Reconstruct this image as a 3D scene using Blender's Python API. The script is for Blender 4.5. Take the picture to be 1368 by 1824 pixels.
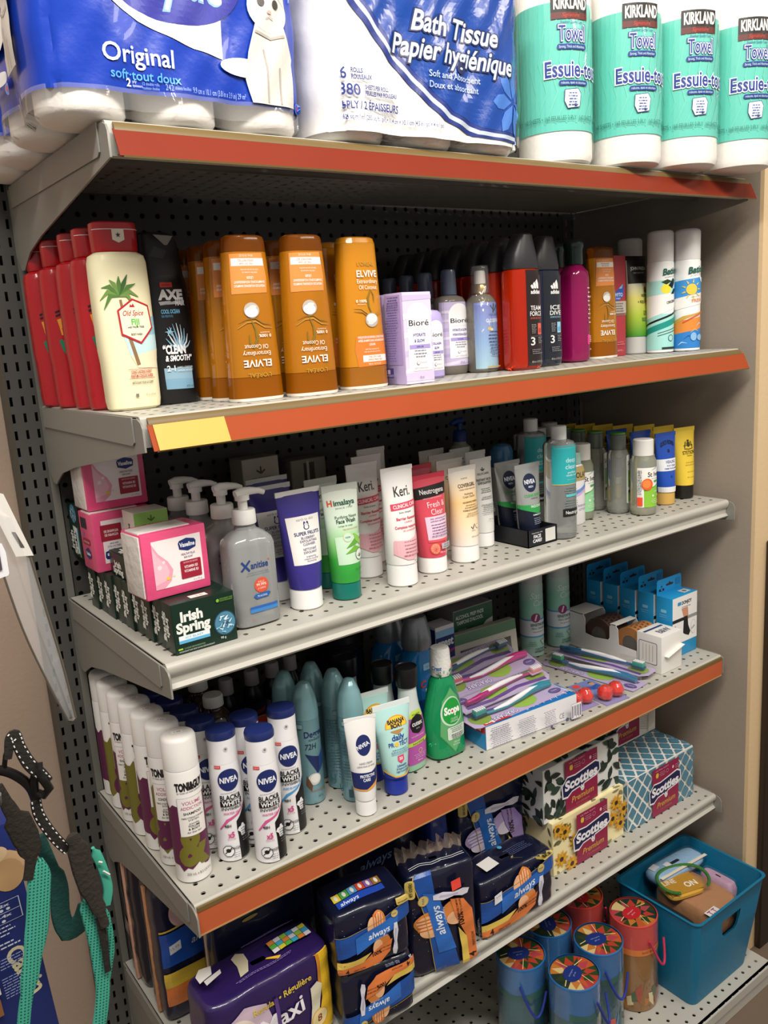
import bpy, bmesh, math, random
from math import pi, sin, cos, sqrt, atan2
from mathutils import Vector, Matrix
for o in list(bpy.data.objects): bpy.data.objects.remove(o)
S = bpy.context.scene
COL = S.collection
random.seed(7)
# ---------------------------------------------------------------- camera, light, exposure
cd = bpy.data.cameras.new('camera'); cam = bpy.data.objects.new('camera', cd); COL.objects.link(cam)
cd.sensor_fit = 'VERTICAL'; cd.sensor_height = 36.0; cd.lens = 29.505; cd.clip_start = 0.02
_R = ((0.80191545, -0.59386988, -0.06519334), (-0.17553112, -0.12989563, -0.97586677), (0.57106955, 0.7940061, -0.20840796))
cam.matrix_world = Matrix(((_R[0][0], -_R[1][0], -_R[2][0], -0.94515687), (_R[0][1], -_R[1][1], -_R[2][1], -1.3453346),
                           (_R[0][2], -_R[1][2], -_R[2][2], 1.44960864), (0, 0, 0, 1)))
S.camera = cam
S.view_settings.view_transform = 'Standard'; S.view_settings.look = 'None'
S.view_settings.exposure = 0.08; S.view_settings.gamma = 1.0; S.view_settings.use_curve_mapping = False
W = bpy.data.worlds.new('room_light'); S.world = W; W.use_nodes = True
W.node_tree.nodes['Background'].inputs[0].default_value = (1.0, 0.95, 0.88, 1)
W.node_tree.nodes['Background'].inputs[1].default_value = 0.38
def area(name, loc, aim, sx, sy, power, col):
    l = bpy.data.lights.new(name, 'AREA'); l.shape = 'RECTANGLE'; l.size = sx; l.size_y = sy; l.energy = power; l.color = col
    o = bpy.data.objects.new(name, l); COL.objects.link(o); o.location = loc
    o.rotation_euler = (Vector(aim) - Vector(loc)).to_track_quat('-Z', 'Y').to_euler(); return o
area('ceiling_tube', (-0.70, -1.52, 2.78), (-0.1, -0.3, 0.9), 1.9, 0.16, 62, (1.0, 0.95, 0.87))
area('ceiling_tube_far', (1.3, -2.3, 2.8), (0.3, -0.3, 0.8), 1.3, 0.2, 18, (1.0, 0.90, 0.76))
S.cycles.max_bounces = 10; S.cycles.transparent_max_bounces = 24; S.cycles.transmission_bounces = 8
S.cycles.caustics_reflective = False; S.cycles.caustics_refractive = False

# ---------------------------------------------------------------- materials
def lin(h):
    h = h.lstrip('#'); v = [int(h[i:i + 2], 16) / 255 for i in (0, 2, 4)]
    return tuple(c / 12.92 if c <= 0.04045 else ((c + 0.055) / 1.055) ** 2.4 for c in v) + (1,)
_M = {}
def mat(hexc, rough=0.45, metal=0.0, trans=0.0, ior=1.45, bump=0.0, bscale=60, coat=0.0, spec=0.5, sss=0.0, vary=0.0, vscale=8):
    key = (hexc, rough, metal, trans, ior, bump, bscale, coat, spec, sss, vary, vscale)
    if key in _M: return _M[key]
    m = bpy.data.materials.new('m_' + hexc.strip('#')); m.use_nodes = True; nt = m.node_tree; b = nt.nodes['Principled BSDF']
    b.inputs['Base Color'].default_value = lin(hexc); b.inputs['Roughness'].default_value = rough
    b.inputs['Metallic'].default_value = metal; b.inputs['Transmission Weight'].default_value = trans
    b.inputs['IOR'].default_value = ior; b.inputs['Coat Weight'].default_value = coat
    b.inputs['Specular IOR Level'].default_value = spec
    if sss: b.inputs['Subsurface Weight'].default_value = sss; b.inputs['Subsurface Scale'].default_value = 0.01
    if bump or vary:
        tc = nt.nodes.new('ShaderNodeTexCoord'); no = nt.nodes.new('ShaderNodeTexNoise')
        no.inputs['Scale'].default_value = bscale; no.inputs['Detail'].default_value = 4
        nt.links.new(tc.outputs['Object'], no.inputs['Vector'])
        if bump:
            bp = nt.nodes.new('ShaderNodeBump'); bp.inputs['Strength'].default_value = bump; bp.inputs['Distance'].default_value = 0.004
            nt.links.new(no.outputs['Fac'], bp.inputs['Height']); nt.links.new(bp.outputs['Normal'], b.inputs['Normal'])
        if vary:
            n2 = nt.nodes.new('ShaderNodeTexNoise'); n2.inputs['Scale'].default_value = vscale; n2.inputs['Detail'].default_value = 5
            nt.links.new(tc.outputs['Object'], n2.inputs['Vector'])
            mx = nt.nodes.new('ShaderNodeMix'); mx.data_type = 'RGBA'
            c = lin(hexc); mx.inputs['A'].default_value = tuple(x * (1 - vary) for x in c[:3]) + (1,)
            mx.inputs['B'].default_value = tuple(min(1, x * (1 + vary)) for x in c[:3]) + (1,)
            nt.links.new(n2.outputs['Fac'], mx.inputs['Factor']); nt.links.new(mx.outputs['Result'], b.inputs['Base Color'])
    _M[key] = m; return m
def ink(hexc): return mat(hexc, 0.42)
def grad(name, stops, rough=0.4, axis='Z'):
    """printed colour run along the object's own height; stops are (height, colour)"""
    key = ('grad', name)
    if key in _M: return _M[key]
    m = bpy.data.materials.new('print_' + name); m.use_nodes = True; nt = m.node_tree; b = nt.nodes['Principled BSDF']; b.inputs['Roughness'].default_value = rough
    tc = nt.nodes.new('ShaderNodeTexCoord'); sp = nt.nodes.new('ShaderNodeSeparateXYZ'); mr = nt.nodes.new('ShaderNodeMapRange'); cr = nt.nodes.new('ShaderNodeValToRGB')
    lo, hi = stops[0][0], stops[-1][0]
    mr.inputs['From Min'].default_value = lo; mr.inputs['From Max'].default_value = hi
    nt.links.new(tc.outputs['Object'], sp.inputs[0]); nt.links.new(sp.outputs[axis], mr.inputs[0]); nt.links.new(mr.outputs[0], cr.inputs[0])
    el = cr.color_ramp.elements
    while len(el) < len(stops): el.new(0.5)
    for e, (z, c) in zip(el, stops): e.position = (z - lo) / (hi - lo); e.color = lin(c)
    nt.links.new(cr.outputs[0], b.inputs['Base Color']); _M[key] = m; return m
def film(tint='#ffffff', haze=0.06, bump=0.5, scale=30, rough=0.08, gloss=1.0):
    """clear wrap: see-through with a crinkled gloss"""
    key = ('film', tint, haze, bump, scale, rough, gloss)
    if key in _M: return _M[key]
    m = bpy.data.materials.new('clear_film'); m.use_nodes = True; nt = m.node_tree; nt.nodes.remove(nt.nodes['Principled BSDF'])
    out = nt.nodes['Material Output']; N = nt.nodes.new; L = nt.links.new
    tr = N('ShaderNodeBsdfTransparent'); tr.inputs[0].default_value = lin(tint)
    df = N('ShaderNodeBsdfDiffuse'); df.inputs[0].default_value = lin(tint)
    gl = N('ShaderNodeBsdfGlossy'); gl.inputs['Roughness'].default_value = rough
    m1 = N('ShaderNodeMixShader'); m1.inputs[0].default_value = haze; L(tr.outputs[0], m1.inputs[1]); L(df.outputs[0], m1.inputs[2])
    fr = N('ShaderNodeFresnel'); fr.inputs[0].default_value = 1.0 + 0.45 * gloss
    m2 = N('ShaderNodeMixShader'); ge = N('ShaderNodeNewGeometry'); iv = N('ShaderNodeMath'); iv.operation = 'SUBTRACT'; iv.inputs[0].default_value = 1.0; L(ge.outputs['Backfacing'], iv.inputs[1])
    ml = N('ShaderNodeMath'); ml.operation = 'MULTIPLY'; L(fr.outputs[0], ml.inputs[0]); L(iv.outputs[0], ml.inputs[1]); L(ml.outputs[0], m2.inputs[0]); L(m1.outputs[0], m2.inputs[1]); L(gl.outputs[0], m2.inputs[2])
    if bump:
        tc = N('ShaderNodeTexCoord'); mp = N('ShaderNodeMapping'); mp.inputs['Scale'].default_value = (1, 1, 0.45); mp.inputs['Rotation'].default_value = (0.3, 0.5, 0)
        no = N('ShaderNodeTexNoise'); no.inputs['Scale'].default_value = scale; no.inputs['Detail'].default_value = 2; no.inputs['Distortion'].default_value = 0.6
        bp = N('ShaderNodeBump'); bp.inputs['Strength'].default_value = bump; bp.inputs['Distance'].default_value = 0.02
        L(tc.outputs['Object'], mp.inputs[0]); L(mp.outputs[0], no.inputs['Vector']); L(no.outputs['Fac'], bp.inputs['Height'])
        L(bp.outputs[0], gl.inputs['Normal']); L(bp.outputs[0], fr.inputs['Normal'])
    L(m2.outputs[0], out.inputs[0]); _M[key] = m; return m
def pierced(hexc, ax, pitch, ph, r, rough=0.45, metal=0.0, slot=None, vary=0.0):
    """sheet steel with a grid of punched openings (round, or slots) cut by transparency"""
    m = mat(hexc, rough, metal, vary=vary or 0.06, bscale=31 + len(_M) * 1e-3).copy(); m.name = 'punched_steel'; nt = m.node_tree; N = nt.nodes.new; L = nt.links.new
    b = nt.nodes['Principled BSDF']; out = nt.nodes['Material Output']
    tc = N('ShaderNodeTexCoord'); sp = N('ShaderNodeSeparateXYZ'); L(tc.outputs['Object'], sp.inputs[0])
    def M(op, a, bb=0.0):
        n = N('ShaderNodeMath'); n.operation = op
        for i, v in enumerate((a, bb)):
            if hasattr(v, 'links'): L(v, n.inputs[i])
            else: n.inputs[i].default_value = v
        return n.outputs[0]
    d = []
    for k in (0, 1):
        u = M('SUBTRACT', sp.outputs[ax[k]], ph[k] - pitch[k] / 2); u = M('DIVIDE', u, pitch[k]); u = M('FRACT', u); u = M('SUBTRACT', u, 0.5); d.append(M('MULTIPLY', u, pitch[k]))
    if slot: hit = M('MULTIPLY', M('LESS_THAN', M('ABSOLUTE', d[0]), slot[0]), M('LESS_THAN', M('ABSOLUTE', d[1]), slot[1]))
    else: hit = M('LESS_THAN', M('ADD', M('MULTIPLY', d[0], d[0]), M('MULTIPLY', d[1], d[1])), r * r)
    tr = N('ShaderNodeBsdfTransparent'); mx = N('ShaderNodeMixShader'); L(hit, mx.inputs[0]); L(b.outputs[0], mx.inputs[1]); L(tr.outputs[0], mx.inputs[2]); L(mx.outputs[0], out.inputs[0])
    return m

# ---------------------------------------------------------------- mesh helpers
class MB:
    def __init__(s): s.v = []; s.f = []; s.mi = []; s.mats = []
    def m(s, mt):
        if mt not in s.mats: s.mats.append(mt)
        return s.mats.index(mt)
    def add(s, vs, fs, mt):
        k = len(s.v); i = s.m(mt); s.v += [tuple(v) for v in vs]; s.f += [tuple(k + j for j in f) for f in fs]; s.mi += [i] * len(fs); return s
    def box(s, x0, x1, y0, y1, z0, z1, mt, bev=0.0):
        if bev <= 0:
            v = [(x, y, z) for z in (z0, z1) for y in (y0, y1) for x in (x0, x1)]
            return s.add(v, [(0, 2, 3, 1), (4, 5, 7, 6), (0, 1, 5, 4), (2, 6, 7, 3), (0, 4, 6, 2), (1, 3, 7, 5)], mt)
        bm = bmesh.new(); bmesh.ops.create_cube(bm, size=1)
        for v in bm.verts: v.co = Vector(((x0 + x1) / 2 + v.co.x * (x1 - x0), (y0 + y1) / 2 + v.co.y * (y1 - y0), (z0 + z1) / 2 + v.co.z * (z1 - z0)))
        bmesh.ops.bevel(bm, geom=bm.edges[:], offset=bev, segments=2, affect='EDGES', profile=0.6)
        return s.bm(bm, mt)
    def bm(s, bm, mt, xf=None):
        bm.verts.index_update()
        s.add([(xf @ v.co) if xf else v.co for v in bm.verts], [[v.index for v in f.verts] for f in bm.faces], mt); bm.free(); return s
    def prism(s, pts, axis, a, b, mt):
        """outline pts (2-D) pushed along an axis from a to b"""
        def P(p, t): return {'x': (t, p[0], p[1]), 'y': (p[0], t, p[1]), 'z': (p[0], p[1], t)}[axis]
        n = len(pts); vs = [P(p, a) for p in pts] + [P(p, b) for p in pts]
        fs = [tuple(range(n)), tuple(range(2 * n - 1, n - 1, -1))] + [(i, i + n, (i + 1) % n + n, (i + 1) % n) for i in range(n)]
        return s.add(vs, fs, mt)
    def tube(s, pts, r, mt, n=10, cap=True, flat=None):
        """round (or flat: (width, thickness)) bar swept along points"""
        pts = [Vector(p) for p in pts]; rings = []; up = Vector((0, 0, 1)); k = len(s.v); i0 = s.m(mt); prev = None
        for i, p in enumerate(pts):
            t = (pts[min(i + 1, len(pts) - 1)] - pts[max(i - 1, 0)]).normalized()
            if prev is None: a = t.cross(up); a = a if a.length > 1e-3 else t.cross(Vector((1, 0, 0)))
            else: a = prev - t * prev.dot(t)
            a.normalize(); prev = a.copy(); b = t.cross(a); rr = r[i] if isinstance(r, (list, tuple)) else r
            for j in range(n):
                th = 2 * pi * j / n; s.v.append(tuple(p + (a * cos(th) + b * sin(th)) * rr))
        for i in range(len(pts) - 1):
            for j in range(n): s.f.append((k + i * n + j, k + i * n + (j + 1) % n, k + (i + 1) * n + (j + 1) % n, k + (i + 1) * n + j)); s.mi.append(i0)
        if cap:
            s.f.append(tuple(k + j for j in range(n))[::-1]); s.mi.append(i0); e = k + (len(pts) - 1) * n; s.f.append(tuple(e + j for j in range(n))); s.mi.append(i0)
        return s
    def build(s, name, parent=None, ang=38, smooth=True):
        me = bpy.data.meshes.new(name); me.from_pydata(s.v, [], s.f)
        for mt in s.mats: me.materials.append(mt)
        me.polygons.foreach_set('material_index', s.mi)
        if smooth:
            me.polygons.foreach_set('use_smooth', [True] * len(s.f)); me.set_sharp_from_angle(angle=math.radians(ang))
        me.update(); o = bpy.data.objects.new(name, me); COL.objects.link(o)
        if parent: o.parent = parent
        return o
class Loft:
    """upright body: keys (z, half width, half depth, exponent[, x shift, y shift]) joined by super-elliptic rings"""
    def __init__(s, keys, sub=0, nseg=44):
        s.k = [tuple(k) + (0,) * (6 - len(k)) for k in keys]; s.n = nseg
        if sub:
            out = []; K = s.k
            for i in range(len(K) - 1):
                p0, p1, p2, p3 = K[max(i - 1, 0)], K[i], K[i + 1], K[min(i + 2, len(K) - 1)]
                for q in range(sub):
                    t = q / sub; out.append(tuple(p1[0] + (p2[0] - p1[0]) * t if c == 0 else 0.5 * (2 * p1[c] + (p2[c] - p0[c]) * t + (2 * p0[c] - 5 * p1[c] + 4 * p2[c] - p3[c]) * t * t + (3 * p1[c] - p0[c] - 3 * p2[c] + p3[c]) * t ** 3) for c in range(6)))
            s.k = out + [K[-1]]
    def at(s, z):
        K = s.k
        if z <= K[0][0]: return K[0]
        for a, b in zip(K, K[1:]):
            if a[0] <= z <= b[0] and b[0] > a[0]:
                t = (z - a[0]) / (b[0] - a[0]); return tuple(x + (y - x) * t for x, y in zip(a, b))
        return K[-1]
    @staticmethod
    def pt(k, th, off=0.0):
        c, sn = cos(th), sin(th); n = k[3]; r = 1.0 if n == 2 else (abs(c) ** n + abs(sn) ** n) ** (-1 / n)
        x, y = k[1] * r * c, k[2] * r * sn
        if off:
            a, b, n = max(k[1], 1e-5), max(k[2], 1e-5), k[3]
            nx = math.copysign(abs(x / a) ** (n - 1) / a, x); ny = math.copysign(abs(y / b) ** (n - 1) / b, y); l = sqrt(nx * nx + ny * ny) or 1
            x += nx / l * off; y += ny / l * off
        return (k[4] + x, k[5] + y, k[0])
    def mesh(s, mb, mt, cap0=True, cap1=True, warp=None):
        n = s.n; vs = [Loft.pt(k, -pi / 2 + 2 * pi * j / n) for k in s.k for j in range(n)]
        if warp: vs = [warp(v) for v in vs]
        fs = [(i * n + j, i * n + (j + 1) % n, (i + 1) * n + (j + 1) % n, (i + 1) * n + j) for i in range(len(s.k) - 1) for j in range(n)]
        if cap0: fs.append(tuple(range(n))[::-1])
        if cap1: fs.append(tuple((len(s.k) - 1) * n + j for j in range(n)))
        mb.add(vs, fs, mt); return s
    def on(s, zref, spin=0.0, flip=None, warp=None):
        """map label coordinates (along the skin from the front middle, height) onto the skin"""
        k = s.at(zref); T = 400; acc = [(0.0, -pi / 2)]; p = Loft.pt(k, -pi / 2)
        for i in range(1, T + 1):
            th = -pi / 2 + pi * i / T; q = Loft.pt(k, th); acc.append((acc[-1][0] + math.dist(p, q), th)); p = q
        def theta(u):
            a = abs(u); lo, hi = 0, T
            if a >= acc[-1][0]: return acc[-1][1] if u > 0 else -pi - acc[-1][1]
            while hi - lo > 1:
                m_ = (lo + hi) // 2
                if acc[m_][0] <= a: lo = m_
                else: hi = m_
            d = acc[hi][0] - acc[lo][0]; th = acc[lo][1] + (acc[hi][1] - acc[lo][1]) * ((a - acc[lo][0]) / d if d else 0)
            return th if u >= 0 else -pi - th
        def f(u, v, off):
            if flip is not None: u, v = -u, flip - v
            r = Loft.pt(s.at(v)[:0] + (v,) + tuple(s.at(v)[1:]), theta(u + spin), off)
            return warp(r) if warp else r
        return f

_T = {}
def glyphs(text, bold=0.0, shear=0.0):
    key = (text, bold, shear)
    if key not in _T:
        cu = bpy.data.curves.new('t', 'FONT'); cu.body = text; cu.size = 1; cu.offset = bold; cu.shear = shear; cu.resolution_u = 3; cu.align_x = 'CENTER'; cu.fill_mode = 'FRONT'; cu.space_line = 1.0
        o = bpy.data.objects.new('t', cu); COL.objects.link(o); dg = bpy.context.evaluated_depsgraph_get(); dg.update()
        me = o.evaluated_get(dg).to_mesh(); V = [(v.co.x, v.co.y) for v in me.vertices]; F = [tuple(p.vertices) for p in me.polygons]
        o.evaluated_get(dg).to_mesh_clear(); bpy.data.objects.remove(o); bpy.data.curves.remove(cu)
        xs = [v[0] for v in V] or [0]; ox = (min(xs) + max(xs)) / 2
        _T[key] = ([(x - ox, y) for x, y in V], F, (max(xs) - min(xs)) or 1)
    return _T[key]
def T(text, cx, y, h, col, w=None, bold=0.0, shear=0.0, rot=0.0, align='c', arc=0.0):
    """text: baseline middle (cx, y), capital height h, optional total width w"""
    return ('t', text, cx, y, h, col, w, bold, shear, rot, align, arc)
def Rc(x0, y0, x1, y1, col): return ('p', [(x0, y0), (x1, y0), (x1, y1), (x0, y1)], col)
def El(cx, cy, rx, ry, col, n=28, a0=0, a1=2 * pi): return ('p', [(cx + rx * cos(a0 + (a1 - a0) * i / n), cy + ry * sin(a0 + (a1 - a0) * i / n)) for i in range(n if a1 - a0 > 6.28 else n + 1)], col)
def Pg(pts, col): return ('p', pts, col)
def Ln(pts, w, col):
    """stroke of width w along points"""
    L_, R_ = [], []
    for i, p in enumerate(pts):
        a, b = pts[max(i - 1, 0)], pts[min(i + 1, len(pts) - 1)]; dx, dy = b[0] - a[0], b[1] - a[1]; l = math.hypot(dx, dy) or 1; ww = w if not isinstance(w, (list, tuple)) else w[i]
        L_.append((p[0] - dy / l * ww / 2, p[1] + dx / l * ww / 2)); R_.append((p[0] + dy / l * ww / 2, p[1] - dx / l * ww / 2))
    return ('q', L_, R_, col)
def Rr(x0, y0, x1, y1, r, col, n=5):
    P = []
    for cx, cy, a in ((x1 - r, y0 + r, -pi / 2), (x1 - r, y1 - r, 0), (x0 + r, y1 - r, pi / 2), (x0 + r, y0 + r, pi)):
        P += [(cx + r * cos(a + pi / 2 * i / n), cy + r * sin(a + pi / 2 * i / n)) for i in range(n + 1)]
    return ('p', P, col)
def para(cx, y, w, n, lh, col, h=0.0008, seed=1, left=False):
    """block of tiny copy: each line a run of short word bars"""
    R = random.Random(seed); out = []
    for i in range(n):
        ww = w * R.uniform(0.7, 1.0); x = cx - (w / 2 if left else ww / 2); e = x + ww
        while x < e:
            l = min(R.uniform(0.0015, 0.006), e - x); out.append(Rc(x, y - i * lh, x + l, y - i * lh + h, col)); x += l + 0.0009
    return out
def decal(parent, f, items, step=None, name='label', off0=4e-4, eps=6e-5, mtf=ink):
    mb = MB(); k = 0
    for it in items:
        if it is None: continue
        k += 1; off = off0 + eps * k; bm = bmesh.new(); col = it[3] if it[0] == 'q' else it[2] if it[0] == 'p' else it[5]
        mt = mtf(col) if isinstance(col, str) else col
        if it[0] == 'p':
            bm.faces.new([bm.verts.new((x, y, 0)) for x, y in it[1]])
        elif it[0] == 'q':
            A = [bm.verts.new((x, y, 0)) for x, y in it[1]]; B = [bm.verts.new((x, y, 0)) for x, y in it[2]]
            for i in range(len(A) - 1): bm.faces.new((B[i], B[i + 1], A[i + 1], A[i]))
        else:
            _, text, cx, y, h, _c, w, bold, shear, rot, align, arc = it
            V, F, gw = glyphs(text, bold, shear); sy = h / 0.69; sx = w / gw if w else sy
            if align == 'l': cx += gw * sx / 2
            if align == 'r': cx -= gw * sx / 2
            vs = []; cr, sr = cos(rot), sin(rot)
            for a, b in V:
                a *= sx; b *= sy
                if arc: b += arc * (1 - (2 * a / (gw * sx)) ** 2)
                vs.append(bm.verts.new((cx + a * cr - b * sr, y + a * sr + b * cr, 0)))
            for q in F:
                try: bm.faces.new([vs[i] for i in q])
                except ValueError: pass
        if it[0] == 'p': bmesh.ops.triangulate(bm, faces=bm.faces[:])
        if step:
            sts = step if isinstance(step, tuple) else (step, 0.006)
            for axn, st in enumerate(sts):
                if not st: continue
                cs = [v.co[axn] for v in bm.verts]
                if not cs: continue
                c = math.ceil(min(cs) / st) * st
                while c < max(cs):
                    no = Vector((1, 0, 0)) if axn == 0 else Vector((0, 1, 0))
                    bmesh.ops.bisect_plane(bm, geom=bm.verts[:] + bm.edges[:] + bm.faces[:], dist=1e-7, plane_co=no * c, plane_no=no); c += st
            bmesh.ops.triangulate(bm, faces=bm.faces[:])
        bm.verts.index_update()
        vs = [f(v.co.x, v.co.y, off) for v in bm.verts]; fs = []
        for q in bm.faces:
            ids = [v.index for v in q.verts]
            fs.append(ids)
        if vs: mb.add(vs, fs, mt)
        bm.free()
    return mb.build(name, parent, smooth=False)
def face(kind, w=0, d=0, h=0, cx=0.0, cy=0.0, z0=0.0):
    """flat label coordinates on a side of a box centred on (cx, cy) standing at z0"""
    return {'front': lambda u, v, o: (cx + u, cy - d / 2 - o, z0 + v), 'left': lambda u, v, o: (cx - w / 2 - o, cy - u, z0 + v),
            'right': lambda u, v, o: (cx + w / 2 + o, cy + u, z0 + v), 'top': lambda u, v, o: (cx + u, cy - d / 2 + v, z0 + h + o)}[kind]
def thing(name, label, cat, loc=(0, 0, 0), rz=0.0, group=None, rx=0.0, ry=0.0):
    o = bpy.data.objects.new(name, None); o.empty_display_size = 0.02; COL.objects.link(o); o.location = loc; o.rotation_euler = (rx, ry, rz)
    o['label'] = label; o['category'] = cat
    if group: o['group'] = group
    return o
def dup(root):
    r = root.copy(); COL.objects.link(r)
    for ch in root.children:
        c = ch.copy(); COL.objects.link(c); c.parent = r
        for g in ch.children:
            e = g.copy(); COL.objects.link(e); e.parent = c
    return r
_K = {}
def spawn(key, maker, loc, label, group=None, rz=0.0, sc=1.0, rx=0.0, ry=0.0):
    """first call builds the product with maker(), later calls copy it and its parts"""
    if key in _K: o = dup(_K[key])
    else: o = maker(); _K[key] = o
    o.location = loc; o.rotation_euler = (rx, ry, rz); o.scale = (sc, sc, sc); o['label'] = label
    if group: o['group'] = group
    elif 'group' in o: del o['group']
    return o
def part(root, name, keys, mt, sub=0, nseg=44, cap0=True, cap1=True, warp=None, ang=38):
    L = Loft(keys, sub, nseg); mb = MB(); L.mesh(mb, mt, cap0, cap1, warp); o = mb.build(name, root, ang); return L, o
def lathe(root, name, prof, mt, n=32, cx=0, cy=0, ang=38):
    return part(root, name, [(z, r, r, 2, cx, cy) for z, r in prof], mt, nseg=n, ang=ang)
def struct(o): o['kind'] = 'structure'; return o

# ---------------------------------------------------------------- room
WALL = mat('#a18c7b', 0.75, bump=0.12, bscale=140, vary=0.05, vscale=5)
struct(MB().box(-3.2, 0.64, 0.05, 0.12, 0, 2.9, WALL).build('wall_back'))
struct(MB().box(0.64, 0.70, -0.428, 0.12, 0, 2.9, mat('#9d9082', 0.7, bump=0.1, bscale=120, vary=0.05)).build('wall_right'))
struct(MB().box(0.64, 2.2, -0.436, -0.428, 0, 2.9, mat('#d9bd94', 0.6, bump=0.1, bscale=120)).build('wall_front'))
struct(MB().box(-3.2, 2.6, -4.2, 0.12, -0.03, 0, mat('#6b5b4c', 0.6, vary=0.15, vscale=3)).build('floor'))
struct(MB().box(0.683, 1.6, -0.452, -0.437, 0.001, 0.975, mat('#2b211b', 0.35, vary=0.25, vscale=3), 0.004).build('door_1'))

# ---------------------------------------------------------------- shelving unit
SZ = {1: 1.6876, 2: 1.3746, 3: 1.0702, 4: 0.7297, 5: 0.3978, 6: 0.055}
SD = {1: 0.4185, 2: 0.412, 3: 0.398, 4: 0.3874, 5: 0.382, 6: 0.525}
STEEL = '#8e8b83'; DARK = '#56544f'
PEG = pierced('#403f3c', ('X', 'Z'), (0.0254, 0.0254), (0.0224, 0.0045), 0.0040, 0.5)
DECK = pierced('#b3b0a7', ('X', 'Y'), (0.0254, 0.0254), (0.0242, 0.0100), 0.0035, 0.42, vary=0.07)
LIP = mat('#b5b2a9', 0.36, vary=0.05); BRK = mat('#84827b', 0.42, vary=0.06)
SLOT = pierced('#4b4b48', ('X', 'Z'), (0.0164, 0.0254), (-0.6310, 0.0134), 0, 0.42, slot=(0.0022, 0.0068))
t = thing('pegboard_back_panel', 'grey punched pegboard panel behind all the shelves', 'pegboard', (0, 0, 0))
MB().box(-0.5955, 0.5705, 0.002, 0.0035, 0.05, 2.1, PEG).build('peg_sheet', t)
MB().box(-0.5955, 0.5705, 0.034, 0.038, 0.05, 2.1, mat('#2a2927', 0.8)).build('backing_board', t)
def upright(x0, x1, label):
    t = thing('shelving_upright', label, 'shelf upright', (0, 0, 0), group='slotted uprights of the shelving')
    MB().box(x0, x1, 0.0, 0.0015, 0.001, 2.1, SLOT).build('slotted_face', t)
    b = MB(); g = mat('#45453f', 0.45)
    b.box(x0 - 0.0015, x0, 0.0, 0.045, 0.001, 2.1, g); b.box(x1 - 0.011, x1, -0.0012, -0.0002, 0.001, 2.1, mat('#6d6b64', 0.45)); b.box(x0, x1, 0.043, 0.045, 0.001, 2.1, mat('#1d1c1b', 0.8)); b.box(x1 - 0.0005, x1 + 0.001, 0.0, 0.03, 0.001, 2.1, g)
    b.build('channel', t)
upright(-0.6500, -0.598, 'left grey slotted upright carrying the shelf brackets')
upright(0.5725, 0.6270, 'right grey slotted upright beside the corner wall')
def arc_(cx, cy, r, a0, a1, n=5): return [(cx + r * cos(a0 + (a1 - a0) * i / n), cy + r * sin(a0 + (a1 - a0) * i / n)) for i in range(n + 1)]
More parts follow.
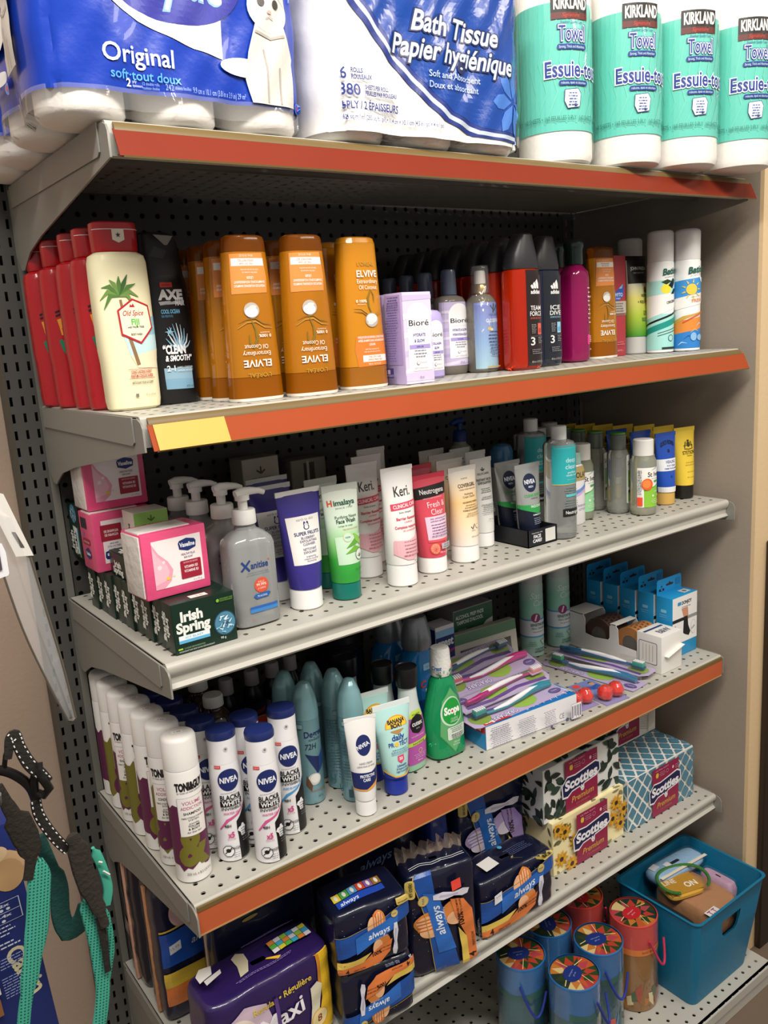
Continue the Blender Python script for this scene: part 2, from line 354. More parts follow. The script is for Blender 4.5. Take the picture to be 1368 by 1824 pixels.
def shelf(i, label, rail=None):
    z, D = SZ[i], SD[i]; t = thing('metal_shelf', label, 'shelf', (0, 0, 0), group='steel gondola shelves')
    MB().box(-0.6055, 0.6055, -D + 0.006, -0.004, z - 0.0016, z, DECK).build('deck', t)
    # rolled front lip
    drop = 0.036 if rail != 'flat' else 0.046
    y = -D
    if rail is None: P = arc_(y + 0.007, z - 0.007, 0.007, pi / 2, pi, 5) + [(y + 0.001, z - 0.014), (y + 0.006, z - 0.020), (y + 0.006, z - drop + 0.008), (y + 0.001, z - drop + 0.003), (y + 0.003, z - drop), (y + 0.012, z - drop), (y + 0.012, z - 0.002)]
    else: P = arc_(y + 0.004, z - 0.004, 0.004, pi / 2, pi, 4) + [(y, z - drop), (y + 0.012, z - drop), (y + 0.012, z - 0.002)]
    MB().prism(P, 'x', -0.6055, 0.6055, LIP).build('front_lip', t)
    MB().box(-0.604, 0.604, -D + 0.10, -D + 0.115, z - 0.022, z - 0.0017, mat('#6b6963', 0.5)).build('stiffener', t)
    for sgn in (-1, 1):
        x = sgn * 0.6075
        Pb = [(-D + 0.001, z - 0.003), (0.004, z - 0.003), (0.004, z - 0.085), (-0.006, z - 0.100), (-0.018, z - 0.1155), (-0.034, z - 0.117), (-0.050, z - 0.108), (-0.075, z - 0.096), (-0.14, z - 0.082), (-D + 0.02, z - 0.0445), (-D - 0.012, z - 0.040), (-D - 0.012, z - 0.014), (-D - 0.008, z - 0.007)]
        Pb = [(max(a, -D - (0.012 if rail is None or sgn < 0 else 0.004)), b) for a, b in Pb]
        br = MB().prism(Pb, 'x', x - 0.0012, x + 0.0012, BRK).build('bracket', t)
        MB().prism([(-D + 0.014, z - 0.001), (-0.02, z - 0.001), (-0.02, z - 0.030), (-D + 0.020, z - 0.034), (-D + 0.014, z - 0.030)], 'x', x + sgn * 0.0014, x + sgn * 0.0032, mat('#8b8982', 0.42, vary=0.06)).build('side_flange', br)
    if rail:
        y = -D; OR = mat({1: '#7a2a16', 2: '#9c4320', 4: '#b85c38'}[i], 0.6, spec=0.2, vary=0.10, vscale=7); GO = mat('#6e5a34', 0.4, vary=0.1)  # strips differ by shelf; the top one's colour includes the overhanging packs' shade
        b = MB()
        if rail == 'tilt':
            b.prism([(y - 0.001, z - 0.002), (y - 0.005, z - 0.006), (y - 0.006, z - 0.011), (y - 0.001, z - 0.011)], 'x', -0.598, 0.607, GO)
            b.prism([(y - 0.001, z - 0.036), (y - 0.0185, z - 0.0405), (y - 0.019, z - 0.0385), (y - 0.001, z - 0.034)], 'x', -0.596, 0.612, GO)
            r = b.build('price_rail', t)
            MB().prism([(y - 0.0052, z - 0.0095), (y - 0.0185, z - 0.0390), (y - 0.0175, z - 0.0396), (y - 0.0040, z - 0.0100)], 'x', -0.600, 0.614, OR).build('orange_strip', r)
        else:
            b.prism([(y - 0.0005, z - 0.003), (y - 0.003, z - 0.004), (y - 0.003, z - 0.0105), (y - 0.0005, z - 0.0105)], 'x', -0.603, 0.604, GO)
            b.prism([(y - 0.0005, z - 0.044), (y - 0.003, z - 0.044), (y - 0.003, z - 0.046), (y - 0.0005, z - 0.046)], 'x', -0.603, 0.604, mat('#b08a5a', 0.4))
            r = b.build('price_rail', t)
            MB().prism([(y - 0.0022, z - 0.0105), (y - 0.0022, z - 0.044), (y - 0.0008, z - 0.044), (y - 0.0008, z - 0.0105)], 'x', -0.605, 0.606, OR).build('orange_strip', r)
    return t
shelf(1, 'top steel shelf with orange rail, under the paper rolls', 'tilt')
s2 = shelf(2, 'second steel shelf with orange rail and a yellow tag, under the tall bottles', 'tilt')
z, y = SZ[2], -SD[2]
MB().prism([(y - 0.0072, z - 0.0100), (y - 0.0204, z - 0.0385), (y - 0.0190, z - 0.0392), (y - 0.0060, z - 0.0102)], 'x', -0.594, -0.505, mat('#dba443', 0.45)).build('yellow_tag', s2)
shelf(3, 'middle bare steel shelf under the tubes and soap boxes')
shelf(4, 'steel shelf with flat orange rail under sprays and toothbrushes', 'flat')
shelf(5, 'bare steel shelf under the pad packs and tissue boxes')
z, D = SZ[6], SD[6]
t = thing('base_deck', 'lowest punched steel deck under the blue bin and gift tubes', 'shelf', (0, 0, 0), group='steel gondola shelves')
MB().box(-0.6055, 0.6055, -D + 0.004, -0.004, z - 0.0016, z, DECK).build('deck', t)
MB().prism([(-D, z), (-D + 0.01, z), (-D + 0.01, 0.001), (-D + 0.006, 0.001), (-D + 0.006, z - 0.012), (-D, z - 0.02)], 'x', -0.6055, 0.6055, LIP).build('front_lip', t)

# ---------------------------------------------------------------- top shelf: paper rolls
PAPER = mat('#f4f0ea', 0.9, bump=0.12, bscale=160); WHITE = mat('#f0ede8', 0.4); CLEAR = film(haze=0.05, bump=0.55, scale=22)
def paper_roll(root, cx, cy, z0, r, h):
    L, o = part(root, 'paper_roll', [(z0, r * 0.3, r * 0.3, 2, cx, cy), (z0 + 0.001, r - 0.010, r - 0.010, 2, cx, cy), (z0 + 0.003, r - 0.004, r - 0.004, 2, cx, cy), (z0 + 0.009, r, r, 2, cx, cy), (z0 + h - 0.008, r, r, 2, cx, cy), (z0 + h - 0.002, r - 0.005, r - 0.005, 2, cx, cy), (z0 + h, r * 0.35, r * 0.35, 2, cx, cy)], PAPER, nseg=36)
    return o
def scallop(hw, hd, nx, ny, amt):
    def w(v):
        x, y, z = v; k = max(0.0, min(1.0, (0.20 - z) / 0.05)) if z > 0.15 else 1.0
        fx = abs(sin(pi * (x + hw) / (2 * hw / nx))); fy = abs(sin(pi * (y + hd) / (2 * hd / ny))); k *= 0.45 + 0.55 * max(0.0, min(1.0, (0.06 - z) / 0.05))
        if abs(y) > hd * 0.86: y -= math.copysign(amt * (1 - fx) * k, y)
        if abs(x) > hw * 0.86: x -= math.copysign(amt * (1 - fy) * k, x)
        wr = 0.0012 * sin(61 * x + 37 * z) + 0.0009 * sin(143 * x - 90 * z + 40 * y)
        return (x + (wr if abs(x) > hw * 0.86 else 0), y + (wr if abs(y) > hd * 0.86 else 0), z)
    return w
def roll_pack(name, label, hw, hd, nx, ny, ht, z1, wrapmat, n=7):
    t = thing(name, label, 'toilet paper')
    wp = scallop(hw, hd, nx, ny, 0.009); r = hw / nx
    for i in range(nx):
        for j in range(ny):
            paper_roll(t, -hw + r * (2 * i + 1), -hd + (2 * hd / ny) * (j + 0.5), 0.001, min(r, hd / ny) - 0.0052, ht / 2 - 0.002)
    ks = [(z, hw, hd, n) for z in [z1 + (ht - 0.012 - z1) * q / 36 for q in range(37)]] + [(ht - 0.004, hw - 0.006, hd - 0.006, n), (ht, hw - 0.02, hd - 0.02, n)]
    L, o = part(t, 'printed_wrap', ks, wrapmat, nseg=160, cap0=False, warp=wp)
    part(t, 'clear_film', [(0.004, hw - 0.012, hd - 0.012, 6)] + [(0.010 + (z1 - 0.006) * q / 5, hw + 0.001, hd + 0.001, n) for q in range(6)], film(haze=0.10, bump=0.7, scale=26), nseg=160, cap0=False, cap1=False, warp=wp)
    return t, L, wp
def kitten(cx, z, s, face=1):
    w, g, d = '#cfcac3', '#aaa39b', '#3f3a36'
    return [Pg([(cx - .30 * s, z), (cx + .34 * s, z), (cx + .36 * s, z + .30 * s), (cx + .30 * s, z + .62 * s), (cx + .20 * s, z + .9 * s), (cx - .18 * s, z + .9 * s), (cx - .30 * s, z + .55 * s), (cx - .36 * s, z + .25 * s)], w),
            El(cx, z + 1.05 * s, .27 * s, .27 * s, w), Pg([(cx - .26 * s, z + 1.1 * s), (cx - .24 * s, z + 1.45 * s), (cx - .05 * s, z + 1.27 * s)], w), Pg([(cx + .26 * s, z + 1.1 * s), (cx + .24 * s, z + 1.45 * s), (cx + .05 * s, z + 1.27 * s)], w),
            Ln([(cx - .08 * s, z + .02 * s), (cx - .07 * s, z + .4 * s), (cx - .1 * s, z + .6 * s)], .02 * s, g), Ln([(cx + .1 * s, z + .02 * s), (cx + .1 * s, z + .42 * s)], .02 * s, g), Ln([(cx - .2 * s, z + .78 * s), (cx, z + .72 * s), (cx + .2 * s, z + .78 * s)], .03 * s, g),
            El(cx - .10 * s, z + 1.10 * s, .045 * s, .05 * s, d, 14), El(cx + .10 * s, z + 1.10 * s, .045 * s, .05 * s, d, 14), El(cx, z + 1.0 * s, .03 * s, .02 * s, '#d9a39a', 10), Ln([(cx - .05 * s, z + .93 * s), (cx, z + .95 * s), (cx + .05 * s, z + .93 * s)], .012 * s, g)]
def royale():
    BLUE = mat('#0836a6', 0.28, bump=0.3, bscale=28, coat=0.25)
    t, L, wp = roll_pack('toilet_paper_pack', '', 0.160, 0.104, 3, 2, 0.204, 0.027, BLUE, 6)
    f = L.on(0.1, warp=wp)
    def field(cx, sgn=1):
        pts = [(cx - 0.110, 0.150), (cx - 0.085, 0.125), (cx - 0.040, 0.098), (cx + 0.02, 0.078), (cx + 0.055, 0.072), (cx + 0.06, 0.2), (cx - 0.11, 0.2)]
        return [Pg(pts, '#f2efe9'), El(cx + 0.004, 0.152, 0.080, 0.052, '#2c2f93', 44), T('Royale', cx + 0.000, 0.128, 0.044, '#7fa9d8', 0.122, 0.035), T('Royale', cx + 0.000, 0.128, 0.044, '#dfe6f2', 0.122, 0.0)]
    it = field(-0.010) + [T('Original', -0.054, 0.056, 0.0175, '#eef1f6', 0.078, 0.012), T('soft·tout doux', -0.048, 0.040, 0.0092, '#58a9e6', 0.078, 0.01),
        T('2', -0.068, 0.0215, 0.0075, '#e8ecf5', None, 0.02), T('ply', -0.0615, 0.0255, 0.0028, '#cfd9f0'), T('épaisseurs', -0.0585, 0.0215, 0.0028, '#cfd9f0', 0.011),
        T('12 double rolls', -0.044, 0.0240, 0.0030, '#8fa9df', 0.018), T('rouleaux doubles', -0.044, 0.0200, 0.0030, '#8fa9df', 0.018), T('242', -0.0235, 0.0212, 0.0062, '#8fa9df', 0.009), T('sheets feuilles', -0.0085, 0.0225, 0.0035, '#8fa9df', 0.018),
        T('9.9 cm x 10.1 cm (3.8 in x 3.9 in) 29 m²', 0.036, 0.0212, 0.0058, '#9fb5e6', 0.066)]
    pass
    it += [El(0.070, 0.066, 0.030, 0.010, '#e4e4e6')] + kitten(0.106, 0.030, 0.098) + [El(0.150, 0.0325, 0.0062, 0.0062, '#6f8bd0', 20), El(0.150, 0.0325, 0.0052, 0.0052, '#1a48b4', 20), El(0.150, 0.0330, 0.003, 0.003, '#d5452e', 9)]
    it += [T('®', 0.062, 0.093, 0.003, '#3a55a8')]
    for i in range(len(it)):
        if it[i][0] == 't' and it[i][3] < 0.03: it[i] = it[i][:3] + (it[i][3] + 0.0115,) + it[i][4:]
    cx = -0.245
    it += [Pg([(cx - 0.085, 0.098), (cx - 0.05, 0.086), (cx - 0.01, 0.088), (cx + 0.012, 0.10), (cx + 0.04, 0.2), (cx - 0.085, 0.2)], '#f2efe9'), El(cx - 0.03, 0.150, 0.046, 0.047, '#2c2f93', 40), T('Royale', cx - 0.030, 0.128, 0.034, '#c9d6ea', 0.074, 0.01), T('Original', cx - 0.050, 0.062, 0.013, '#dfe6f4', 0.052, 0.012, 0, 0.1), T('soft·tout doux', cx - 0.046, 0.049, 0.006, '#5f9fe0', 0.046)] + kitten(cx + 0.028, 0.056, 0.075) + [El(cx + 0.002, 0.046, 0.0062, 0.0062, '#6f8bd0', 20), El(cx + 0.002, 0.0465, 0.003, 0.003, '#d5452e', 9), El(cx - 0.012, 0.058, 0.022, 0.007, '#e4e4e6')]
    decal(t, f, it, (0.005, 0.006), off0=8e-4, eps=1.5e-4); return t
spawn('royale', royale, (-0.508, -0.322, SZ[1] + 0.0006), 'blue toilet paper pack with kitten print at the front left of the top shelf', 'blue kitten toilet paper packs')
spawn('royale', royale, (-0.502, -0.108, SZ[1] + 0.0006), 'blue kitten toilet paper pack behind another at the back left, mostly hidden', 'blue kitten toilet paper packs')
def bath_tissue():
    W_ = mat('#eceae8', 0.25, bump=0.4, bscale=24, coat=0.7)
    t, L, wp = roll_pack('toilet_paper_pack', '', 0.176, 0.118, 3, 2, 0.232, 0.010, W_)
    f = L.on(0.1, warp=wp); NV = '#1c2f7c'; B = mat('#0d4096', 0.25, bump=0.3, bscale=26, coat=0.3)
    edge = [(-0.160, 0.232), (-0.150, 0.200), (-0.125, 0.160), (-0.068, 0.100), (-0.020, 0.064), (0.022, 0.038), (0.075, 0.022), (0.176, 0.018)]
    sh = lambda dx, dz: [(x + dx, min(z + dz, 0.2245)) for x, z in edge]
    it = [Pg(sh(-0.010, -0.004)[0:] + [(0.182, 0.018), (0.182, 0.2245)], NV), ('q', sh(0.0015, 0.004), sh(-0.002, -0.001), '#b9c3cf'), Pg(sh(0.006, 0.008) + [(0.182, 0.03), (0.182, 0.2245)], B)]
    for a in range(7):
        an = 2 * pi * a / 7 + 0.5; c = (0.142, 0.068); p = lambda r_, da: (c[0] + r_ * cos(an + da) * 0.92, c[1] + r_ * sin(an + da) * 1.1)
        it.append(Pg([p(0.004, 0), p(0.024, -0.38), p(0.036, -0.22), p(0.045, 0), p(0.036, 0.22), p(0.024, 0.38)], '#3f72c2'))
    def script(tx, cx, z, h, w, rot): return [T(tx, cx, z, h, '#141f52', w + 0.006, 0.075, 0.28, rot), T(tx, cx, z, h, '#c3cedb', w, 0.022, 0.28, rot)]
    it += script('Bath Tissue', 0.036, 0.136, 0.024, 0.150, -0.03) + script('Papier hygiénique', 0.034, 0.104, 0.024, 0.212, -0.03)
    it += [T('Soft and Absorbent', 0.032, 0.085, 0.0078, '#b9cbe8', 0.092, 0.006), T('Doux et absorbant', 0.030, 0.072, 0.0078, '#b9cbe8', 0.088, 0.006)]
    it += [T('6', -0.147, 0.069, 0.0130, NV, None, 0.015), T('ROLLS', -0.128, 0.0770, 0.0050, NV, 0.017, 0.03), T('ROULEAUX', -0.122, 0.0695, 0.0050, NV, 0.028, 0.03), T('380', -0.139, 0.0505, 0.0130, NV, 0.027, 0.015), T('SHEETS PER ROLL', -0.101, 0.0580, 0.0048, NV, 0.036, 0.03), T('FEUILLES PAR ROULEAU', -0.095, 0.0510, 0.0048, NV, 0.048, 0.03),
           T('2-PLY / 2 ÉPAISSEURS', -0.110, 0.0345, 0.0088, NV, 0.086, 0.02), T('26.4 sq m / m² (285 sq ft . pi²) • 11.4 cm × 10.1 cm (4.5 in / po × 4 in / po)', -0.073, 0.0225, 0.0055, NV, 0.160, 0.01)]
    decal(t, f, it, (0.005, 0.006), off0=1.2e-3, eps=1.5e-4)
    part(t, 'outer_film', [(z, 0.1805, 0.1225, 7) for z in [0.012 + 0.215 * q / 20 for q in range(21)]], film(haze=0.0, bump=0.32, scale=13, rough=0.10, gloss=0.38), nseg=160, cap0=False, cap1=False, warp=scallop(0.1775, 0.1195, 3, 2, 0.006))
    return t
spawn('bath', bath_tissue, (-0.158, -0.316, SZ[1] + 0.0006), 'clear wrapped toilet paper pack with a blue wave, beside the towel rolls')
def towel():
    t = thing('paper_towel_roll', '', 'paper towel'); r = 0.0572
    part(t, 'paper_roll', [(0.0005, 0.02, 0.02, 2), (0.001, r - 0.010, r - 0.010, 2), (0.004, r - 0.003, r - 0.003, 2), (0.012, r, r, 2), (0.27, r, r, 2), (0.278, r - 0.005, r - 0.005, 2), (0.28, 0.02, 0.02, 2)], PAPER)
    L = Loft([(0.0, r + 0.001, r + 0.001, 2), (0.28, r + 0.001, r + 0.001, 2)]); f0 = L.on(0.1); f = lambda u, v, o: f0(u, v * 1.085 + 0.002, o); TE = mat('#5cc3b2', 0.3, coat=0.4); NV = '#1d2f86'
    it = [('p', [(-0.155, 0.040), (0.21, 0.040), (0.21, 0.205), (-0.155, 0.205)], TE)]
    for k in range(-9, 12): it.append(Ln([(k * 0.016 - 0.01, 0.050), (k * 0.016 + 0.010, 0.090), (k * 0.016 - 0.002, 0.130), (k * 0.016 + 0.014, 0.200)], 0.0022, '#61c6b0'))
    it += [Rc(-0.030, 0.183, 0.030, 0.215, '#161210'), Rc(-0.030, 0.183, 0.030, 0.1915, '#5c1f18'), T('KIRKLAND', 0.001, 0.196, 0.0150, '#eceae6', 0.054, 0.035), T('Signature', 0.0, 0.1855, 0.005, '#c23a2c', 0.028, 0, 0.4),
           T('Premium Quality Towel', 0.002, 0.1775, 0.0035, NV, 0.036), T('Towel', 0.002, 0.1560, 0.0190, NV, 0.047, 0.085), T('Towel', 0.002, 0.1560, 0.0190, '#e9f3f4', 0.044, 0.055), T('Towel', 0.002, 0.1560, 0.0190, NV, 0.042, 0.012),
           Rr(-0.022, 0.1445, 0.026, 0.1515, 0.0034, NV), T('Strong, Thick and Absorbent', 0.002, 0.1463, 0.0034, '#bfe3e0', 0.042), T('Essuie-tout', 0.010, 0.1100, 0.0200, '#e9f3f4', 0.104, 0.07), T('Essuie-tout', 0.010, 0.1100, 0.0200, NV, 0.100, 0.02),
           Rr(-0.020, 0.0985, 0.028, 0.1050, 0.0032, NV), T('robuste, épais et absorbant', 0.004, 0.1003, 0.0032, '#bfe3e0', 0.042), Pg([(-0.012, 0.093), (0.010, 0.095), (0.015, 0.088), (0.012, 0.070), (-0.008, 0.068), (-0.013, 0.078)], '#20306e'), Pg([(-0.011, 0.0922), (0.0095, 0.094), (0.014, 0.0875), (0.0112, 0.071), (-0.0073, 0.069), (-0.012, 0.078)], '#eef3f2')]
    it += para(0.001, 0.0875, 0.016, 5, 0.0038, '#51609a', 0.0016, 3)
    for k in range(4): it.append(T('160 SHEETS • 160 FEUILLES 2 PLY', -0.12 + 0.085 * k, 0.0535, 0.0058, '#2c6f63', 0.080))
    decal(t, f, it, 0.008)
    part(t, 'clear_film', [(0.003, r - 0.004, r - 0.004, 2), (0.010, r + 0.002, r + 0.002, 2)] + [(0.02 + 0.255 * q / 8, r + 0.0025, r + 0.0025, 2) for q in range(9)], film(haze=0.02, bump=0.5, scale=20, gloss=0.9), cap0=False, cap1=False); return t
TW = [(0.144, -0.366, -0.37, 'white paper towel roll with teal band next to the blue toilet paper pack'), (0.282, -0.394, -0.44, 'white paper towel roll with teal band, second from the toilet paper pack'), (0.401, -0.420, -0.48, 'white paper towel roll with teal band, second from the right wall'), (0.527, -0.446, -0.52, 'white paper towel roll with teal band at the right end of the top shelf')]
for x, y, a, lab in TW: spawn('towel', towel, (x, y, SZ[1] + 0.0006), lab, 'paper towel rolls', rz=a)

# ---------------------------------------------------------------- second shelf: tall bottles
def wave(x0, x1, z, amp, n=12, ph=0.0): return [(x0 + (x1 - x0) * i / n, z + amp * sin(ph + 2 * pi * i / n)) for i in range(n + 1)]
OS_BODY = [(0, 0.029, 0.016, 3), (0.003, 0.0325, 0.0195, 3), (0.012, 0.034, 0.0205, 3), (0.06, 0.0345, 0.0212, 3), (0.075, 0.0358, 0.0218, 3), (0.15, 0.0362, 0.0218, 3), (0.180, 0.0355, 0.0212, 3), (0.188, 0.0335, 0.0202, 3), (0.192, 0.027, 0.017, 2.8), (0.193, 0.01, 0.008, 2.5)]
def oldspice(red):
    t = thing('body_wash_bottle', '', 'body wash'); RED = mat('#b0141f', 0.28, coat=0.3); CR = mat('#ebe3bd', 0.38)
    L, o = part(t, 'bottle_body', OS_BODY, RED if red else CR)
    part(t, 'flip_cap', [(0.1925, 0.0268, 0.0165, 3), (0.194, 0.0275, 0.0172, 3), (0.220, 0.0282, 0.0178, 3), (0.2262, 0.0278, 0.0174, 3), (0.228, 0.0255, 0.0150, 3)], RED)
    LC = Loft([(0.19, 0.0277, 0.0174, 3), (0.228, 0.0283, 0.0180, 3)]); fc = LC.on(0.21)
    decal(t, fc, [Rc(-0.032, 0.2180, 0.040, 0.2188, '#f1e9e2'), Pg([(-0.0075, 0.2188), (0.0075, 0.2188), (0.0075, 0.206), (0.0, 0.2025), (-0.0075, 0.206)], '#eadfce'), Pg([(0.0035 * (1 if k % 2 == 0 else 0.42) * sin(pi * k / 5), 0.2115 + 0.0035 * (1 if k % 2 == 0 else 0.42) * cos(pi * k / 5)) for k in range(10)], '#3b3331')], 0.006, 'cap_mark')
    f = L.on(0.1)
    if not red:
        R_ = '#b3202c'
        it = [Pg([(-0.012, 0.10), (0.036, 0.104), (0.036, 0.062), (-0.004, 0.066)], '#bcd9dc'), Pg([(-0.012, 0.112), (0.036, 0.114), (0.036, 0.092), (-0.008, 0.09)], '#8fc0cf'), Pg([(-0.004, 0.066), (0.036, 0.074), (0.034, 0.050), (0.004, 0.052)], '#e4d9ba'),
              Ln([(-0.0085, 0.135), (-0.005, 0.10), (0.000, 0.078), (0.0055, 0.055)], [0.003, 0.004, 0.0045, 0.005], '#8a6a49')]
        for a, l, bend in ((2.9, 0.024, -0.010), (2.45, 0.026, -0.006), (2.0, 0.024, -0.002), (1.5, 0.022, 0.002), (1.05, 0.025, 0.004), (0.6, 0.026, 0.0), (0.2, 0.024, -0.006), (3.3, 0.020, -0.012), (-0.15, 0.018, -0.01)):
            c0 = (-0.009, 0.139); mid = (c0[0] + l * 0.55 * cos(a), c0[1] + l * 0.55 * sin(a) + 0.003); e = (c0[0] + l * cos(a), c0[1] + l * sin(a) + bend); it.append(Ln([c0, mid, e], [0.001, 0.0055, 0.0006], ('#4f7a35', '#38612b', '#6d8f45')[int(a * 10) % 3]))
        hexa = lambda k: [(0.008 + x * k, 0.1095 + z * k) for x, z in ((-0.0205, 0.012), (-0.002, 0.0245), (0.0165, 0.0165), (0.0195, -0.009), (0.003, -0.0265), (-0.019, -0.0155))]
        it += [Pg(hexa(1.09), R_), Pg(hexa(0.98), '#efe8c9'), Pg([(0.001, 0.1255), (0.0025, 0.1295), (0.004, 0.1275), (0.006, 0.1300), (0.008, 0.1255)], R_), T('Old Spice', 0.005, 0.1155, 0.0062, R_, 0.026, 0.012, 0.35), T('FIJI', 0.0065, 0.1045, 0.0068, '#57b64a', 0.010, 0.03), T('with PALM TREE', 0.0065, 0.1005, 0.0022, '#4b4a3e', 0.021, 0.02), T('BODY WASH', 0.0065, 0.0915, 0.0026, '#4b4a3e', 0.014, 0.02)]
        it += [Rc(-0.010, 0.0500, 0.025, 0.0505, R_), T('LONG LASTING SCENT', 0.0075, 0.0452, 0.0034, R_, 0.028, 0.02), T('PARFUM LONGUE DURÉE', 0.0075, 0.0402, 0.0034, R_, 0.030, 0.02), Rc(-0.010, 0.0385, 0.025, 0.0390, R_), T('NETTOYANT POUR LE CORPS', 0.0075, 0.0322, 0.0028, '#4b4a3e', 0.029, 0.02), Rc(-0.004, 0.0160, 0.0, 0.020, '#77736a'), T('473 mL (16 fl oz)', 0.0165, 0.0170, 0.0024, '#6f6b5f', 0.014)]
    else:
        K, G, Y = '#1b1512', '#1f7a5a', '#e59a35'
        it = [T('Old Spice', 0.0, 0.1450, 0.0085, '#e9d7c8', 0.036, 0.01, 0.35), T('BEARGLOVE', 0.0, 0.133, 0.0055, '#f2e9e2', 0.030, 0.03)]
        for k in range(5): it.append(Ln([(-0.022 + k * 0.009, 0.122 - k % 2 * 0.003), (-0.019 + k * 0.009, 0.112), (-0.020 + k * 0.010, 0.100)], [0.006, 0.008, 0.003], Y))
        it += [Pg([(-0.018, 0.104), (0.018, 0.106), (0.022, 0.092), (0.010, 0.082), (-0.010, 0.084), (-0.02, 0.092)], '#c98236'), Ln([(-0.02, 0.108), (-0.01, 0.113), (0.0, 0.107), (0.012, 0.113), (0.02, 0.107)], 0.0018, K), Ln([(-0.012, 0.094), (0.0, 0.089), (0.012, 0.095)], 0.0026, K), Ln([(-0.026, 0.131), (-0.019, 0.134)], 0.002, K), Ln([(-0.026, 0.126), (-0.019, 0.129)], 0.002, K)]
        for k in range(6): it.append(Ln([(-0.024 + k * 0.008, 0.094), (-0.018 + k * 0.008, 0.080), (-0.014 + k * 0.008, 0.066)], [0.004, 0.009, 0.002], (G, '#16604a')[k % 2]))
        it += [T('BODY WASH', 0.0, 0.042, 0.004, '#f0e6df', 0.022, 0.03), T('NETTOYANT', 0.0, 0.035, 0.003, '#1c1010', 0.02), Rc(-0.006, 0.017, -0.002, 0.021, '#efe6de'), T('473 mL', 0.008, 0.018, 0.003, '#efe6de')]
    decal(t, f, it, 0.004); return t
OSX = [(-0.5635, -0.283), (-0.5680, -0.228), (-0.5715, -0.178), (-0.5760, -0.110), (-0.5800, -0.046)]
spawn('os_cream', lambda: oldspice(0), (*OSX[0], SZ[2] + 0.0005), 'cream body wash bottle with red cap and palm tree print')
for k, lab in enumerate(('red body wash bottle directly behind the cream palm tree bottle', 'red body wash bottle, second behind the cream palm tree bottle', 'red body wash bottle with lion print, third behind the cream bottle', 'red body wash bottle with lion print, farthest back in its row')):
    spawn('os_red', lambda: oldspice(1), (*OSX[k + 1], SZ[2] + 0.0005), lab, 'red body wash bottles')
def axe():
    t = thing('shampoo_bottle', '', 'shampoo'); BK = mat('#141416', 0.38)
    L, o = part(t, 'bottle_body', [(0, 0.029, 0.017, 3), (0.004, 0.032, 0.0195, 3), (0.03, 0.0330, 0.0205, 2.8), (0.10, 0.0335, 0.0205, 2.8), (0.150, 0.0315, 0.0195, 2.7), (0.166, 0.0290, 0.0185, 2.6)], BK)
    part(t, 'slanted_cap', [(0.166, 0.0286, 0.0182, 2.6), (0.190, 0.0275, 0.0178, 2.6, -0.001), (0.208, 0.0262, 0.017, 2.8, -0.002), (0.217, 0.0235, 0.0150, 3, -0.004), (0.2205, 0.018, 0.011, 3, -0.006)], mat('#1a1a1c', 0.5))
    f = L.on(0.1); fc = Loft([(0.16, 0.0286, 0.0182, 2.6), (0.19, 0.0277, 0.018, 2.6), (0.222, 0.026, 0.0168, 2.8)]).on(0.19)
    decal(t, fc, [Pg([(-0.012, 0.2165), (0.016, 0.2150), (0.006, 0.2035), (0.002, 0.2035)], '#83817c'), Pg([(-0.02, 0.19), (-0.002, 0.186), (0.004, 0.196), (-0.012, 0.2025)], '#2a2a2c')], 0.005, 'cap_facet')
    B, Wt = '#7fb3cf', '#e7e9ec'
    it = [Pg([(-0.0185, 0.0335), (0.021, 0.0325), (0.0215, 0.019), (-0.018, 0.020)], '#7ea9c4'), Pg([(-0.0185, 0.0475), (0.021, 0.0470), (0.021, 0.0325), (-0.0185, 0.0335)], '#8fb2c8'), Rr(-0.012, 0.1505, 0.006, 0.1570, 0.001, '#c7352b'), T('NEW FORMULA', -0.003, 0.1525, 0.002, '#3d0f0d', 0.012), T('AXE', 0.002, 0.1355, 0.0115, Wt, 0.036, 0.06), Pg([(-0.016, 0.1325), (0.0, 0.1335), (0.006, 0.129), (0.020, 0.128), (0.021, 0.1335), (0.010, 0.1340), (-0.014, 0.128)], '#b9bcc0'), T('HAIR', 0.014, 0.1275, 0.0065, Wt, 0.014, 0.03, 0.2), T('COOL OCEAN', -0.001, 0.1175, 0.0050, '#79c0e8', 0.026, 0.03), T('SEA MENTHOL', -0.006, 0.1125, 0.003, '#5d9fc9', 0.016)]
    for k in range(9):
        a = pi * (0.12 + 0.09 * k); it.append(Ln([(0.006, 0.068), (0.006 + 0.013 * cos(a), 0.068 + 0.02 * sin(a)), (0.006 + 0.019 * cos(a + 0.15), 0.068 + 0.037 * sin(a))], [0.003, 0.0022, 0.0006], ('#9fb8c6', '#cfdbe2', '#7aa7c4')[k % 3]))
    for k in range(6): a = pi * k / 3; it.append(Ln([(-0.006, 0.094), (-0.006 + 0.006 * cos(a), 0.094 + 0.006 * sin(a))], [0.002, 0.0005], '#8fc3e0'))
    it += [T('“CLEAN', -0.002, 0.0660, 0.0105, Wt, 0.031, 0.05), T('& SMOOTH”', 0.003, 0.0565, 0.0070, Wt, 0.037, 0.04, 0.15), T('2', -0.0125, 0.0435, 0.007, '#e8f1f6', None, 0.02), T('IN', -0.008, 0.0445, 0.0026, '#e8f1f6'), T('1', -0.0045, 0.0435, 0.007, '#e8f1f6', None, 0.02), T('SHAMPOO + CONDITIONER', 0.010, 0.0462, 0.0026, '#dbe8f0', 0.022), T('SHAMPOOING + REVITALISANT', 0.010, 0.0425, 0.0026, '#dbe8f0', 0.022), T('473 mL', 0.015, 0.0215, 0.0026, '#2c4257')]
    decal(t, f, it, 0.004); return t
spawn('axe', axe, (-0.496, -0.255, 1.3750), 'black shampoo bottle with slanted cap, right of the cream palm tree bottle')
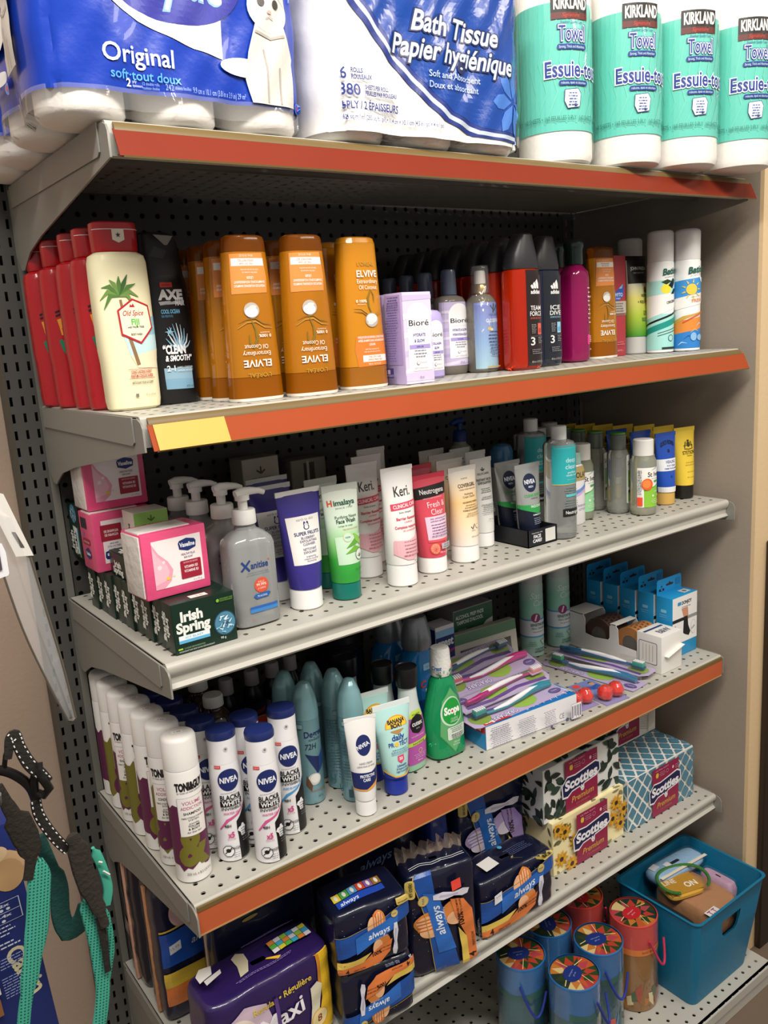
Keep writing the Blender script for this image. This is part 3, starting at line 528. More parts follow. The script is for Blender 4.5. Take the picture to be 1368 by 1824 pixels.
AMB = mat('#ffa422', 0.08, trans=0.62, ior=1.36, coat=0.3); AMBD = mat('#a85c14', 0.12, trans=0.65, ior=1.3); CLEARP = mat('#eef1f1', 0.06, trans=0.92, ior=1.35)
def elvive(cond):
    t = thing('conditioner_bottle' if cond else 'shampoo_bottle', '', 'conditioner' if cond else 'shampoo')
    Bm = mat('#d28a17', 0.2, trans=0.12, sss=0.15, coat=0.4) if cond else AMB
    part(t, 'base_rim', [(0.0, 0.0350, 0.0205, 3), (0.0035, 0.0362, 0.0215, 3), (0.0040, 0.0362, 0.0215, 3)], mat('#ece6da', 0.4))
    part(t, 'screw_cap', [(0.0042, 0.0362, 0.0215, 3), (0.030, 0.0352, 0.0212, 3)], mat('#b06c14', 0.2, trans=0.3, coat=0.4) if cond else mat('#b8690f', 0.12, trans=0.5, ior=1.3))
    L, o = part(t, 'bottle_body', [(0.0305, 0.0350, 0.0210, 3), (0.040, 0.0348, 0.0210, 3), (0.11, 0.0328, 0.0200, 2.8), (0.184 if not cond else 0.196, 0.0292, 0.0175, 2.8)], Bm)
    z0 = 0.1842 if not cond else 0.1962
    part(t, 'bottle_heel', [(z0, 0.0292, 0.0175, 2.8), (0.198, 0.0284, 0.0170, 2.8), (0.2025, 0.0270, 0.0158, 2.8), (0.2045, 0.0235, 0.013, 2.8), (0.205, 0.012, 0.006, 2.4)], Bm if cond else AMBD)
    f = L.on(0.11) if cond else L.on(0.11, flip=0.205)
    # the print is the same on both, set upside down on the shampoo (it stands on its cap)
    Wt, OR, GD = '#f0e7da', ('#d97a2e' if cond else '#e08a43'), '#b58a35'
    cx = 0.003
    if cond: zz = dict(brand=0.166, elv=0.151, ext=0.1425, oil=0.1345, pct=0.117, cur=0.103, coc=0.093, p0=0.030, p1=0.073)
    else: zz = dict(brand=0.170, elv=0.1535, ext=0.143, oil=0.1345, pct=0.122, cur=0.108, coc=0.092, p0=0.0225, p1=0.072)
    # panel is drawn first so that the words lie on it
    it = [Pg([(-0.019, zz['p0']), (0.030, zz['p0'] + 0.001), (0.030, zz['p1']), (-0.020, zz['p1'] - 0.001), (-0.0225, zz['p1'] - 0.02)], OR), Rc(-0.012 if cond else -0.020, zz['p0'] + 0.0065, 0.028, zz['p0'] + 0.0155, '#efe9e2')]
    p0 = zz['p0']
    it += [T('300 mL / 10.1 FL OZ', cx + 0.003, p0 + 0.0022, 0.0024, Wt, 0.020), T('FINE, DRY HAIR', cx + 0.004, p0 + 0.0118, 0.0025, '#a5642f', 0.020), T('CHEVEUX FINS ET SECS', cx + 0.004, p0 + 0.0080, 0.0025, '#a5642f', 0.024), T('with fine coconut oil', cx, p0 + 0.0228, 0.0022, Wt, 0.022), T('huile de noix de coco fine', cx, p0 + 0.0193, 0.0022, Wt, 0.026)]
    it += [T('WEIGHTLESS NOURISHING ' + ('CONDITIONER' if cond else 'SHAMPOO'), cx + 0.001, p0 + 0.0385, 0.0030, Wt, 0.044, 0.02), T('APRÈS-SHAMPOOING NOURRISSANT' if cond else 'SHAMPOOING NOURRISSANT', cx + 0.001, p0 + 0.0338, 0.0030, Wt, 0.044, 0.02), T('LÉGER', cx + 0.001, p0 + 0.0285, 0.0030, Wt, 0.010, 0.02)]
    c = zz['cur']
    it += [Ln([(-0.021, c + 0.0065), (-0.010, c + 0.0055), (0.002, c - 0.002), (0.014, c - 0.001), (0.026, c + 0.006)], [0.0006, 0.0014, 0.0020, 0.0014, 0.0006], GD), Ln([(-0.021, c + 0.0025), (-0.008, c + 0.0005), (0.002, c - 0.006), (0.014, c - 0.005), (0.024, c - 0.001)], [0.0005, 0.0014, 0.0016, 0.001, 0.0005], '#8d6a26'),
           Ln([(0.008, c - 0.004), (0.003, c + 0.008), (0.002, c + 0.020), (0.008, c + 0.031), (0.012, c + 0.024), (0.012, c + 0.014)], [0.001, 0.0024, 0.003, 0.0022, 0.002, 0.0008], '#7c6a28'),
           El(0.006, zz['coc'], 0.0105, 0.0095, '#b5aca4'), El(0.0065, zz['coc'] + 0.0022, 0.0088, 0.0062, '#e6e2dc'), El(0.004, zz['coc'] - 0.004, 0.005, 0.002, '#d8d2ca')]
    it += [T("L'ORÉAL", cx, zz['brand'], 0.0052, GD, 0.030, 0.01), T('ELVIVE', cx + 0.001, zz['elv'], 0.0085, Wt, 0.036, 0.02), T('Extraordinary', cx + 0.001, zz['ext'], 0.0055, Wt, 0.036), T('Oil Coconut', cx + 0.001, zz['oil'], 0.0055, Wt, 0.031), T('0 100%', -0.009, zz['pct'], 0.0036, Wt, 0.017, 0.02), T('RECYCLED BOTTLE', -0.009, zz['pct'] - 0.003, 0.0013, Wt, 0.013)]
    decal(t, f, it, 0.004); return t
EX = (-0.427, -0.358); E2 = (-0.349, -0.370); EC = (-0.253, -0.355)
EL = ['amber upside-down shampoo bottle at the front, right of the black shampoo', 'amber upside-down shampoo bottle, second in the row behind the leftmost front one', 'amber upside-down shampoo bottle, third in the row nearest the black shampoo', 'amber upside-down shampoo bottle, fourth back in the row nearest the black shampoo', 'amber upside-down shampoo bottle at the front, between two other amber front bottles', 'amber upside-down shampoo bottle half hidden behind the middle front amber one']
for k in range(4): spawn('elv', lambda: elvive(0), (EX[0] + 0.001 * k, EX[1] + 0.052 * k, SZ[2] + 0.0005), EL[k], 'amber shampoo bottles')
for k in range(2): spawn('elv', lambda: elvive(0), (E2[0] + 0.003 * k, E2[1] + 0.058 * k, SZ[2] + 0.0005), EL[4 + k], 'amber shampoo bottles')
for k in range(2): spawn('elvc', lambda: elvive(1), (EC[0] + 0.002 * k, EC[1] + 0.058 * k, SZ[2] + 0.0005), ('golden orange conditioner bottle standing left of the lilac serum carton', 'golden orange conditioner bottle hidden behind another of its kind')[k], 'golden conditioner bottles')
spawn('elv', None, (0.364, -0.272, SZ[2] + 0.0005), 'lone amber upside-down shampoo bottle between the magenta bottle and the red carton')
LIL, PUR = '#cdbfe6', '#5a4f9a'
def biore_print(cx, z0, h, w, name2, small=False):
    s = h / 0.118
    it = [('p', [(cx - w / 2, z0), (cx + w / 2, z0)] + [(cx + w / 2 * cos(a), z0 + h * 0.80 + w / 2 * 0.86 * sin(a)) for a in [pi * k / 14 for k in range(15)]], '#f3f0f2')]
    it += [T('Bioré', cx, z0 + 0.66 * h, 0.0098 * s, '#2c2a33', w * 0.86, 0.012), Rc(cx - w * 0.40, z0 + 0.60 * h, cx + w * 0.40, z0 + 0.603 * h, '#aaa4b8')]
    for k, l in enumerate(name2): it.append(T(l, cx, z0 + (0.505 - 0.085 * k) * h, 0.0050 * s, PUR, w * min(0.72, 0.075 * len(l)), 0.03))
    it += [Rc(cx - w * 0.45, z0 + 0.325 * h, cx + w * 0.45, z0 + 0.385 * h, '#a99ad6'), T('SERUM' if len(name2[0]) < 9 else 'TONER', cx, z0 + 0.340 * h, 0.0030 * s, PUR, w * 0.3, 0.03)]
    it += para(cx, z0 + 0.29 * h, w * 0.55, 3, 0.0050 * s, '#8a8796', 0.0016 * s, 5) + [El(cx - 0.006 * s, z0 + 0.12 * h, 0.0034 * s, 0.0034 * s, '#77748a', 16), El(cx - 0.006 * s, z0 + 0.12 * h, 0.0028 * s, 0.0028 * s, '#f3f0f2', 16), T('FRAGRANCE FREE', cx + 0.006 * s, z0 + 0.115 * h, 0.002 * s, '#77748a', w * 0.3), Rc(cx - w * 0.4, z0 + 0.06 * h, cx + w * 0.4, z0 + 0.063 * h, '#aaa4b8'), T('DAILY HYDRATING', cx, z0 + 0.03 * h, 0.0022 * s, '#77748a', w * 0.6)]
    return it
def biore_box():
    t = thing('serum_carton', '', 'carton'); w, d, h = 0.052, 0.042, 0.128
    MB().box(-w / 2, w / 2, -d / 2, d / 2, 0, h, mat('#c9b9ea', 0.4), 0.0008).build('carton_body', t)
    it = [Rc(-w / 2 + 0.0005, 0.0005, w / 2 - 0.0005, h - 0.0005, '#d9cfe6')]
    for k in range(5): it.append(Pg([(-0.026, 0.012 + 0.026 * k), (0.026, 0.03 + 0.022 * k), (0.026, 0.036 + 0.022 * k), (-0.026, 0.020 + 0.026 * k)], ('#efe7f0', '#cbbce0', '#e6dcec')[k % 3]) if 0.036 + 0.022 * k < h - 0.001 else None)
    it += [Rc(-0.0255, 0.004, 0.0255, 0.016, '#d3c4e2')] + biore_print(0.0015, 0.018, 0.096, 0.042, ['HYDRATE', '& GLOW']) + [T('30 mL', 0.002, 0.0075, 0.003, '#4c4668', 0.008)]
    decal(t, face('front', w, d, h), it, name='printed_front')
    decal(t, face('left', w, d, h), [Rc(-0.0165, 0.028, 0.0165, 0.125, '#b7a6e2')] + para(0, 0.121, 0.030, 26, 0.0035, '#6b5fa6', 0.0014, 9) + [Rc(-0.010, 0.010, 0.006, 0.024, '#463f7c'), T('HYDRATE', -0.002, 0.012, 0.003, LIL, 0.014), Rc(-0.008, 0.016, -0.002, 0.022, LIL)], name='printed_side')
    return t
spawn('biore_box', biore_box, (-0.179, -0.371, SZ[2] + 0.0005), 'lilac serum carton standing at the shelf front, right of the golden conditioner')
spawn('biore_box', None, (-0.183 + 0.012, -0.318, SZ[2] + 0.0005), 'lilac serum carton hidden behind the front serum carton')
def biore_toner():
    t = thing('toner_bottle', '', 'toner'); GL = film('#d9d2cb', haze=0.35, bump=0, gloss=1.0)
    L, o = part(t, 'bottle_body', [(0, 0.0245, 0.0155, 3.2), (0.003, 0.0268, 0.0178, 3.2), (0.012, 0.0275, 0.0185, 3.2), (0.108, 0.0275, 0.0185, 3.2), (0.118, 0.0268, 0.018, 3), (0.1235, 0.0235, 0.0155, 2.8), (0.1265, 0.015, 0.0115, 2.2), (0.127, 0.012, 0.011, 2)], mat('#a39a90', 0.12, trans=0.55, ior=1.33))
    lathe(t, 'screw_cap', [(0.1275, 0.0128), (0.129, 0.0132), (0.163, 0.0122), (0.1665, 0.0112), (0.168, 0.0085), (0.1682, 0.0)], mat('#566176', 0.3, coat=0.3))
    f = L.on(0.06); it = [Rc(-0.034, 0.014, 0.034, 0.116, '#c2b4d8')]
    for k in range(7): it.append(Pg([(-0.034, 0.014 + 0.014 * k), (0.034, 0.02 + 0.013 * k), (0.034, 0.027 + 0.013 * k), (-0.034, 0.018 + 0.014 * k)], ('#d9d0e4', '#b4a3cf', '#cfc3de')[k % 3]))
    it += biore_print(0.004, 0.026, 0.086, 0.044, ['HYDRATE & GLOW', 'HYDRATATION & ÉCLAT']) + [T('235 mL', 0.006, 0.0180, 0.003, '#4c4668', 0.010)]
    decal(t, f, it, 0.004); return t
spawn('toner', biore_toner, (-0.013, -0.271, SZ[2] + 0.0005), 'lilac toner bottle with slate cap, front one beside the clear spray')
for k, (px, y) in enumerate(((754, -0.215), (722, -0.165), (692, -0.115))):
    spawn('toner', None, ({754: -0.016, 722: -0.016, 692: -0.016}[px], y, SZ[2] + 0.0005), ('lilac toner bottle with slate cap, first behind the serum carton', 'lilac toner bottle with slate cap, middle one of the half hidden row', 'lilac toner bottle with slate cap, farthest back of its row')[k], 'toner bottles')
def cleanser():
    t = thing('cleanser_tube', '', 'cleanser')
    L, o = part(t, 'tube_body', [(0, 0.021, 0.012, 2.6), (0.003, 0.0235, 0.0145, 2.6), (0.085, 0.0245, 0.0150, 2.6), (0.098, 0.0225, 0.0135, 2.4), (0.103, 0.017, 0.011, 2.2), (0.1045, 0.008, 0.006, 2)], mat('#b5a6dc', 0.35))
    decal(t, L.on(0.05), biore_print(0.002, 0.012, 0.078, 0.032, ['COLLAGEN', 'GLOW']), 0.004); return t
spawn('cleanser', cleanser, (-0.093, -0.312, SZ[2] + 0.0005), 'small lilac cleanser tube squeezed between the serum carton and the toner')
def gloss_spray():
    t = thing('hair_spray_bottle', '', 'hair spray')
    L, o = part(t, 'bottle_body', [(0, 0.0205, 0.0205, 2.6), (0.004, 0.0235, 0.0235, 2.6), (0.108, 0.0235, 0.0235, 2.6), (0.118, 0.021, 0.021, 2.4), (0.124, 0.015, 0.015, 2.2), (0.126, 0.011, 0.011, 2)], mat('#9a9384', 0.1, trans=0.5, ior=1.33))
    lathe(t, 'gold_collar', [(0.1262, 0.0122), (0.139, 0.0122), (0.142, 0.010)], mat('#c9a05a', 0.25, metal=0.9))
    lathe(t, 'pump_head', [(0.1422, 0.0095), (0.160, 0.0090), (0.163, 0.0075), (0.1635, 0.0)], mat('#efeae2', 0.35))
    part(t, 'clear_overcap', [(0.1275, 0.0150, 0.0150, 2), (0.166, 0.0142, 0.0142, 2), (0.170, 0.0125, 0.0125, 2)], film(haze=0.08, bump=0, gloss=1.1), cap0=False)
    f = L.on(0.06); g = grad('gloss', [(0.006, '#9fc3d2'), (0.05, '#86a6cf'), (0.11, '#7d86c6')])
    it = [('p', [(-0.031, 0.006), (0.031, 0.006), (0.031, 0.112), (-0.031, 0.112)], g), Ln([(0.004, 0.095), (0.006, 0.110)], 0.003, '#3d5a5c'), Ln([(0.006, 0.098), (0.014, 0.108)], 0.002, '#3d5a5c'), Ln([(0.006, 0.098), (-0.002, 0.107)], 0.002, '#3d5a5c'), T('HEALING', 0.004, 0.090, 0.004, '#4a5a8f', 0.018), T('GLOSSIFIER', 0.004, 0.080, 0.0055, '#e9edf4', 0.030, 0.02), El(-0.004, 0.070, 0.0045, 0.003, '#cdb36a'), El(0.000, 0.0685, 0.003, 0.002, '#e8e0b6')] + para(0.006, 0.064, 0.028, 8, 0.0052, '#41517c', 0.0016, 4) + [Rc(-0.012, 0.0075, 0.016, 0.0098, '#b79a5c')]
    decal(t, f, it, 0.004)
    part(t, 'shrink_wrap', [(0.002, 0.0245, 0.0245, 2.6), (0.112, 0.0245, 0.0245, 2.6), (0.125, 0.019, 0.019, 2.2), (0.140, 0.0165, 0.0165, 2), (0.171, 0.0150, 0.0150, 2)], film(haze=0.02, bump=0.5, scale=60), cap0=False, cap1=False); return t
spawn('gloss', gloss_spray, (0.032, -0.298, SZ[2] + 0.0005), 'shrink-wrapped blue gloss spray bottle left of the orange red shower gel')
def adidas(ice):
    t = thing('shower_gel_bottle', '', 'shower gel'); w, d = 0.0325, 0.0215
    L, o = part(t, 'bottle_body', [(0, w - 0.005, d - 0.005, 3.4), (0.004, w - 0.001, d - 0.001, 3.4), (0.012, w, d, 3.4), (0.150, w, d, 3.4), (0.158, w - 0.001, d - 0.001, 3.2), (0.160, w - 0.004, d - 0.003, 3)], mat('#12203f', 0.12, trans=0.35, coat=0.4) if ice else mat('#e2330e', 0.1, trans=0.55, ior=1.36, coat=0.3))
    part(t, 'slanted_cap', [(0.1602, w - 0.0025, d - 0.002, 3.2), (0.166, w - 0.002, d - 0.0015, 3.2), (0.184, w - 0.005, d - 0.003, 3), (0.203, w - 0.012, d - 0.006, 2.8, 0.003), (0.213, w - 0.0155, d - 0.008, 2.8, 0.005), (0.2155, w - 0.019, d - 0.011, 2.8, 0.006)], mat('#2b2b2e', 0.4))
    Wt = '#e6e4e2'; A_ = '#8fc3dd' if ice else '#d9614f'; f = L.on(0.08)
    it = [Rc(-0.020, 0.010, 0.030, 0.158, mat('#131824', 0.15, coat=0.6)) if ice else Pg([(-0.010, 0.006), (0.030, 0.006), (0.030, 0.158), (-0.010, 0.158)], mat('#1d0f0f', 0.15, coat=0.6))]
    cx = 0.008 if ice else 0.011
    for k in range(3): b = cx - 0.006 + 0.0056 * k; hh = 0.0065 + 0.0042 * k; it.append(Pg([(b - 0.0022, 0.1285), (b + 0.0022, 0.1285), (b + 0.0022 - 0.0006, 0.1285 + hh * 0.55), (b - 0.0015, 0.1285 + hh), (b - 0.0052, 0.1285 + hh * 0.72)], Wt))
    it += [T('adidas', cx, 0.1205, 0.0062, Wt, 0.022, 0.035), T('ICE' if ice else 'TEAM', cx, 0.0945, 0.0070, Wt, 0.025, 0.012), T('DIVE' if ice else 'FORCE', cx, 0.0855, 0.0070, Wt, 0.028, 0.012), T('SHOWER GEL DOUCHE', cx, 0.0805, 0.0028, A_, 0.027), Rc(cx + 0.003, 0.0555, cx + 0.0125, 0.0735, A_), T('3', cx - 0.009, 0.0390, 0.0125, Wt, 0.010, 0.012), Rc(cx - 0.014, 0.0530, cx + 0.014, 0.0533, '#7e7c80'), El(cx + 0.008, 0.062, 0.0032, 0.004, '#5da0c6' if ice else '#b83a33'), T('400 mL e 13.5 FL OZ', cx, 0.0105, 0.0032, '#b9b3b0', 0.026)]
    it += para(cx - 0.006, 0.071, 0.012, 6, 0.0026, '#8f8a8b', 0.0010, 5, True) + para(cx + 0.007, 0.050, 0.010, 4, 0.0028, '#8f8a8b', 0.0010, 6, True) + para(cx - 0.001, 0.031, 0.024, 3, 0.003, '#8f8a8b', 0.001, 7, True)
    decal(t, f, it, 0.004); return t
AX = (0.079, -0.344)
AL = ['orange red shower gel bottle with slanted grey cap at the shelf front', 'orange red shower gel bottle, second in its row behind the front one', 'black capped shower gel bottle, third in the row behind the orange red one', 'black capped shower gel bottle, fourth in the row behind the orange red one', 'black capped shower gel bottle, fifth in the row behind the orange red one', 'black capped shower gel bottle, sixth in the row behind the orange red one', 'black capped shower gel bottle, last at the back of the orange red row']
for k in range(7): spawn('team', lambda: adidas(0), (AX[0] + 0.0005 * k, AX[1] + 0.0505 * k, SZ[2] + 0.0005), AL[k], 'orange red shower gels')
spawn('ice', lambda: adidas(1), (0.157, -0.318, SZ[2] + 0.0005), 'navy shower gel bottle with slanted grey cap beside the orange red one')
def magenta():
    t = thing('shampoo_bottle', '', 'shampoo')
    L, o = part(t, 'bottle_body', [(0, 0.020, 0.015, 3.4), (0.003, 0.0245, 0.0195, 3.4), (0.010, 0.0255, 0.0205, 3.4), (0.148, 0.0255, 0.0205, 3.4), (0.157, 0.0245, 0.0195, 3), (0.165, 0.0185, 0.0155, 2.6), (0.170, 0.0135, 0.0135, 2)], mat('#b3186a', 0.1, trans=0.5, ior=1.36, coat=0.3))
    lathe(t, 'flared_cap', [(0.1702, 0.0150), (0.172, 0.0158), (0.196, 0.0158), (0.200, 0.0175), (0.207, 0.0182), (0.2105, 0.0165), (0.2125, 0.0155), (0.213, 0.0)], mat('#17302c', 0.3, coat=0.3))
    f = L.on(0.08); it = [Rr(0.010, 0.030, 0.024, 0.048, 0.003, '#d43a86'), El(0.020, 0.09, 0.004, 0.012, '#b8a24e')] + para(0.017, 0.128, 0.012, 9, 0.0075, '#e4bcd0', 0.002, 6) + para(0.017, 0.044, 0.010, 4, 0.003, '#f0d0dd', 0.001, 8) + [T('Herbal', 0.016, 0.112, 0.004, '#f0d8e4', 0.014), T('385 mL', 0.018, 0.02, 0.003, '#e4bcd0', 0.01)]
    decal(t, f, it, 0.004); return t
spawn('magenta', magenta, (0.259, -0.300, SZ[2] + 0.0005), 'magenta bottle with flared dark green cap, front one')
spawn('magenta', None, (0.279, -0.240, SZ[2] + 0.0005), 'magenta bottle with flared dark green cap, hidden behind the navy shower gel')
def phyto():
    t = thing('hair_care_carton', '', 'carton'); w, d, h = 0.044, 0.040, 0.190
    MB().box(-w / 2, w / 2, -d / 2, d / 2, 0, h, mat('#a8343f', 0.45), 0.0008).build('carton_body', t)
    it = [Pg([(-0.018, 0.104), (-0.012, 0.120), (0.002, 0.128), (0.013, 0.136), (0.016, 0.126), (0.014, 0.114), (0.002, 0.106)], '#2b57b5'), Pg([(0.000, 0.128), (0.013, 0.1365), (0.010, 0.128)], '#8fb7e6'), T('PHYTO', -0.001, 0.1135, 0.0065, '#dfe7f4', 0.026, 0.02), T('PARIS', -0.001, 0.108, 0.003, '#dfe7f4', 0.012), Rc(-0.022, 0.082, 0.022, 0.1045, '#b5aca2'), Rc(-0.022, 0.077, 0.022, 0.082, '#8e6a5e'), T('INTENSE HYDRATING SHAMPOO', 0, 0.0785, 0.0025, '#4b2a2a', 0.034), T('100 ML e', 0.004, 0.009, 0.0035, '#d9a9a6', 0.016)] + para(-0.002, 0.099, 0.034, 4, 0.0045, '#6f665e', 0.0016, 5) + para(0, 0.026, 0.03, 2, 0.004, '#c77f80', 0.0012, 3)
    decal(t, face('front', w, d, h), it, name='printed_front'); return t
spawn('phyto', phyto, (0.418, -0.252, SZ[2] + 0.0005), 'narrow red carton with blue leaf mark beside the lone amber shampoo')
def tube(name, cat, h, w, bodymat, capmat, caph, r=0.019, capr=None, seam=0.0012, d_top=None, seam_mat=None, crimp=0.006):
    """squeeze tube standing on its cap: round at the cap, flat at the crimped top"""
    t = thing(name, '', cat); cr = capr or r
    part(t, 'flip_cap', [(0, cr - 0.002, cr - 0.002, 2), (0.002, cr, cr, 2), (caph * 0.85, cr, cr, 2), (caph, cr - 0.0006, cr - 0.0006, 2)], capmat)
    k = []
    for i in range(13):
        q = i / 12; k.append((caph + 0.0006 + (h - crimp - caph) * q, r + (w / 2 - r) * q ** 0.8, r * (1 - q ** 1.7) * 0.97 + 0.0015, 2))
    L, o = part(t, 'tube_body', k, bodymat)
    mb = MB(); q = w / 2
    mb.box(-q, q, -seam, seam, h - crimp - 0.0004, h, seam_mat or bodymat)
    mb.build('crimped_seam', t); return t, L
def frieda():
    g = grad('frieda', [(0.036, '#3f8f2c'), (0.075, '#a9c23c'), (0.11, '#e9e07a'), (0.135, '#f1edd2')])
    t, L = tube('conditioner_tube', 'conditioner', 0.190, 0.060, g, mat('#b9b8b5', 0.4), 0.034, 0.0225, crimp=0.008, seam_mat=mat('#171717', 0.3))
    f = L.on(0.12); it = [Pg([(-0.030, 0.137), (0.030, 0.137), (0.030, 0.183), (-0.030, 0.183)], '#1a1a19'), T('JOHN FRIEDA', 0.002, 0.163, 0.0062, '#e4e2dc', 0.046, 0.015), T('HAIR CARE EXPERTS', 0.002, 0.156, 0.003, '#bdbab2', 0.034), Pg([(0.006, 0.135), (0.016, 0.125), (0.018, 0.108), (0.008, 0.118), (0.004, 0.126)], '#f3e7ae'), El(0.013, 0.126, 0.006, 0.004, '#b86a2b'), El(0.013, 0.122, 0.0065, 0.0035, '#8c4b20'), T('REPAIR', 0.010, 0.1105, 0.0055, '#5b5530', 0.026, 0.01), T('DETOX', 0.010, 0.105, 0.003, '#5b5530', 0.012), T('+ REJUVENATE', 0.006, 0.0985, 0.0055, '#5b5530', 0.040, 0.01), T('CONDITIONER', 0.010, 0.080, 0.004, '#3d4a24', 0.026, 0.01), T('REVITALISANT', 0.010, 0.075, 0.004, '#3d4a24', 0.026, 0.01), Rc(-0.008, 0.064, 0.026, 0.0705, '#55803a'), T('250 mL', 0.014, 0.050, 0.003, '#2f4a1e', 0.010)] + para(0.010, 0.060, 0.022, 2, 0.004, '#6d8f3f', 0.0012, 3)
    decal(t, f, it, 0.004); return t
spawn('frieda', frieda, (0.496 - 0.007, -0.258, SZ[2] + 0.0005), 'yellow green conditioner tube with black top between red carton and spray cans')
def can(name, cat, r, h, caph, capmat, bodymat, shoulder=0.006, capr=None):
    t = thing(name, '', cat); c = capr or r - 0.0006
    L, o = part(t, 'can_body', [(0, r - 0.003, r - 0.003, 2), (0.002, r, r, 2), (h - caph - 0.004, r, r, 2), (h - caph, r - 0.001, r - 0.001, 2)], bodymat)
    lathe(t, 'cap', [(h - caph + 0.0002, c), (h - 0.006, c), (h - 0.002, c - 0.002), (h, c - 0.006), (h + 0.0002, 0)], capmat); return t, L
def batiste(fresh):
    t, L = can('dry_shampoo_can', 'dry shampoo', 0.0255, 0.232, 0.058, mat('#d9d7d6', 0.4), mat('#e9eaea', 0.35)); f = L.on(0.1); GR = '#12584c'
    if fresh:
        it = [Rc(-0.06, 0.006, 0.06, 0.055, '#2f7fcb'), Pg([(-0.06, 0.045), (-0.02, 0.060), (0.02, 0.066), (0.06, 0.080), (0.06, 0.05), (-0.06, 0.03)], '#e08a3c'), Pg([(-0.06, 0.050), (-0.02, 0.068), (0.02, 0.075), (0.06, 0.088), (0.06, 0.080), (0.0, 0.068), (-0.06, 0.045)], '#c9a24a'), Pg([(-0.06, 0.098), (0.06, 0.118), (0.06, 0.145), (-0.06, 0.132)], '#3f93d8'), Pg([(-0.06, 0.075), (-0.02, 0.083), (0.06, 0.098), (0.06, 0.118), (-0.06, 0.098)], '#eceae6')]
        for k in range(9): it.append(Ln([(-0.03 + 0.012 * k, 0.012 + 0.012 * (k % 4)), (-0.022 + 0.012 * k, 0.018 + 0.012 * (k % 4)), (-0.012 + 0.012 * k, 0.016 + 0.011 * (k % 4))], [0.0005, 0.002, 0.0004], ('#bfe0f2', '#174f98', '#f0b45a')[k % 3]))
        it += [Pg([(0.012, 0.142), (0.03, 0.138), (0.03, 0.128), (0.018, 0.132)], '#dfeaf4'), El(-0.004, 0.118, 0.0105, 0.0105, '#e9c74a')] + [Ln([(-0.004 + 0.0125 * cos(a), 0.118 + 0.0125 * sin(a)), (-0.004 + 0.019 * cos(a), 0.118 + 0.019 * sin(a))], [0.003, 0.001], '#e9c74a') for a in [2 * pi * k / 9 for k in range(9)]]
        it += [Ln([(-0.02, 0.056), (0.0, 0.066), (0.03, 0.076)], 0.0025, '#d5602e'), T('FRESH', 0.008, 0.0945, 0.0060, '#d98a45', 0.024, 0.01, 0, 0.10), T('COOL & CRISP', 0.004, 0.1035, 0.002, '#8a8a86', 0.02, 0, 0, 0.10), El(0.000, 0.028, 0.006, 0.008, '#86b6e0'), El(0.014, 0.026, 0.007, 0.006, '#86b6e0')]
    else:
        it = [Rc(-0.06, 0.006, 0.06, 0.075, '#9fd8d2'), Pg([(-0.06, 0.030), (0.06, 0.070), (0.06, 0.082), (-0.06, 0.042)], '#1d8f84'), Pg([(-0.06, 0.048), (0.06, 0.088), (0.06, 0.092), (-0.06, 0.052)], '#0f1716'), Pg([(-0.06, 0.060), (0.06, 0.100), (0.06, 0.128), (-0.06, 0.108)], '#eceae6'), Pg([(-0.06, 0.107), (0.06, 0.120), (0.06, 0.142), (-0.06, 0.136)], '#a9dcd6'), El(-0.004, 0.122, 0.010, 0.009, '#f0d93a'), Pg([(0.0, 0.128), (0.012, 0.142), (0.02, 0.138), (0.010, 0.122)], '#121615'), Pg([(-0.014, 0.135), (-0.002, 0.140), (0.008, 0.136), (-0.004, 0.130)], '#2c3a12'), Pg([(0.006, 0.112), (0.014, 0.122), (0.024, 0.122), (0.016, 0.112)], '#1b2a22'), T('ORIGINAL', 0.010, 0.0955, 0.0050, '#1b1b1b', 0.026, 0.02, 0, 0.2), Ln([(-0.02, 0.038), (0.02, 0.048)], 0.001, '#0f1716'), Ln([(-0.02, 0.033), (0.02, 0.043)], 0.001, '#0f1716'), El(0.006, 0.028, 0.006, 0.0065, '#3b4a48'), El(0.006, 0.028, 0.0048, 0.0052, '#9fd8d2'), Rc(-0.012, 0.007, 0.02, 0.011, '#20302e')]
    it += [T('Batiste', 0.010, 0.150, 0.0115, GR, 0.042, 0.03, 0.25, 0.12), T('DRY SHAMPOO • SHAMPOOING SEC', 0.010, 0.1445, 0.0018, GR, 0.034, 0, 0, 0.12)]
    decal(t, f, it, 0.004); return t
spawn('bat_o', lambda: batiste(0), (0.511, -0.300, SZ[2] + 0.0005), 'white capped dry shampoo can with teal stripes and yellow flower print', rz=-0.35)
spawn('bat_f', lambda: batiste(1), (0.554, -0.330, SZ[2] + 0.0005), 'white capped dry shampoo can with blue sun and sea print, last on the right', rz=-0.45)
spawn('bat_o', None, (0.567, -0.185, SZ[2] + 0.0005), 'white capped dry shampoo can hidden behind the yellow green tube', rz=-0.3)

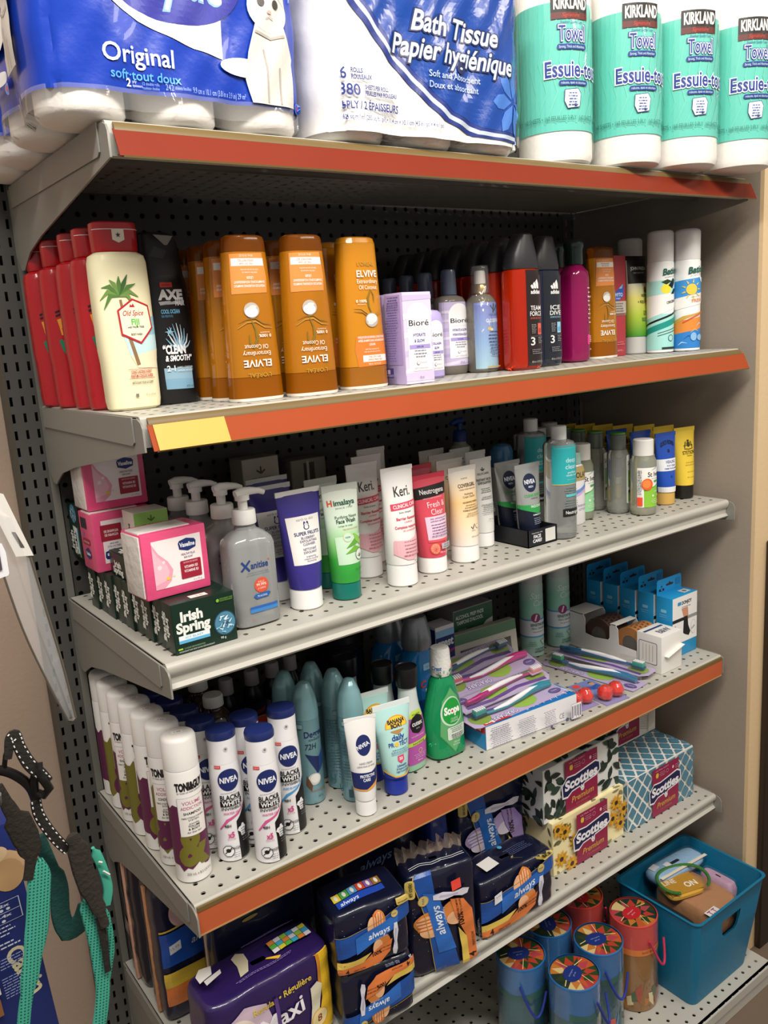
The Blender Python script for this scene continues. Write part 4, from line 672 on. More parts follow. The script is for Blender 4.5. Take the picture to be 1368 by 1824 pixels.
# ---------------------------------------------------------------- middle shelf: soap, tubes, clear bottles
Z3 = SZ[3] + 0.0005
def soap_carton(dull=False):
    t = thing('soap_carton', '', 'soap'); w, d, h = 0.086, 0.0325, 0.066
    MB().box(-w / 2, w / 2, -d / 2, d / 2, 0, h, mat('#10281f', 0.35, vary=0.1), 0.0007).build('carton_body', t)
    Wt = '#e9ece6'
    it = [Rc(-0.0425, 0.0005, 0.0425, 0.0655, '#0f2a1e'), T('Irish', -0.017, 0.0415, 0.0125, Wt, 0.030, 0.045), T('Spring', -0.016, 0.0275, 0.0125, Wt, 0.046, 0.045), Pg([(-0.037, 0.0135), (0.005, 0.0155), (0.005, 0.0235), (-0.037, 0.0235)], '#e7eef0'), Pg([(-0.037, 0.0135), (0.005, 0.0135), (0.005, 0.0175), (-0.037, 0.0175)], '#5fb0dc'), T('ICY BLAST', -0.016, 0.019, 0.0026, '#5fb0dc', 0.024), El(0.027, 0.026, 0.0155, 0.0165, '#27485a'), El(0.027, 0.026, 0.0140, 0.0150, '#4f87a3')]
    R = random.Random(4)
    for k in range(26):
        a, q = R.uniform(0, 6.28), R.uniform(0, 0.0125); x, z = 0.027 + q * cos(a), 0.026 + q * sin(a); e = R.uniform(0, 3); it.append(Ln([(x - 0.003 * cos(e), z - 0.003 * sin(e)), (x + 0.003 * cos(e), z + 0.003 * sin(e))], [0.0022, 0.0006], ('#cfe6f0', '#8fc4df', '#2f5f7c', '#eaf4f8')[k % 4]))
    it += [El(0.019, 0.058, 0.0022, 0.0022, '#7db43c', 14), T('DEODORANT SOAP', 0.031, 0.0585, 0.0018, '#7db43c', 0.018), T('SAVON DÉODORANT', 0.031, 0.0560, 0.0018, '#7db43c', 0.018), T('90 g', 0.022, 0.0065, 0.003, Wt), Rc(-0.040, 0.0065, -0.034, 0.0085, '#a9c93c'), T('12 HOUR DEODORIZATION', -0.018, 0.0065, 0.002, '#8fae88', 0.028), T('DEODORANT BAR SOAP SAVON DÉSODORISANT', -0.015, 0.0030, 0.0019, '#c2cfc4', 0.048)]
    decal(t, face('front', w, d, h), it, name='printed_front')
    decal(t, face('left', w, d, h), [T('Irish', -0.004, 0.033, 0.0088, Wt, 0.026, 0.05, 0, -pi / 2), T('Spring', -0.013, 0.033, 0.0088, Wt, 0.040, 0.05, 0, -pi / 2)], name='printed_end')
    decal(t, face('top', w, d, h), [Pg([(-0.012, 0.008), (0.012, 0.008), (0.012, 0.020), (-0.012, 0.020)], '#ddd6cd'), T('2.49', 0.002, 0.0115, 0.004, '#7d776f', 0.010)], name='price_sticker')
    return t
SL = ['dark green soap carton at the very front corner of the middle shelf', 'dark green soap carton, second in the row behind the front corner one', 'dark green soap carton, third in the row under the front pink pack']
for k in range(9): spawn('soap', soap_carton, (-0.5415 - 0.001 * k + (0.0015 if k % 2 else 0), -0.3615 + 0.0340 * k, Z3), SL[k] if k < 3 else 'dark green soap carton, %s in the row along the left shelf edge' % ['fourth', 'fifth', 'sixth', 'seventh', 'eighth', 'ninth'][k - 3], 'row of soap cartons')
t = spawn('soap', None, (-0.590, -0.052, Z3 + 0.067), 'dark soap carton standing on end behind the stacked pink packs', None, ry=0.0)
t.rotation_euler = (0, 0, pi / 2 * 0); t.rotation_euler = (0, -pi / 2, -pi / 2); t.location = (-0.5725, -0.052 + 0.0, Z3 + 0.067 + 0.043)
def soap_pack():
    t = thing('soap_multipack', '', 'soap'); w, d, h = 0.090, 0.060, 0.086; PK = mat('#e0507f', 0.35, bump=0.15, bscale=90, coat=0.3)
    MB().box(-w / 2, w / 2, -d / 2, d / 2, 0, h, PK, 0.003).build('pack_body', t)
    PW = mat('#dedad6', 0.3, bump=0.6, bscale=55, coat=0.4)
    MB().box(-w / 2 - 0.0018, -w / 2 + 0.002, -d / 2 + 0.004, d / 2 - 0.004, 0.003, h - 0.003, PW, 0.0012).build('folded_end_wrap', t)
    MB().box(-w / 2 + 0.001, w / 2 - 0.018, -d / 2 + 0.008, d / 2 - 0.012, h - 0.002, h + 0.0014, PW, 0.001).build('folded_top_wrap', t)
    it = [Rc(-0.032, 0.012, 0.036, 0.075, '#f1e6e6')]
    it += [('p', [(-0.032, 0.072), (-0.024, 0.058), (-0.012, 0.046), (-0.006, 0.034), (-0.010, 0.020), (-0.020, 0.012), (-0.032, 0.012)], '#e9a3b8'), ('p', [(-0.032, 0.066), (-0.025, 0.054), (-0.014, 0.042), (-0.011, 0.032), (-0.016, 0.022), (-0.032, 0.018)], '#efbccb'), El(-0.024, 0.040, 0.003, 0.003, '#f6dde3', 12), El(-0.018, 0.046, 0.002, 0.002, '#f6dde3', 12), El(-0.014, 0.024, 0.0035, 0.002, '#e8c94e', 12), El(-0.006, 0.026, 0.0018, 0.0018, '#e6d9c2', 10)]
    it += [Pg([(0.005, 0.058), (0.004, 0.066), (0.006, 0.069), (0.016, 0.0715), (0.027, 0.069), (0.029, 0.066), (0.028, 0.058), (0.017, 0.0545)], '#1f2f6e'), T('Vaseline', 0.0165, 0.0605, 0.0055, '#eef0f6', 0.021, 0.03, 0.1), T('HEALTHY PLUS', 0.0165, 0.0495, 0.0028, '#3d3a52', 0.019), T('BAR SOAP', 0.0165, 0.0455, 0.0024, '#3d3a52', 0.012), Rr(0.004, 0.0185, 0.033, 0.0425, 0.0015, '#9c1f35'), T('SAVON EN BARRE', 0.0185, 0.0385, 0.0024, '#e7b7bd', 0.020), T('VITAMIN B3', 0.0185, 0.0320, 0.0034, '#f3e2e2', 0.019, 0.02), T('VITAMINE B3', 0.0185, 0.0265, 0.0034, '#f3e2e2', 0.020, 0.02), T('4 x 75 g', 0.026, 0.0142, 0.002, '#8f7d86', 0.012)]
    decal(t, face('front', w, d, h), it, name='printed_front')
    return t
spawn('vas', soap_pack, (-0.5570, -0.312, Z3 + 0.067), 'pink and white soap multipack, lowest and nearest, on the front soap cartons', None, rz=0.06)
def soap_pack_end():
    t = soap_pack(); w, d, h = 0.090, 0.060, 0.086
    for c in list(t.children):
        if c.name.startswith('folded_end') or c.name.startswith('printed_front'): bpy.data.objects.remove(c)
    it = [Rc(-0.020, 0.062, 0.006, 0.078, '#1a1c2c'), El(-0.013, 0.053, 0.003, 0.003, '#5a7fc0', 14), Rr(-0.018, 0.038, 0.014, 0.047, 0.002, '#9c1f35'), T('SAVON EN BARRE', -0.002, 0.0405, 0.003, '#efd3d6', 0.026), Pg([(-0.011, 0.020), (-0.012, 0.029), (0.0, 0.034), (0.011, 0.029), (0.012, 0.020), (0.0, 0.016)], '#1f2f6e'), T('Vaseline', 0, 0.0225, 0.005, '#eef0f6', 0.018, 0.03)]
    decal(t, face('left', w, d, h), it, name='printed_end')
    F = face('front', w, d, h); U = lambda u, v, o: F(-u, 0.087 - v, o)
    it = [Rc(-0.036, 0.012, 0.032, 0.075, '#f1e6e6'), Pg([(0.003, 0.058), (0.002, 0.066), (0.004, 0.069), (0.016, 0.0715), (0.029, 0.069), (0.031, 0.066), (0.030, 0.058), (0.017, 0.0545)], '#1f2f6e'), T('Vaseline', 0.0165, 0.0605, 0.0055, '#eef0f6', 0.023, 0.03, 0.1), T('HEALTHY PLUS', 0.0165, 0.0495, 0.0028, '#3d3a52', 0.019), T('BAR SOAP', 0.0165, 0.0455, 0.0024, '#3d3a52', 0.012), Rr(0.003, 0.0185, 0.034, 0.0425, 0.0015, '#9c1f35'), T('VITAMIN B3', 0.0185, 0.0320, 0.0036, '#f3e2e2', 0.020, 0.02), T('VITAMINE B3', 0.0185, 0.0265, 0.0036, '#f3e2e2', 0.021, 0.02)]
    decal(t, lambda u, v, o: F(-u, 0.087 - v, o), it, name='printed_front'); return t
spawn('vas_end', soap_pack_end, (-0.5555, -0.122, Z3 + 0.067), 'pink soap multipack with upside-down print, middle one of the pink packs')
spawn('vas', None, (-0.5530, -0.108, Z3 + 0.067 + 0.088), 'pink and white soap multipack, topmost at the back left')
def selfcare_box():
    t = thing('serum_carton', '', 'carton'); w, d, h = 0.050, 0.045, 0.056
    MB().box(-w / 2, w / 2, -d / 2, d / 2, 0, h, mat('#dcd9cf', 0.45), 0.0008).build('carton_body', t)
    decal(t, face('front', w, d, h), [Rc(-0.0245, 0.0005, 0.0245, 0.0555, '#9dd36b'), Ln([(0, 0.042), (0, 0.050)], 0.002, '#4c7a3a'), Ln([(0, 0.042), (-0.005, 0.046)], 0.0022, '#4c7a3a'), Ln([(0, 0.042), (0.005, 0.046)], 0.0022, '#4c7a3a'), T('SELFCARE', 0, 0.0335, 0.0045, '#4c6a3a', 0.030), Rc(-0.0245, 0.022, 0.0245, 0.024, '#6aa348'), T('SERUM', 0, 0.010, 0.005, '#4c6a3a', 0.028)], name='printed_front')
    decal(t, face('left', w, d, h), [T('SERUM', 0.005, 0.022, 0.006, '#8f7a4a', 0.034, 0.02, 0, pi / 2)], name='printed_end'); return t
t = spawn('soap', None, (-0.5400, -0.2245, Z3 + 0.0670 + 0.0166), 'dark soap carton lying flat under the small lime carton', None); t.rotation_euler = (-pi / 2, 0, 0)
spawn('selfcare', selfcare_box, (-0.5360, -0.1935, Z3 + 0.067 + 0.0340), 'small cream and lime serum carton behind the front pink pack')
def xanit():
    t = thing('sanitizer_bottle', '', 'hand sanitizer'); CL = mat('#f4f6f6', 0.06, trans=0.72, ior=1.34)
    L, o = part(t, 'bottle_body', [(0, 0.029, 0.020, 4), (0.003, 0.0335, 0.0245, 4), (0.010, 0.0345, 0.0255, 4), (0.112, 0.0345, 0.0255, 4), (0.120, 0.0325, 0.0235, 3.5), (0.128, 0.024, 0.018, 2.8), (0.133, 0.0155, 0.0135, 2.2), (0.140, 0.0130, 0.0130, 2)], CL, nseg=52)
    lathe(t, 'pump_collar', [(0.1402, 0.0160), (0.1415, 0.0165), (0.158, 0.0160), (0.1595, 0.0150), (0.1597, 0.006)], mat('#efeeea', 0.4))
    mb = MB(); mb.tube([(0, 0, 0.1598), (0, 0, 0.172)], 0.0065, mat('#e9e8e4', 0.4), 20); mb.tube([(0, 0, 0.172), (0, 0, 0.1795)], 0.0098, mat('#efeeea', 0.4), 24)
    mb.tube([(-0.010, 0, 0.1805), (0.0, 0, 0.1825), (0.012, -0.001, 0.1830), (0.024, -0.002, 0.1815), (0.032, -0.003, 0.1780)], [0.0055, 0.0070, 0.0055, 0.0042, 0.0034], mat('#efeeea', 0.4), 14); mb.build('pump_head', t)
    mb = MB(); mb.tube([(0.002, 0.0, 0.012), (0.001, 0, 0.08), (0, 0, 0.140)], 0.0028, mat('#e8ecee', 0.3), 10); mb.build('dip_tube', t)
    NV = '#24417f'; f = L.on(0.06); it = [Ln([(-0.0225, 0.0935), (-0.012, 0.080)], 0.0030, NV), Ln([(-0.0235, 0.0810), (-0.0105, 0.0945)], 0.0026, NV), T('anitise', 0.003, 0.0825, 0.0088, NV, 0.026, 0.02), Ln([(0.0165, 0.0915), (0.0185, 0.0915)], 0.002, '#d9552c'), T('hand sanitizer gel', 0.0, 0.0765, 0.002, '#7d8a96', 0.030), T('gel désinfectant pour les mains', 0.0, 0.0735, 0.002, '#7d8a96', 0.034)]
    it += [('p', [(0.003 + (0.0108 if k % 2 else 0.0100) * cos(2 * pi * k / 40), 0.058 + (0.0108 if k % 2 else 0.0100) * sin(2 * pi * k / 40)) for k in range(40)], '#d9563b'), T('KILLS', 0.003, 0.0615, 0.0026, '#f3d9cf', 0.009), T('99.99%', 0.003, 0.0570, 0.0036, '#f3d9cf', 0.015, 0.02), T('of GERMS', 0.003, 0.0525, 0.0026, '#f3d9cf', 0.012), Pg([(-0.010, 0.0435), (-0.007, 0.0465), (0.013, 0.0475), (0.016, 0.0450), (0.013, 0.0425), (0.012, 0.0405), (-0.006, 0.0395)], '#2f5fa6'), T('70% ALCOHOL', 0.003, 0.0420, 0.0026, '#e1ebf4', 0.015), Rc(-0.0165, 0.0215, 0.0255, 0.0300, '#3f82c8'), Rc(-0.0165, 0.0265, 0.0255, 0.0300, '#2f62ac'), T('1 L', -0.013, 0.0105, 0.003, '#d9563b')]
    decal(t, f, it, 0.004); return t
XAN = [(-0.451, -0.334), (-0.453, -0.272), (-0.465, -0.214), (-0.470, -0.158)]
for k, lab in enumerate(('clear hand sanitizer pump bottle at the front, right of the soap', 'clear hand sanitizer pump bottle, second in its row', 'clear hand sanitizer pump bottle, third in its row', 'clear hand sanitizer pump bottle, last at the back of its row')):
    spawn('xan', xanit, (XAN[k][0], XAN[k][1], Z3), lab, 'hand sanitizer pump bottles')
def facial_box(dark):
    t = thing('serum_carton', '', 'carton'); w, d, h = (0.070, 0.045, 0.187) if not dark else (0.072, 0.045, 0.172)
    MB().box(-w / 2, w / 2, -d / 2, d / 2, 0, h, mat('#8f8a7f' if not dark else '#77736c', 0.5), 0.0008).build('carton_body', t)
    if not dark: it = [Rc(-0.034, 0.001, 0.034, 0.186, '#b9b3a6'), Ln([(0, 0.160), (0, 0.172)], 0.003, '#4d4f48'), Ln([(0, 0.160), (-0.008, 0.166)], 0.003, '#4d4f48'), Ln([(0, 0.160), (0.008, 0.166)], 0.003, '#4d4f48'), T('SELFCARE', 0, 0.148, 0.0055, '#57564f', 0.036), Rr(-0.014, 0.133, 0.014, 0.139, 0.0028, '#3f3e3a'), T('5', -0.012, 0.118, 0.011, '#6fae5c', None, 0.04), T('IN 1', 0.006, 0.118, 0.009, '#77766e', 0.016), T('FACIAL', 0, 0.104, 0.008, '#57564f', 0.036)]
    else: it = [Rc(-0.034, 0.001, 0.034, 0.171, '#8f8a80'), Rc(-0.010, 0.10, 0.012, 0.165, '#3f3c38'), Rc(-0.017, 0.06, 0.020, 0.125, '#56524c'), Rc(-0.004, 0.10, 0.001, 0.168, '#b9b6af')]
    decal(t, face('front', w, d, h), it, name='printed_front'); return t
spawn('facial', lambda: facial_box(0), (-0.288, -0.060, Z3), 'tall beige facial carton against the pegboard behind the sanitizers')
spawn('serumbox', lambda: facial_box(1), (-0.194, -0.060, Z3), 'grey carton with a dropper picture against the pegboard')
def bunny(cx, z, s, col): return [El(cx, z, 0.006 * s, 0.005 * s, col), El(cx - 0.003 * s, z + 0.006 * s, 0.0022 * s, 0.005 * s, col), El(cx + 0.003 * s, z + 0.006 * s, 0.0022 * s, 0.005 * s, col)]
def superfruit():
    PU = mat('#3a3187', 0.32, coat=0.2); Wt = mat('#ecebea', 0.4)
    t, L = tube('cleanser_tube', 'cleanser', 0.172, 0.072, PU, Wt, 0.030, 0.0235, seam_mat=Wt, crimp=0.007)
    NV = '#332d72'; f = L.on(0.10)
    it = [Rc(-0.026, 0.067, 0.026, 0.135, '#edeae6'), T('earth to skin', 0.002, 0.1285, 0.0038, '#7d7a92', 0.026)] + bunny(0.002, 0.1190, 0.75, NV) + bunny(0.002, 0.1190, 0.5, '#edeae6') + [T('SUPER FRUITS', 0.002, 0.1085, 0.0048, NV, 0.040, 0.015), T('BLUEBERRY', 0.002, 0.1030, 0.0034, NV, 0.022), T('EXFOLIATING', 0.002, 0.0985, 0.0034, NV, 0.027), T('CLEANSER', 0.002, 0.0940, 0.0034, NV, 0.020), T('NETTOYANT', 0.002, 0.0870, 0.0034, NV, 0.022), T('EXFOLIANT', 0.002, 0.0825, 0.0034, NV, 0.022), T('brightening', 0.002, 0.0775, 0.0022, NV, 0.016), T('radiance boosting', 0.002, 0.0742, 0.0022, NV, 0.024), T('illuminating', 0.002, 0.0710, 0.0022, NV, 0.016)]
    decal(t, f, it, 0.004); return t
spawn('superf', superfruit, (-0.363, -0.330, Z3), 'purple cleanser tube with white label, front one', 'purple cleanser tubes')
spawn('superf', None, (-0.372, -0.262, Z3), 'purple cleanser tube half hidden behind the clear sanitizer bottle', 'purple cleanser tubes')
spawn('superf', None, (-0.339, -0.196, Z3), 'purple cleanser tube, rearmost of its row', 'purple cleanser tubes')
def himalaya():
    g = grad('himalaya', [(0.036, '#2f9a3a'), (0.062, '#3aa83c'), (0.085, '#86c878'), (0.115, '#cfe3cf'), (0.16, '#dfe6dc')])
    t, L = tube('face_wash_tube', 'face wash', 0.170, 0.058, g, mat('#0d6f63', 0.3), 0.026, 0.0215, seam_mat=mat('#c9cfc6', 0.4), crimp=0.010)
    f = L.on(0.09); G = '#2f7a3a'
    it = [Pg([(-0.019, 0.054), (0.030, 0.054), (0.030, 0.095), (-0.019, 0.095)], '#c4dfc6'), T('H', -0.0185, 0.1400, 0.0085, '#d8542a', None, 0.03), T('imalaya', 0.0035, 0.1400, 0.0075, '#1f5a46', 0.032, 0.025), T('SINCE 1930', 0.002, 0.1350, 0.0022, '#8aa08f', 0.026), T('Purifying Neem', 0.003, 0.1210, 0.0044, '#33503c', 0.034), T('Face Wash', 0.002, 0.1145, 0.0056, '#33503c', 0.030, 0.02), T('Lavage de visage', 0.0, 0.1095, 0.0022, '#33503c', 0.022), T('Helps prevent acne and pimples', 0.008, 0.1045, 0.0020, '#d8542a', 0.026), El(0.000, 0.0935, 0.0068, 0.0068, '#d8c9a8', 24), El(0.000, 0.0935, 0.0060, 0.0060, '#c4dfc6', 24), T('NEEM', 0, 0.0922, 0.0024, '#2f7f86', 0.008, 0.02)]
    for a, b, c in (((-0.004, 0.078), (0.012, 0.086), (0.028, 0.090)), ((-0.006, 0.070), (0.010, 0.076), (0.026, 0.072)), ((0.010, 0.098), (0.016, 0.090), (0.022, 0.078))): it.append(Ln([a, b, c], [0.0005, 0.009, 0.0005], ('#6fae3c', '#86bf4c', '#5f9f3a')[int(a[0] * 1000) % 3]))
    it += [El(0.018, 0.066, 0.0085, 0.0085, '#7f8a78', 24), El(0.018, 0.066, 0.0075, 0.0075, '#dfe8dc', 24)] + [Ln([(0.018, 0.0625), (0.018 + 0.006 * cos(a), 0.0625 + 0.006 * sin(a))], [0.002, 0.0004], '#5b7a6a') for a in (0.4, 1.0, 1.57, 2.1, 2.7)] + [T('PURIFIES SKIN', 0.018, 0.044, 0.0024, '#1c6a2a', 0.022), T('150 mL', 0.020, 0.0365, 0.0024, '#1c6a2a', 0.012)]
    decal(t, f, it, 0.004); return t
spawn('himal', himalaya, (-0.298, -0.338, Z3), 'green neem face wash tube, front one right of the purple tube', 'green face wash tubes', rz=-0.12)
spawn('himal', None, (-0.286, -0.268, Z3), 'green neem face wash tube peeking from behind the front green tube', 'green face wash tubes')
def keri():
    t, L = tube('lotion_tube', 'lotion', 0.182, 0.060, mat('#eeebe8', 0.38), mat('#f1f0ee', 0.4), 0.034, 0.0235)
    f = L.on(0.10); R_ = '#d5354f'
    it = [T('Keri.', 0.001, 0.1385, 0.0150, '#3a3838', 0.028, 0.01, 0.05), Pg([(-0.022, 0.1180), (0.030, 0.1200), (0.030, 0.1300), (-0.022, 0.1280)], '#d84a63'), T('CLINICAL CARE', 0.004, 0.1215, 0.0052, '#f6e8ea', 0.044, 0.02, 0, 0.04), T('Soins cliniques', 0.001, 0.1130, 0.0028, '#3a3838', 0.022), T('Barrier Renewal', 0.003, 0.1030, 0.0042, R_, 0.038, 0.02), T('COMPLEX', 0.004, 0.0980, 0.0026, R_, 0.016), T('Complexe restaurateur', 0.003, 0.0905, 0.0040, R_, 0.046, 0.02), T('DE LA BARRIÈRE', 0.005, 0.0855, 0.0026, R_, 0.026), Pg([(-0.0265, 0.052), (-0.024, 0.073), (0.000, 0.072), (0.016, 0.076), (0.030, 0.084), (0.030, 0.054), (0.008, 0.041), (-0.006, 0.042)], '#eeb5bf'), T('177 mL', 0.013, 0.0375, 0.0024, '#6f6a6a', 0.010)] + para(0.004, 0.069, 0.034, 5, 0.0050, '#b98088', 0.0014, 3)
    decal(t, f, it, 0.004); return t
KX = [(-0.200, -0.347, 'front'), (-0.209, -0.268, 'second'), (-0.155, -0.205, 'third'), (-0.099, -0.140, 'rearmost')]
for k, (x, y, w_) in enumerate(KX): spawn('keri', keri, (x, y, Z3), ('white and pink lotion tube at the front, left of the red scrub tube', 'white and pink lotion tube behind and left of the front lotion tube', 'white and pink lotion tube, third back in its row', 'white and pink lotion tube, rearmost of its row')[k], 'white and pink lotion tubes')
def neutropink():
    t, L = tube('scrub_tube', 'face scrub', 0.158, 0.066, mat('#d84a5c', 0.28, coat=0.4), mat('#efedeb', 0.4), 0.026, 0.0235, seam_mat=mat('#cf3a50', 0.35), crimp=0.008)
    f = L.on(0.09); it = [Pg([(-0.0335, 0.120), (0.0335, 0.124), (0.034, 0.142), (-0.034, 0.138)], '#171314'), T('Neutrogena', 0.001, 0.1275, 0.0078, '#e6e1df', 0.046, 0.012), T('DERMATOLOGIST RECOMMENDED', 0.0, 0.1195, 0.0018, '#f2c8c8', 0.036), T('Fresh &', 0.004, 0.1060, 0.0088, '#f7e3e3', 0.034), T('Clear', 0.003, 0.0945, 0.0088, '#f7e3e3', 0.024), Rc(-0.021, 0.054, 0.029, 0.092, '#e6c6dc'), T('daily exfoliating scrub', 0.004, 0.0870, 0.0028, '#4b3b52', 0.034, 0.01), T('exfoliant quotidien', 0.003, 0.0830, 0.0028, '#4b3b52', 0.032, 0.01), Rc(-0.021, 0.0515, 0.029, 0.0555, '#e05a5f'), El(-0.011, 0.041, 0.0095, 0.0095, '#d95a3c', 24), El(-0.011, 0.041, 0.0080, 0.0080, '#ef9a86', 24)] + para(0.003, 0.078, 0.036, 5, 0.0042, '#7a617f', 0.0013, 5)
    it += [Ln([(-0.011, 0.041), (-0.011 + 0.0075 * cos(a), 0.041 + 0.0075 * sin(a))], 0.0006, '#d95a3c') for a in [2 * pi * k / 10 for k in range(10)]] + [El(0.027, 0.074, 0.003, 0.006, '#df8468', 20), Rc(-0.001, 0.040, 0.022, 0.049, '#b9b5ba'), T('OIL FREE', 0.0105, 0.0452, 0.0022, '#3b3038', 0.014), T('SANS HUILE', 0.0105, 0.0416, 0.0022, '#3b3038', 0.017), T('198 mL (6.7 fl oz)', 0.008, 0.034, 0.0026, '#f0d2d5', 0.026)]
    decal(t, f, it, 0.004); return t
for k, (x, y) in enumerate(((-0.124, -0.328), (-0.082, -0.245))): spawn('npink', neutropink, (x, y, Z3), ('coral red scrub tube with black band, right of the front white lotion tube', 'coral red scrub tube hidden behind the front coral tube')[k], 'coral scrub tubes')
def covergirl():
    g = grad('covergirl', [(0.03, '#efe6dc'), (0.065, '#f0d9b4'), (0.10, '#eec98e'), (0.13, '#efdcc0'), (0.155, '#ece8e4')])
    t, L = tube('cleanser_tube', 'cleanser', 0.158, 0.060, g, mat('#efece8', 0.4), 0.028, 0.0235, seam_mat=mat('#dedbd6', 0.35), crimp=0.008)
    f = L.on(0.09); K = '#6b5138'; it = [T('BY NATURE', 0.0, 0.1375, 0.002, K, 0.012), T('COVERGIRL', 0.003, 0.1245, 0.0058, '#54432f', 0.036, 0.015), T('CLEAN FRESH SKINCARE', 0.003, 0.1200, 0.0022, K, 0.034), T('Hydrating', 0.003, 0.1120, 0.0034, K, 0.018), T('Cream Cleanser', 0.003, 0.1075, 0.0034, K, 0.026), T('NOURISHING FORMULA', 0.004, 0.0990, 0.0026, K, 0.032, 0.015), T('FORMULE NOURRISSANTE', 0.004, 0.0860, 0.0026, K, 0.036, 0.015), Ln([(-0.004, 0.0605), (-0.001, 0.0565), (0.004, 0.0640)], 0.0016, '#3f3a30'), T('VEGAN', 0.000, 0.0530, 0.0018, K, 0.008), El(0.010, 0.060, 0.0038, 0.0038, '#a59a8a', 16), El(0.010, 0.060, 0.0032, 0.0032, '#efdcc6', 16), T('150 mL 5.0 fl oz', 0.006, 0.0430, 0.0022, K, 0.022)] + para(0.004, 0.095, 0.03, 2, 0.0035, '#a5875f', 0.0012, 3) + para(0.004, 0.082, 0.03, 2, 0.0035, '#a5875f', 0.0012, 4)
    decal(t, f, it, 0.004); return t
CL_ = ['cream apricot cleanser tube, front one right of the coral tube', 'cream apricot cleanser tube, second in its row', 'cream apricot cleanser tube, third in its row', 'cream apricot cleanser tube, fourth and rearmost of its row']
for k in range(4): spawn('cover', covergirl, ((-0.048, -0.008, 0.025, 0.051)[k], (-0.322, -0.245, -0.185, -0.125)[k], Z3), CL_[k], 'apricot cleanser tubes')
def exfoliant():
    t, L = tube('exfoliant_tube', 'exfoliant', 0.156, 0.050, mat('#e3e2de', 0.38), mat('#edecea', 0.4), 0.026, 0.0195, crimp=0.007)
    f = L.on(0.09); K = '#4a4d4a'; it = [Ln([(0.0, 0.134), (0, 0.140)], 0.0018, '#3c4a3c'), Ln([(0, 0.134), (-0.004, 0.137)], 0.0018, '#3c4a3c'), Ln([(0, 0.134), (0.004, 0.137)], 0.0018, '#3c4a3c'), T('SELFCARE', 0.0, 0.1275, 0.0034, K, 0.026), T('INSTANT FACIAL', 0.001, 0.1170, 0.0042, K, 0.034, 0.02), T('EXFOLIATING', 0.001, 0.1115, 0.0042, K, 0.030, 0.02)] + para(0.0, 0.103, 0.026, 3, 0.003, '#7f827f', 0.0012, 3) + para(0.0, 0.089, 0.026, 2, 0.003, '#7f827f', 0.0012, 4) + para(0.0, 0.076, 0.030, 6, 0.0028, '#8f918f', 0.0012, 5) + [T('150 mL', 0.0, 0.050, 0.002, K, 0.01)]
    decal(t, f, it, 0.004); return t
for k in range(3): spawn('exfo', exfoliant, ((0.037, 0.089, 0.100)[k], (-0.275, -0.205, -0.150)[k], Z3), ('slim white exfoliant tube, front one left of the black display tray', 'slim white exfoliant tube, second in its row', 'slim white exfoliant tube, rearmost of its row')[k], 'slim white exfoliant tubes')
def pump_white():
    t = thing('lotion_pump_bottle', '', 'lotion')
    part(t, 'bottle_body', [(0, 0.028, 0.020, 2.4), (0.004, 0.032, 0.023, 2.4), (0.11, 0.032, 0.023, 2.4), (0.130, 0.030, 0.022, 2.3), (0.145, 0.021, 0.017, 2.1), (0.150, 0.0125, 0.0125, 2), (0.156, 0.012, 0.012, 2)], mat('#b9b7b0', 0.4))
    lathe(t, 'pump_collar', [(0.1562, 0.0150), (0.175, 0.0140), (0.178, 0.012), (0.179, 0.0055)], mat('#1d3f86', 0.35))
    mb = MB(); mb.tube([(0, 0, 0.178), (0, 0, 0.192)], 0.0055, mat('#1d3f86', 0.35), 14); mb.tube([(0.006, 0, 0.196), (-0.010, 0, 0.197), (-0.026, -0.003, 0.193)], [0.0075, 0.006, 0.004], mat('#1d3f86', 0.35), 14); mb.build('pump_head', t); return t
spawn('pumpw', pump_white, (0.169, -0.075, Z3), 'white lotion bottle with blue pump against the pegboard')
def display_tray():
    t = thing('display_tray', 'low black cardboard display tray holding two face scrub tubes', 'display tray'); w, d, h = 0.072, 0.135, 0.030; K = mat('#14161d', 0.45)
    MB().box(-w / 2, w / 2, -d / 2, -d / 2 + 0.0015, 0, h, K).box(-w / 2, w / 2, d / 2 - 0.0015, d / 2, 0, h, K).box(-w / 2, -w / 2 + 0.0015, -d / 2, d / 2, 0, h, K).box(w / 2 - 0.0015, w / 2, -d / 2, d / 2, 0, h, K).box(-w / 2, w / 2, -d / 2, d / 2, 0, 0.0015, K).build('tray_body', t)
    decal(t, face('front', w, d, h), [T('Need help with', -0.014, 0.023, 0.0024, '#cfd3d8', 0.026), T('FACE', -0.014, 0.0150, 0.0055, '#eceff2', 0.018, 0.03), T('CARE?', -0.014, 0.0075, 0.0055, '#eceff2', 0.022, 0.03), Rc(0.006, 0.004, 0.031, 0.027, '#d3d2cc')], name='printed_front'); return t
t = display_tray(); t.location = (0.105, -0.286, Z3); t.rotation_euler = (0, 0, 0)
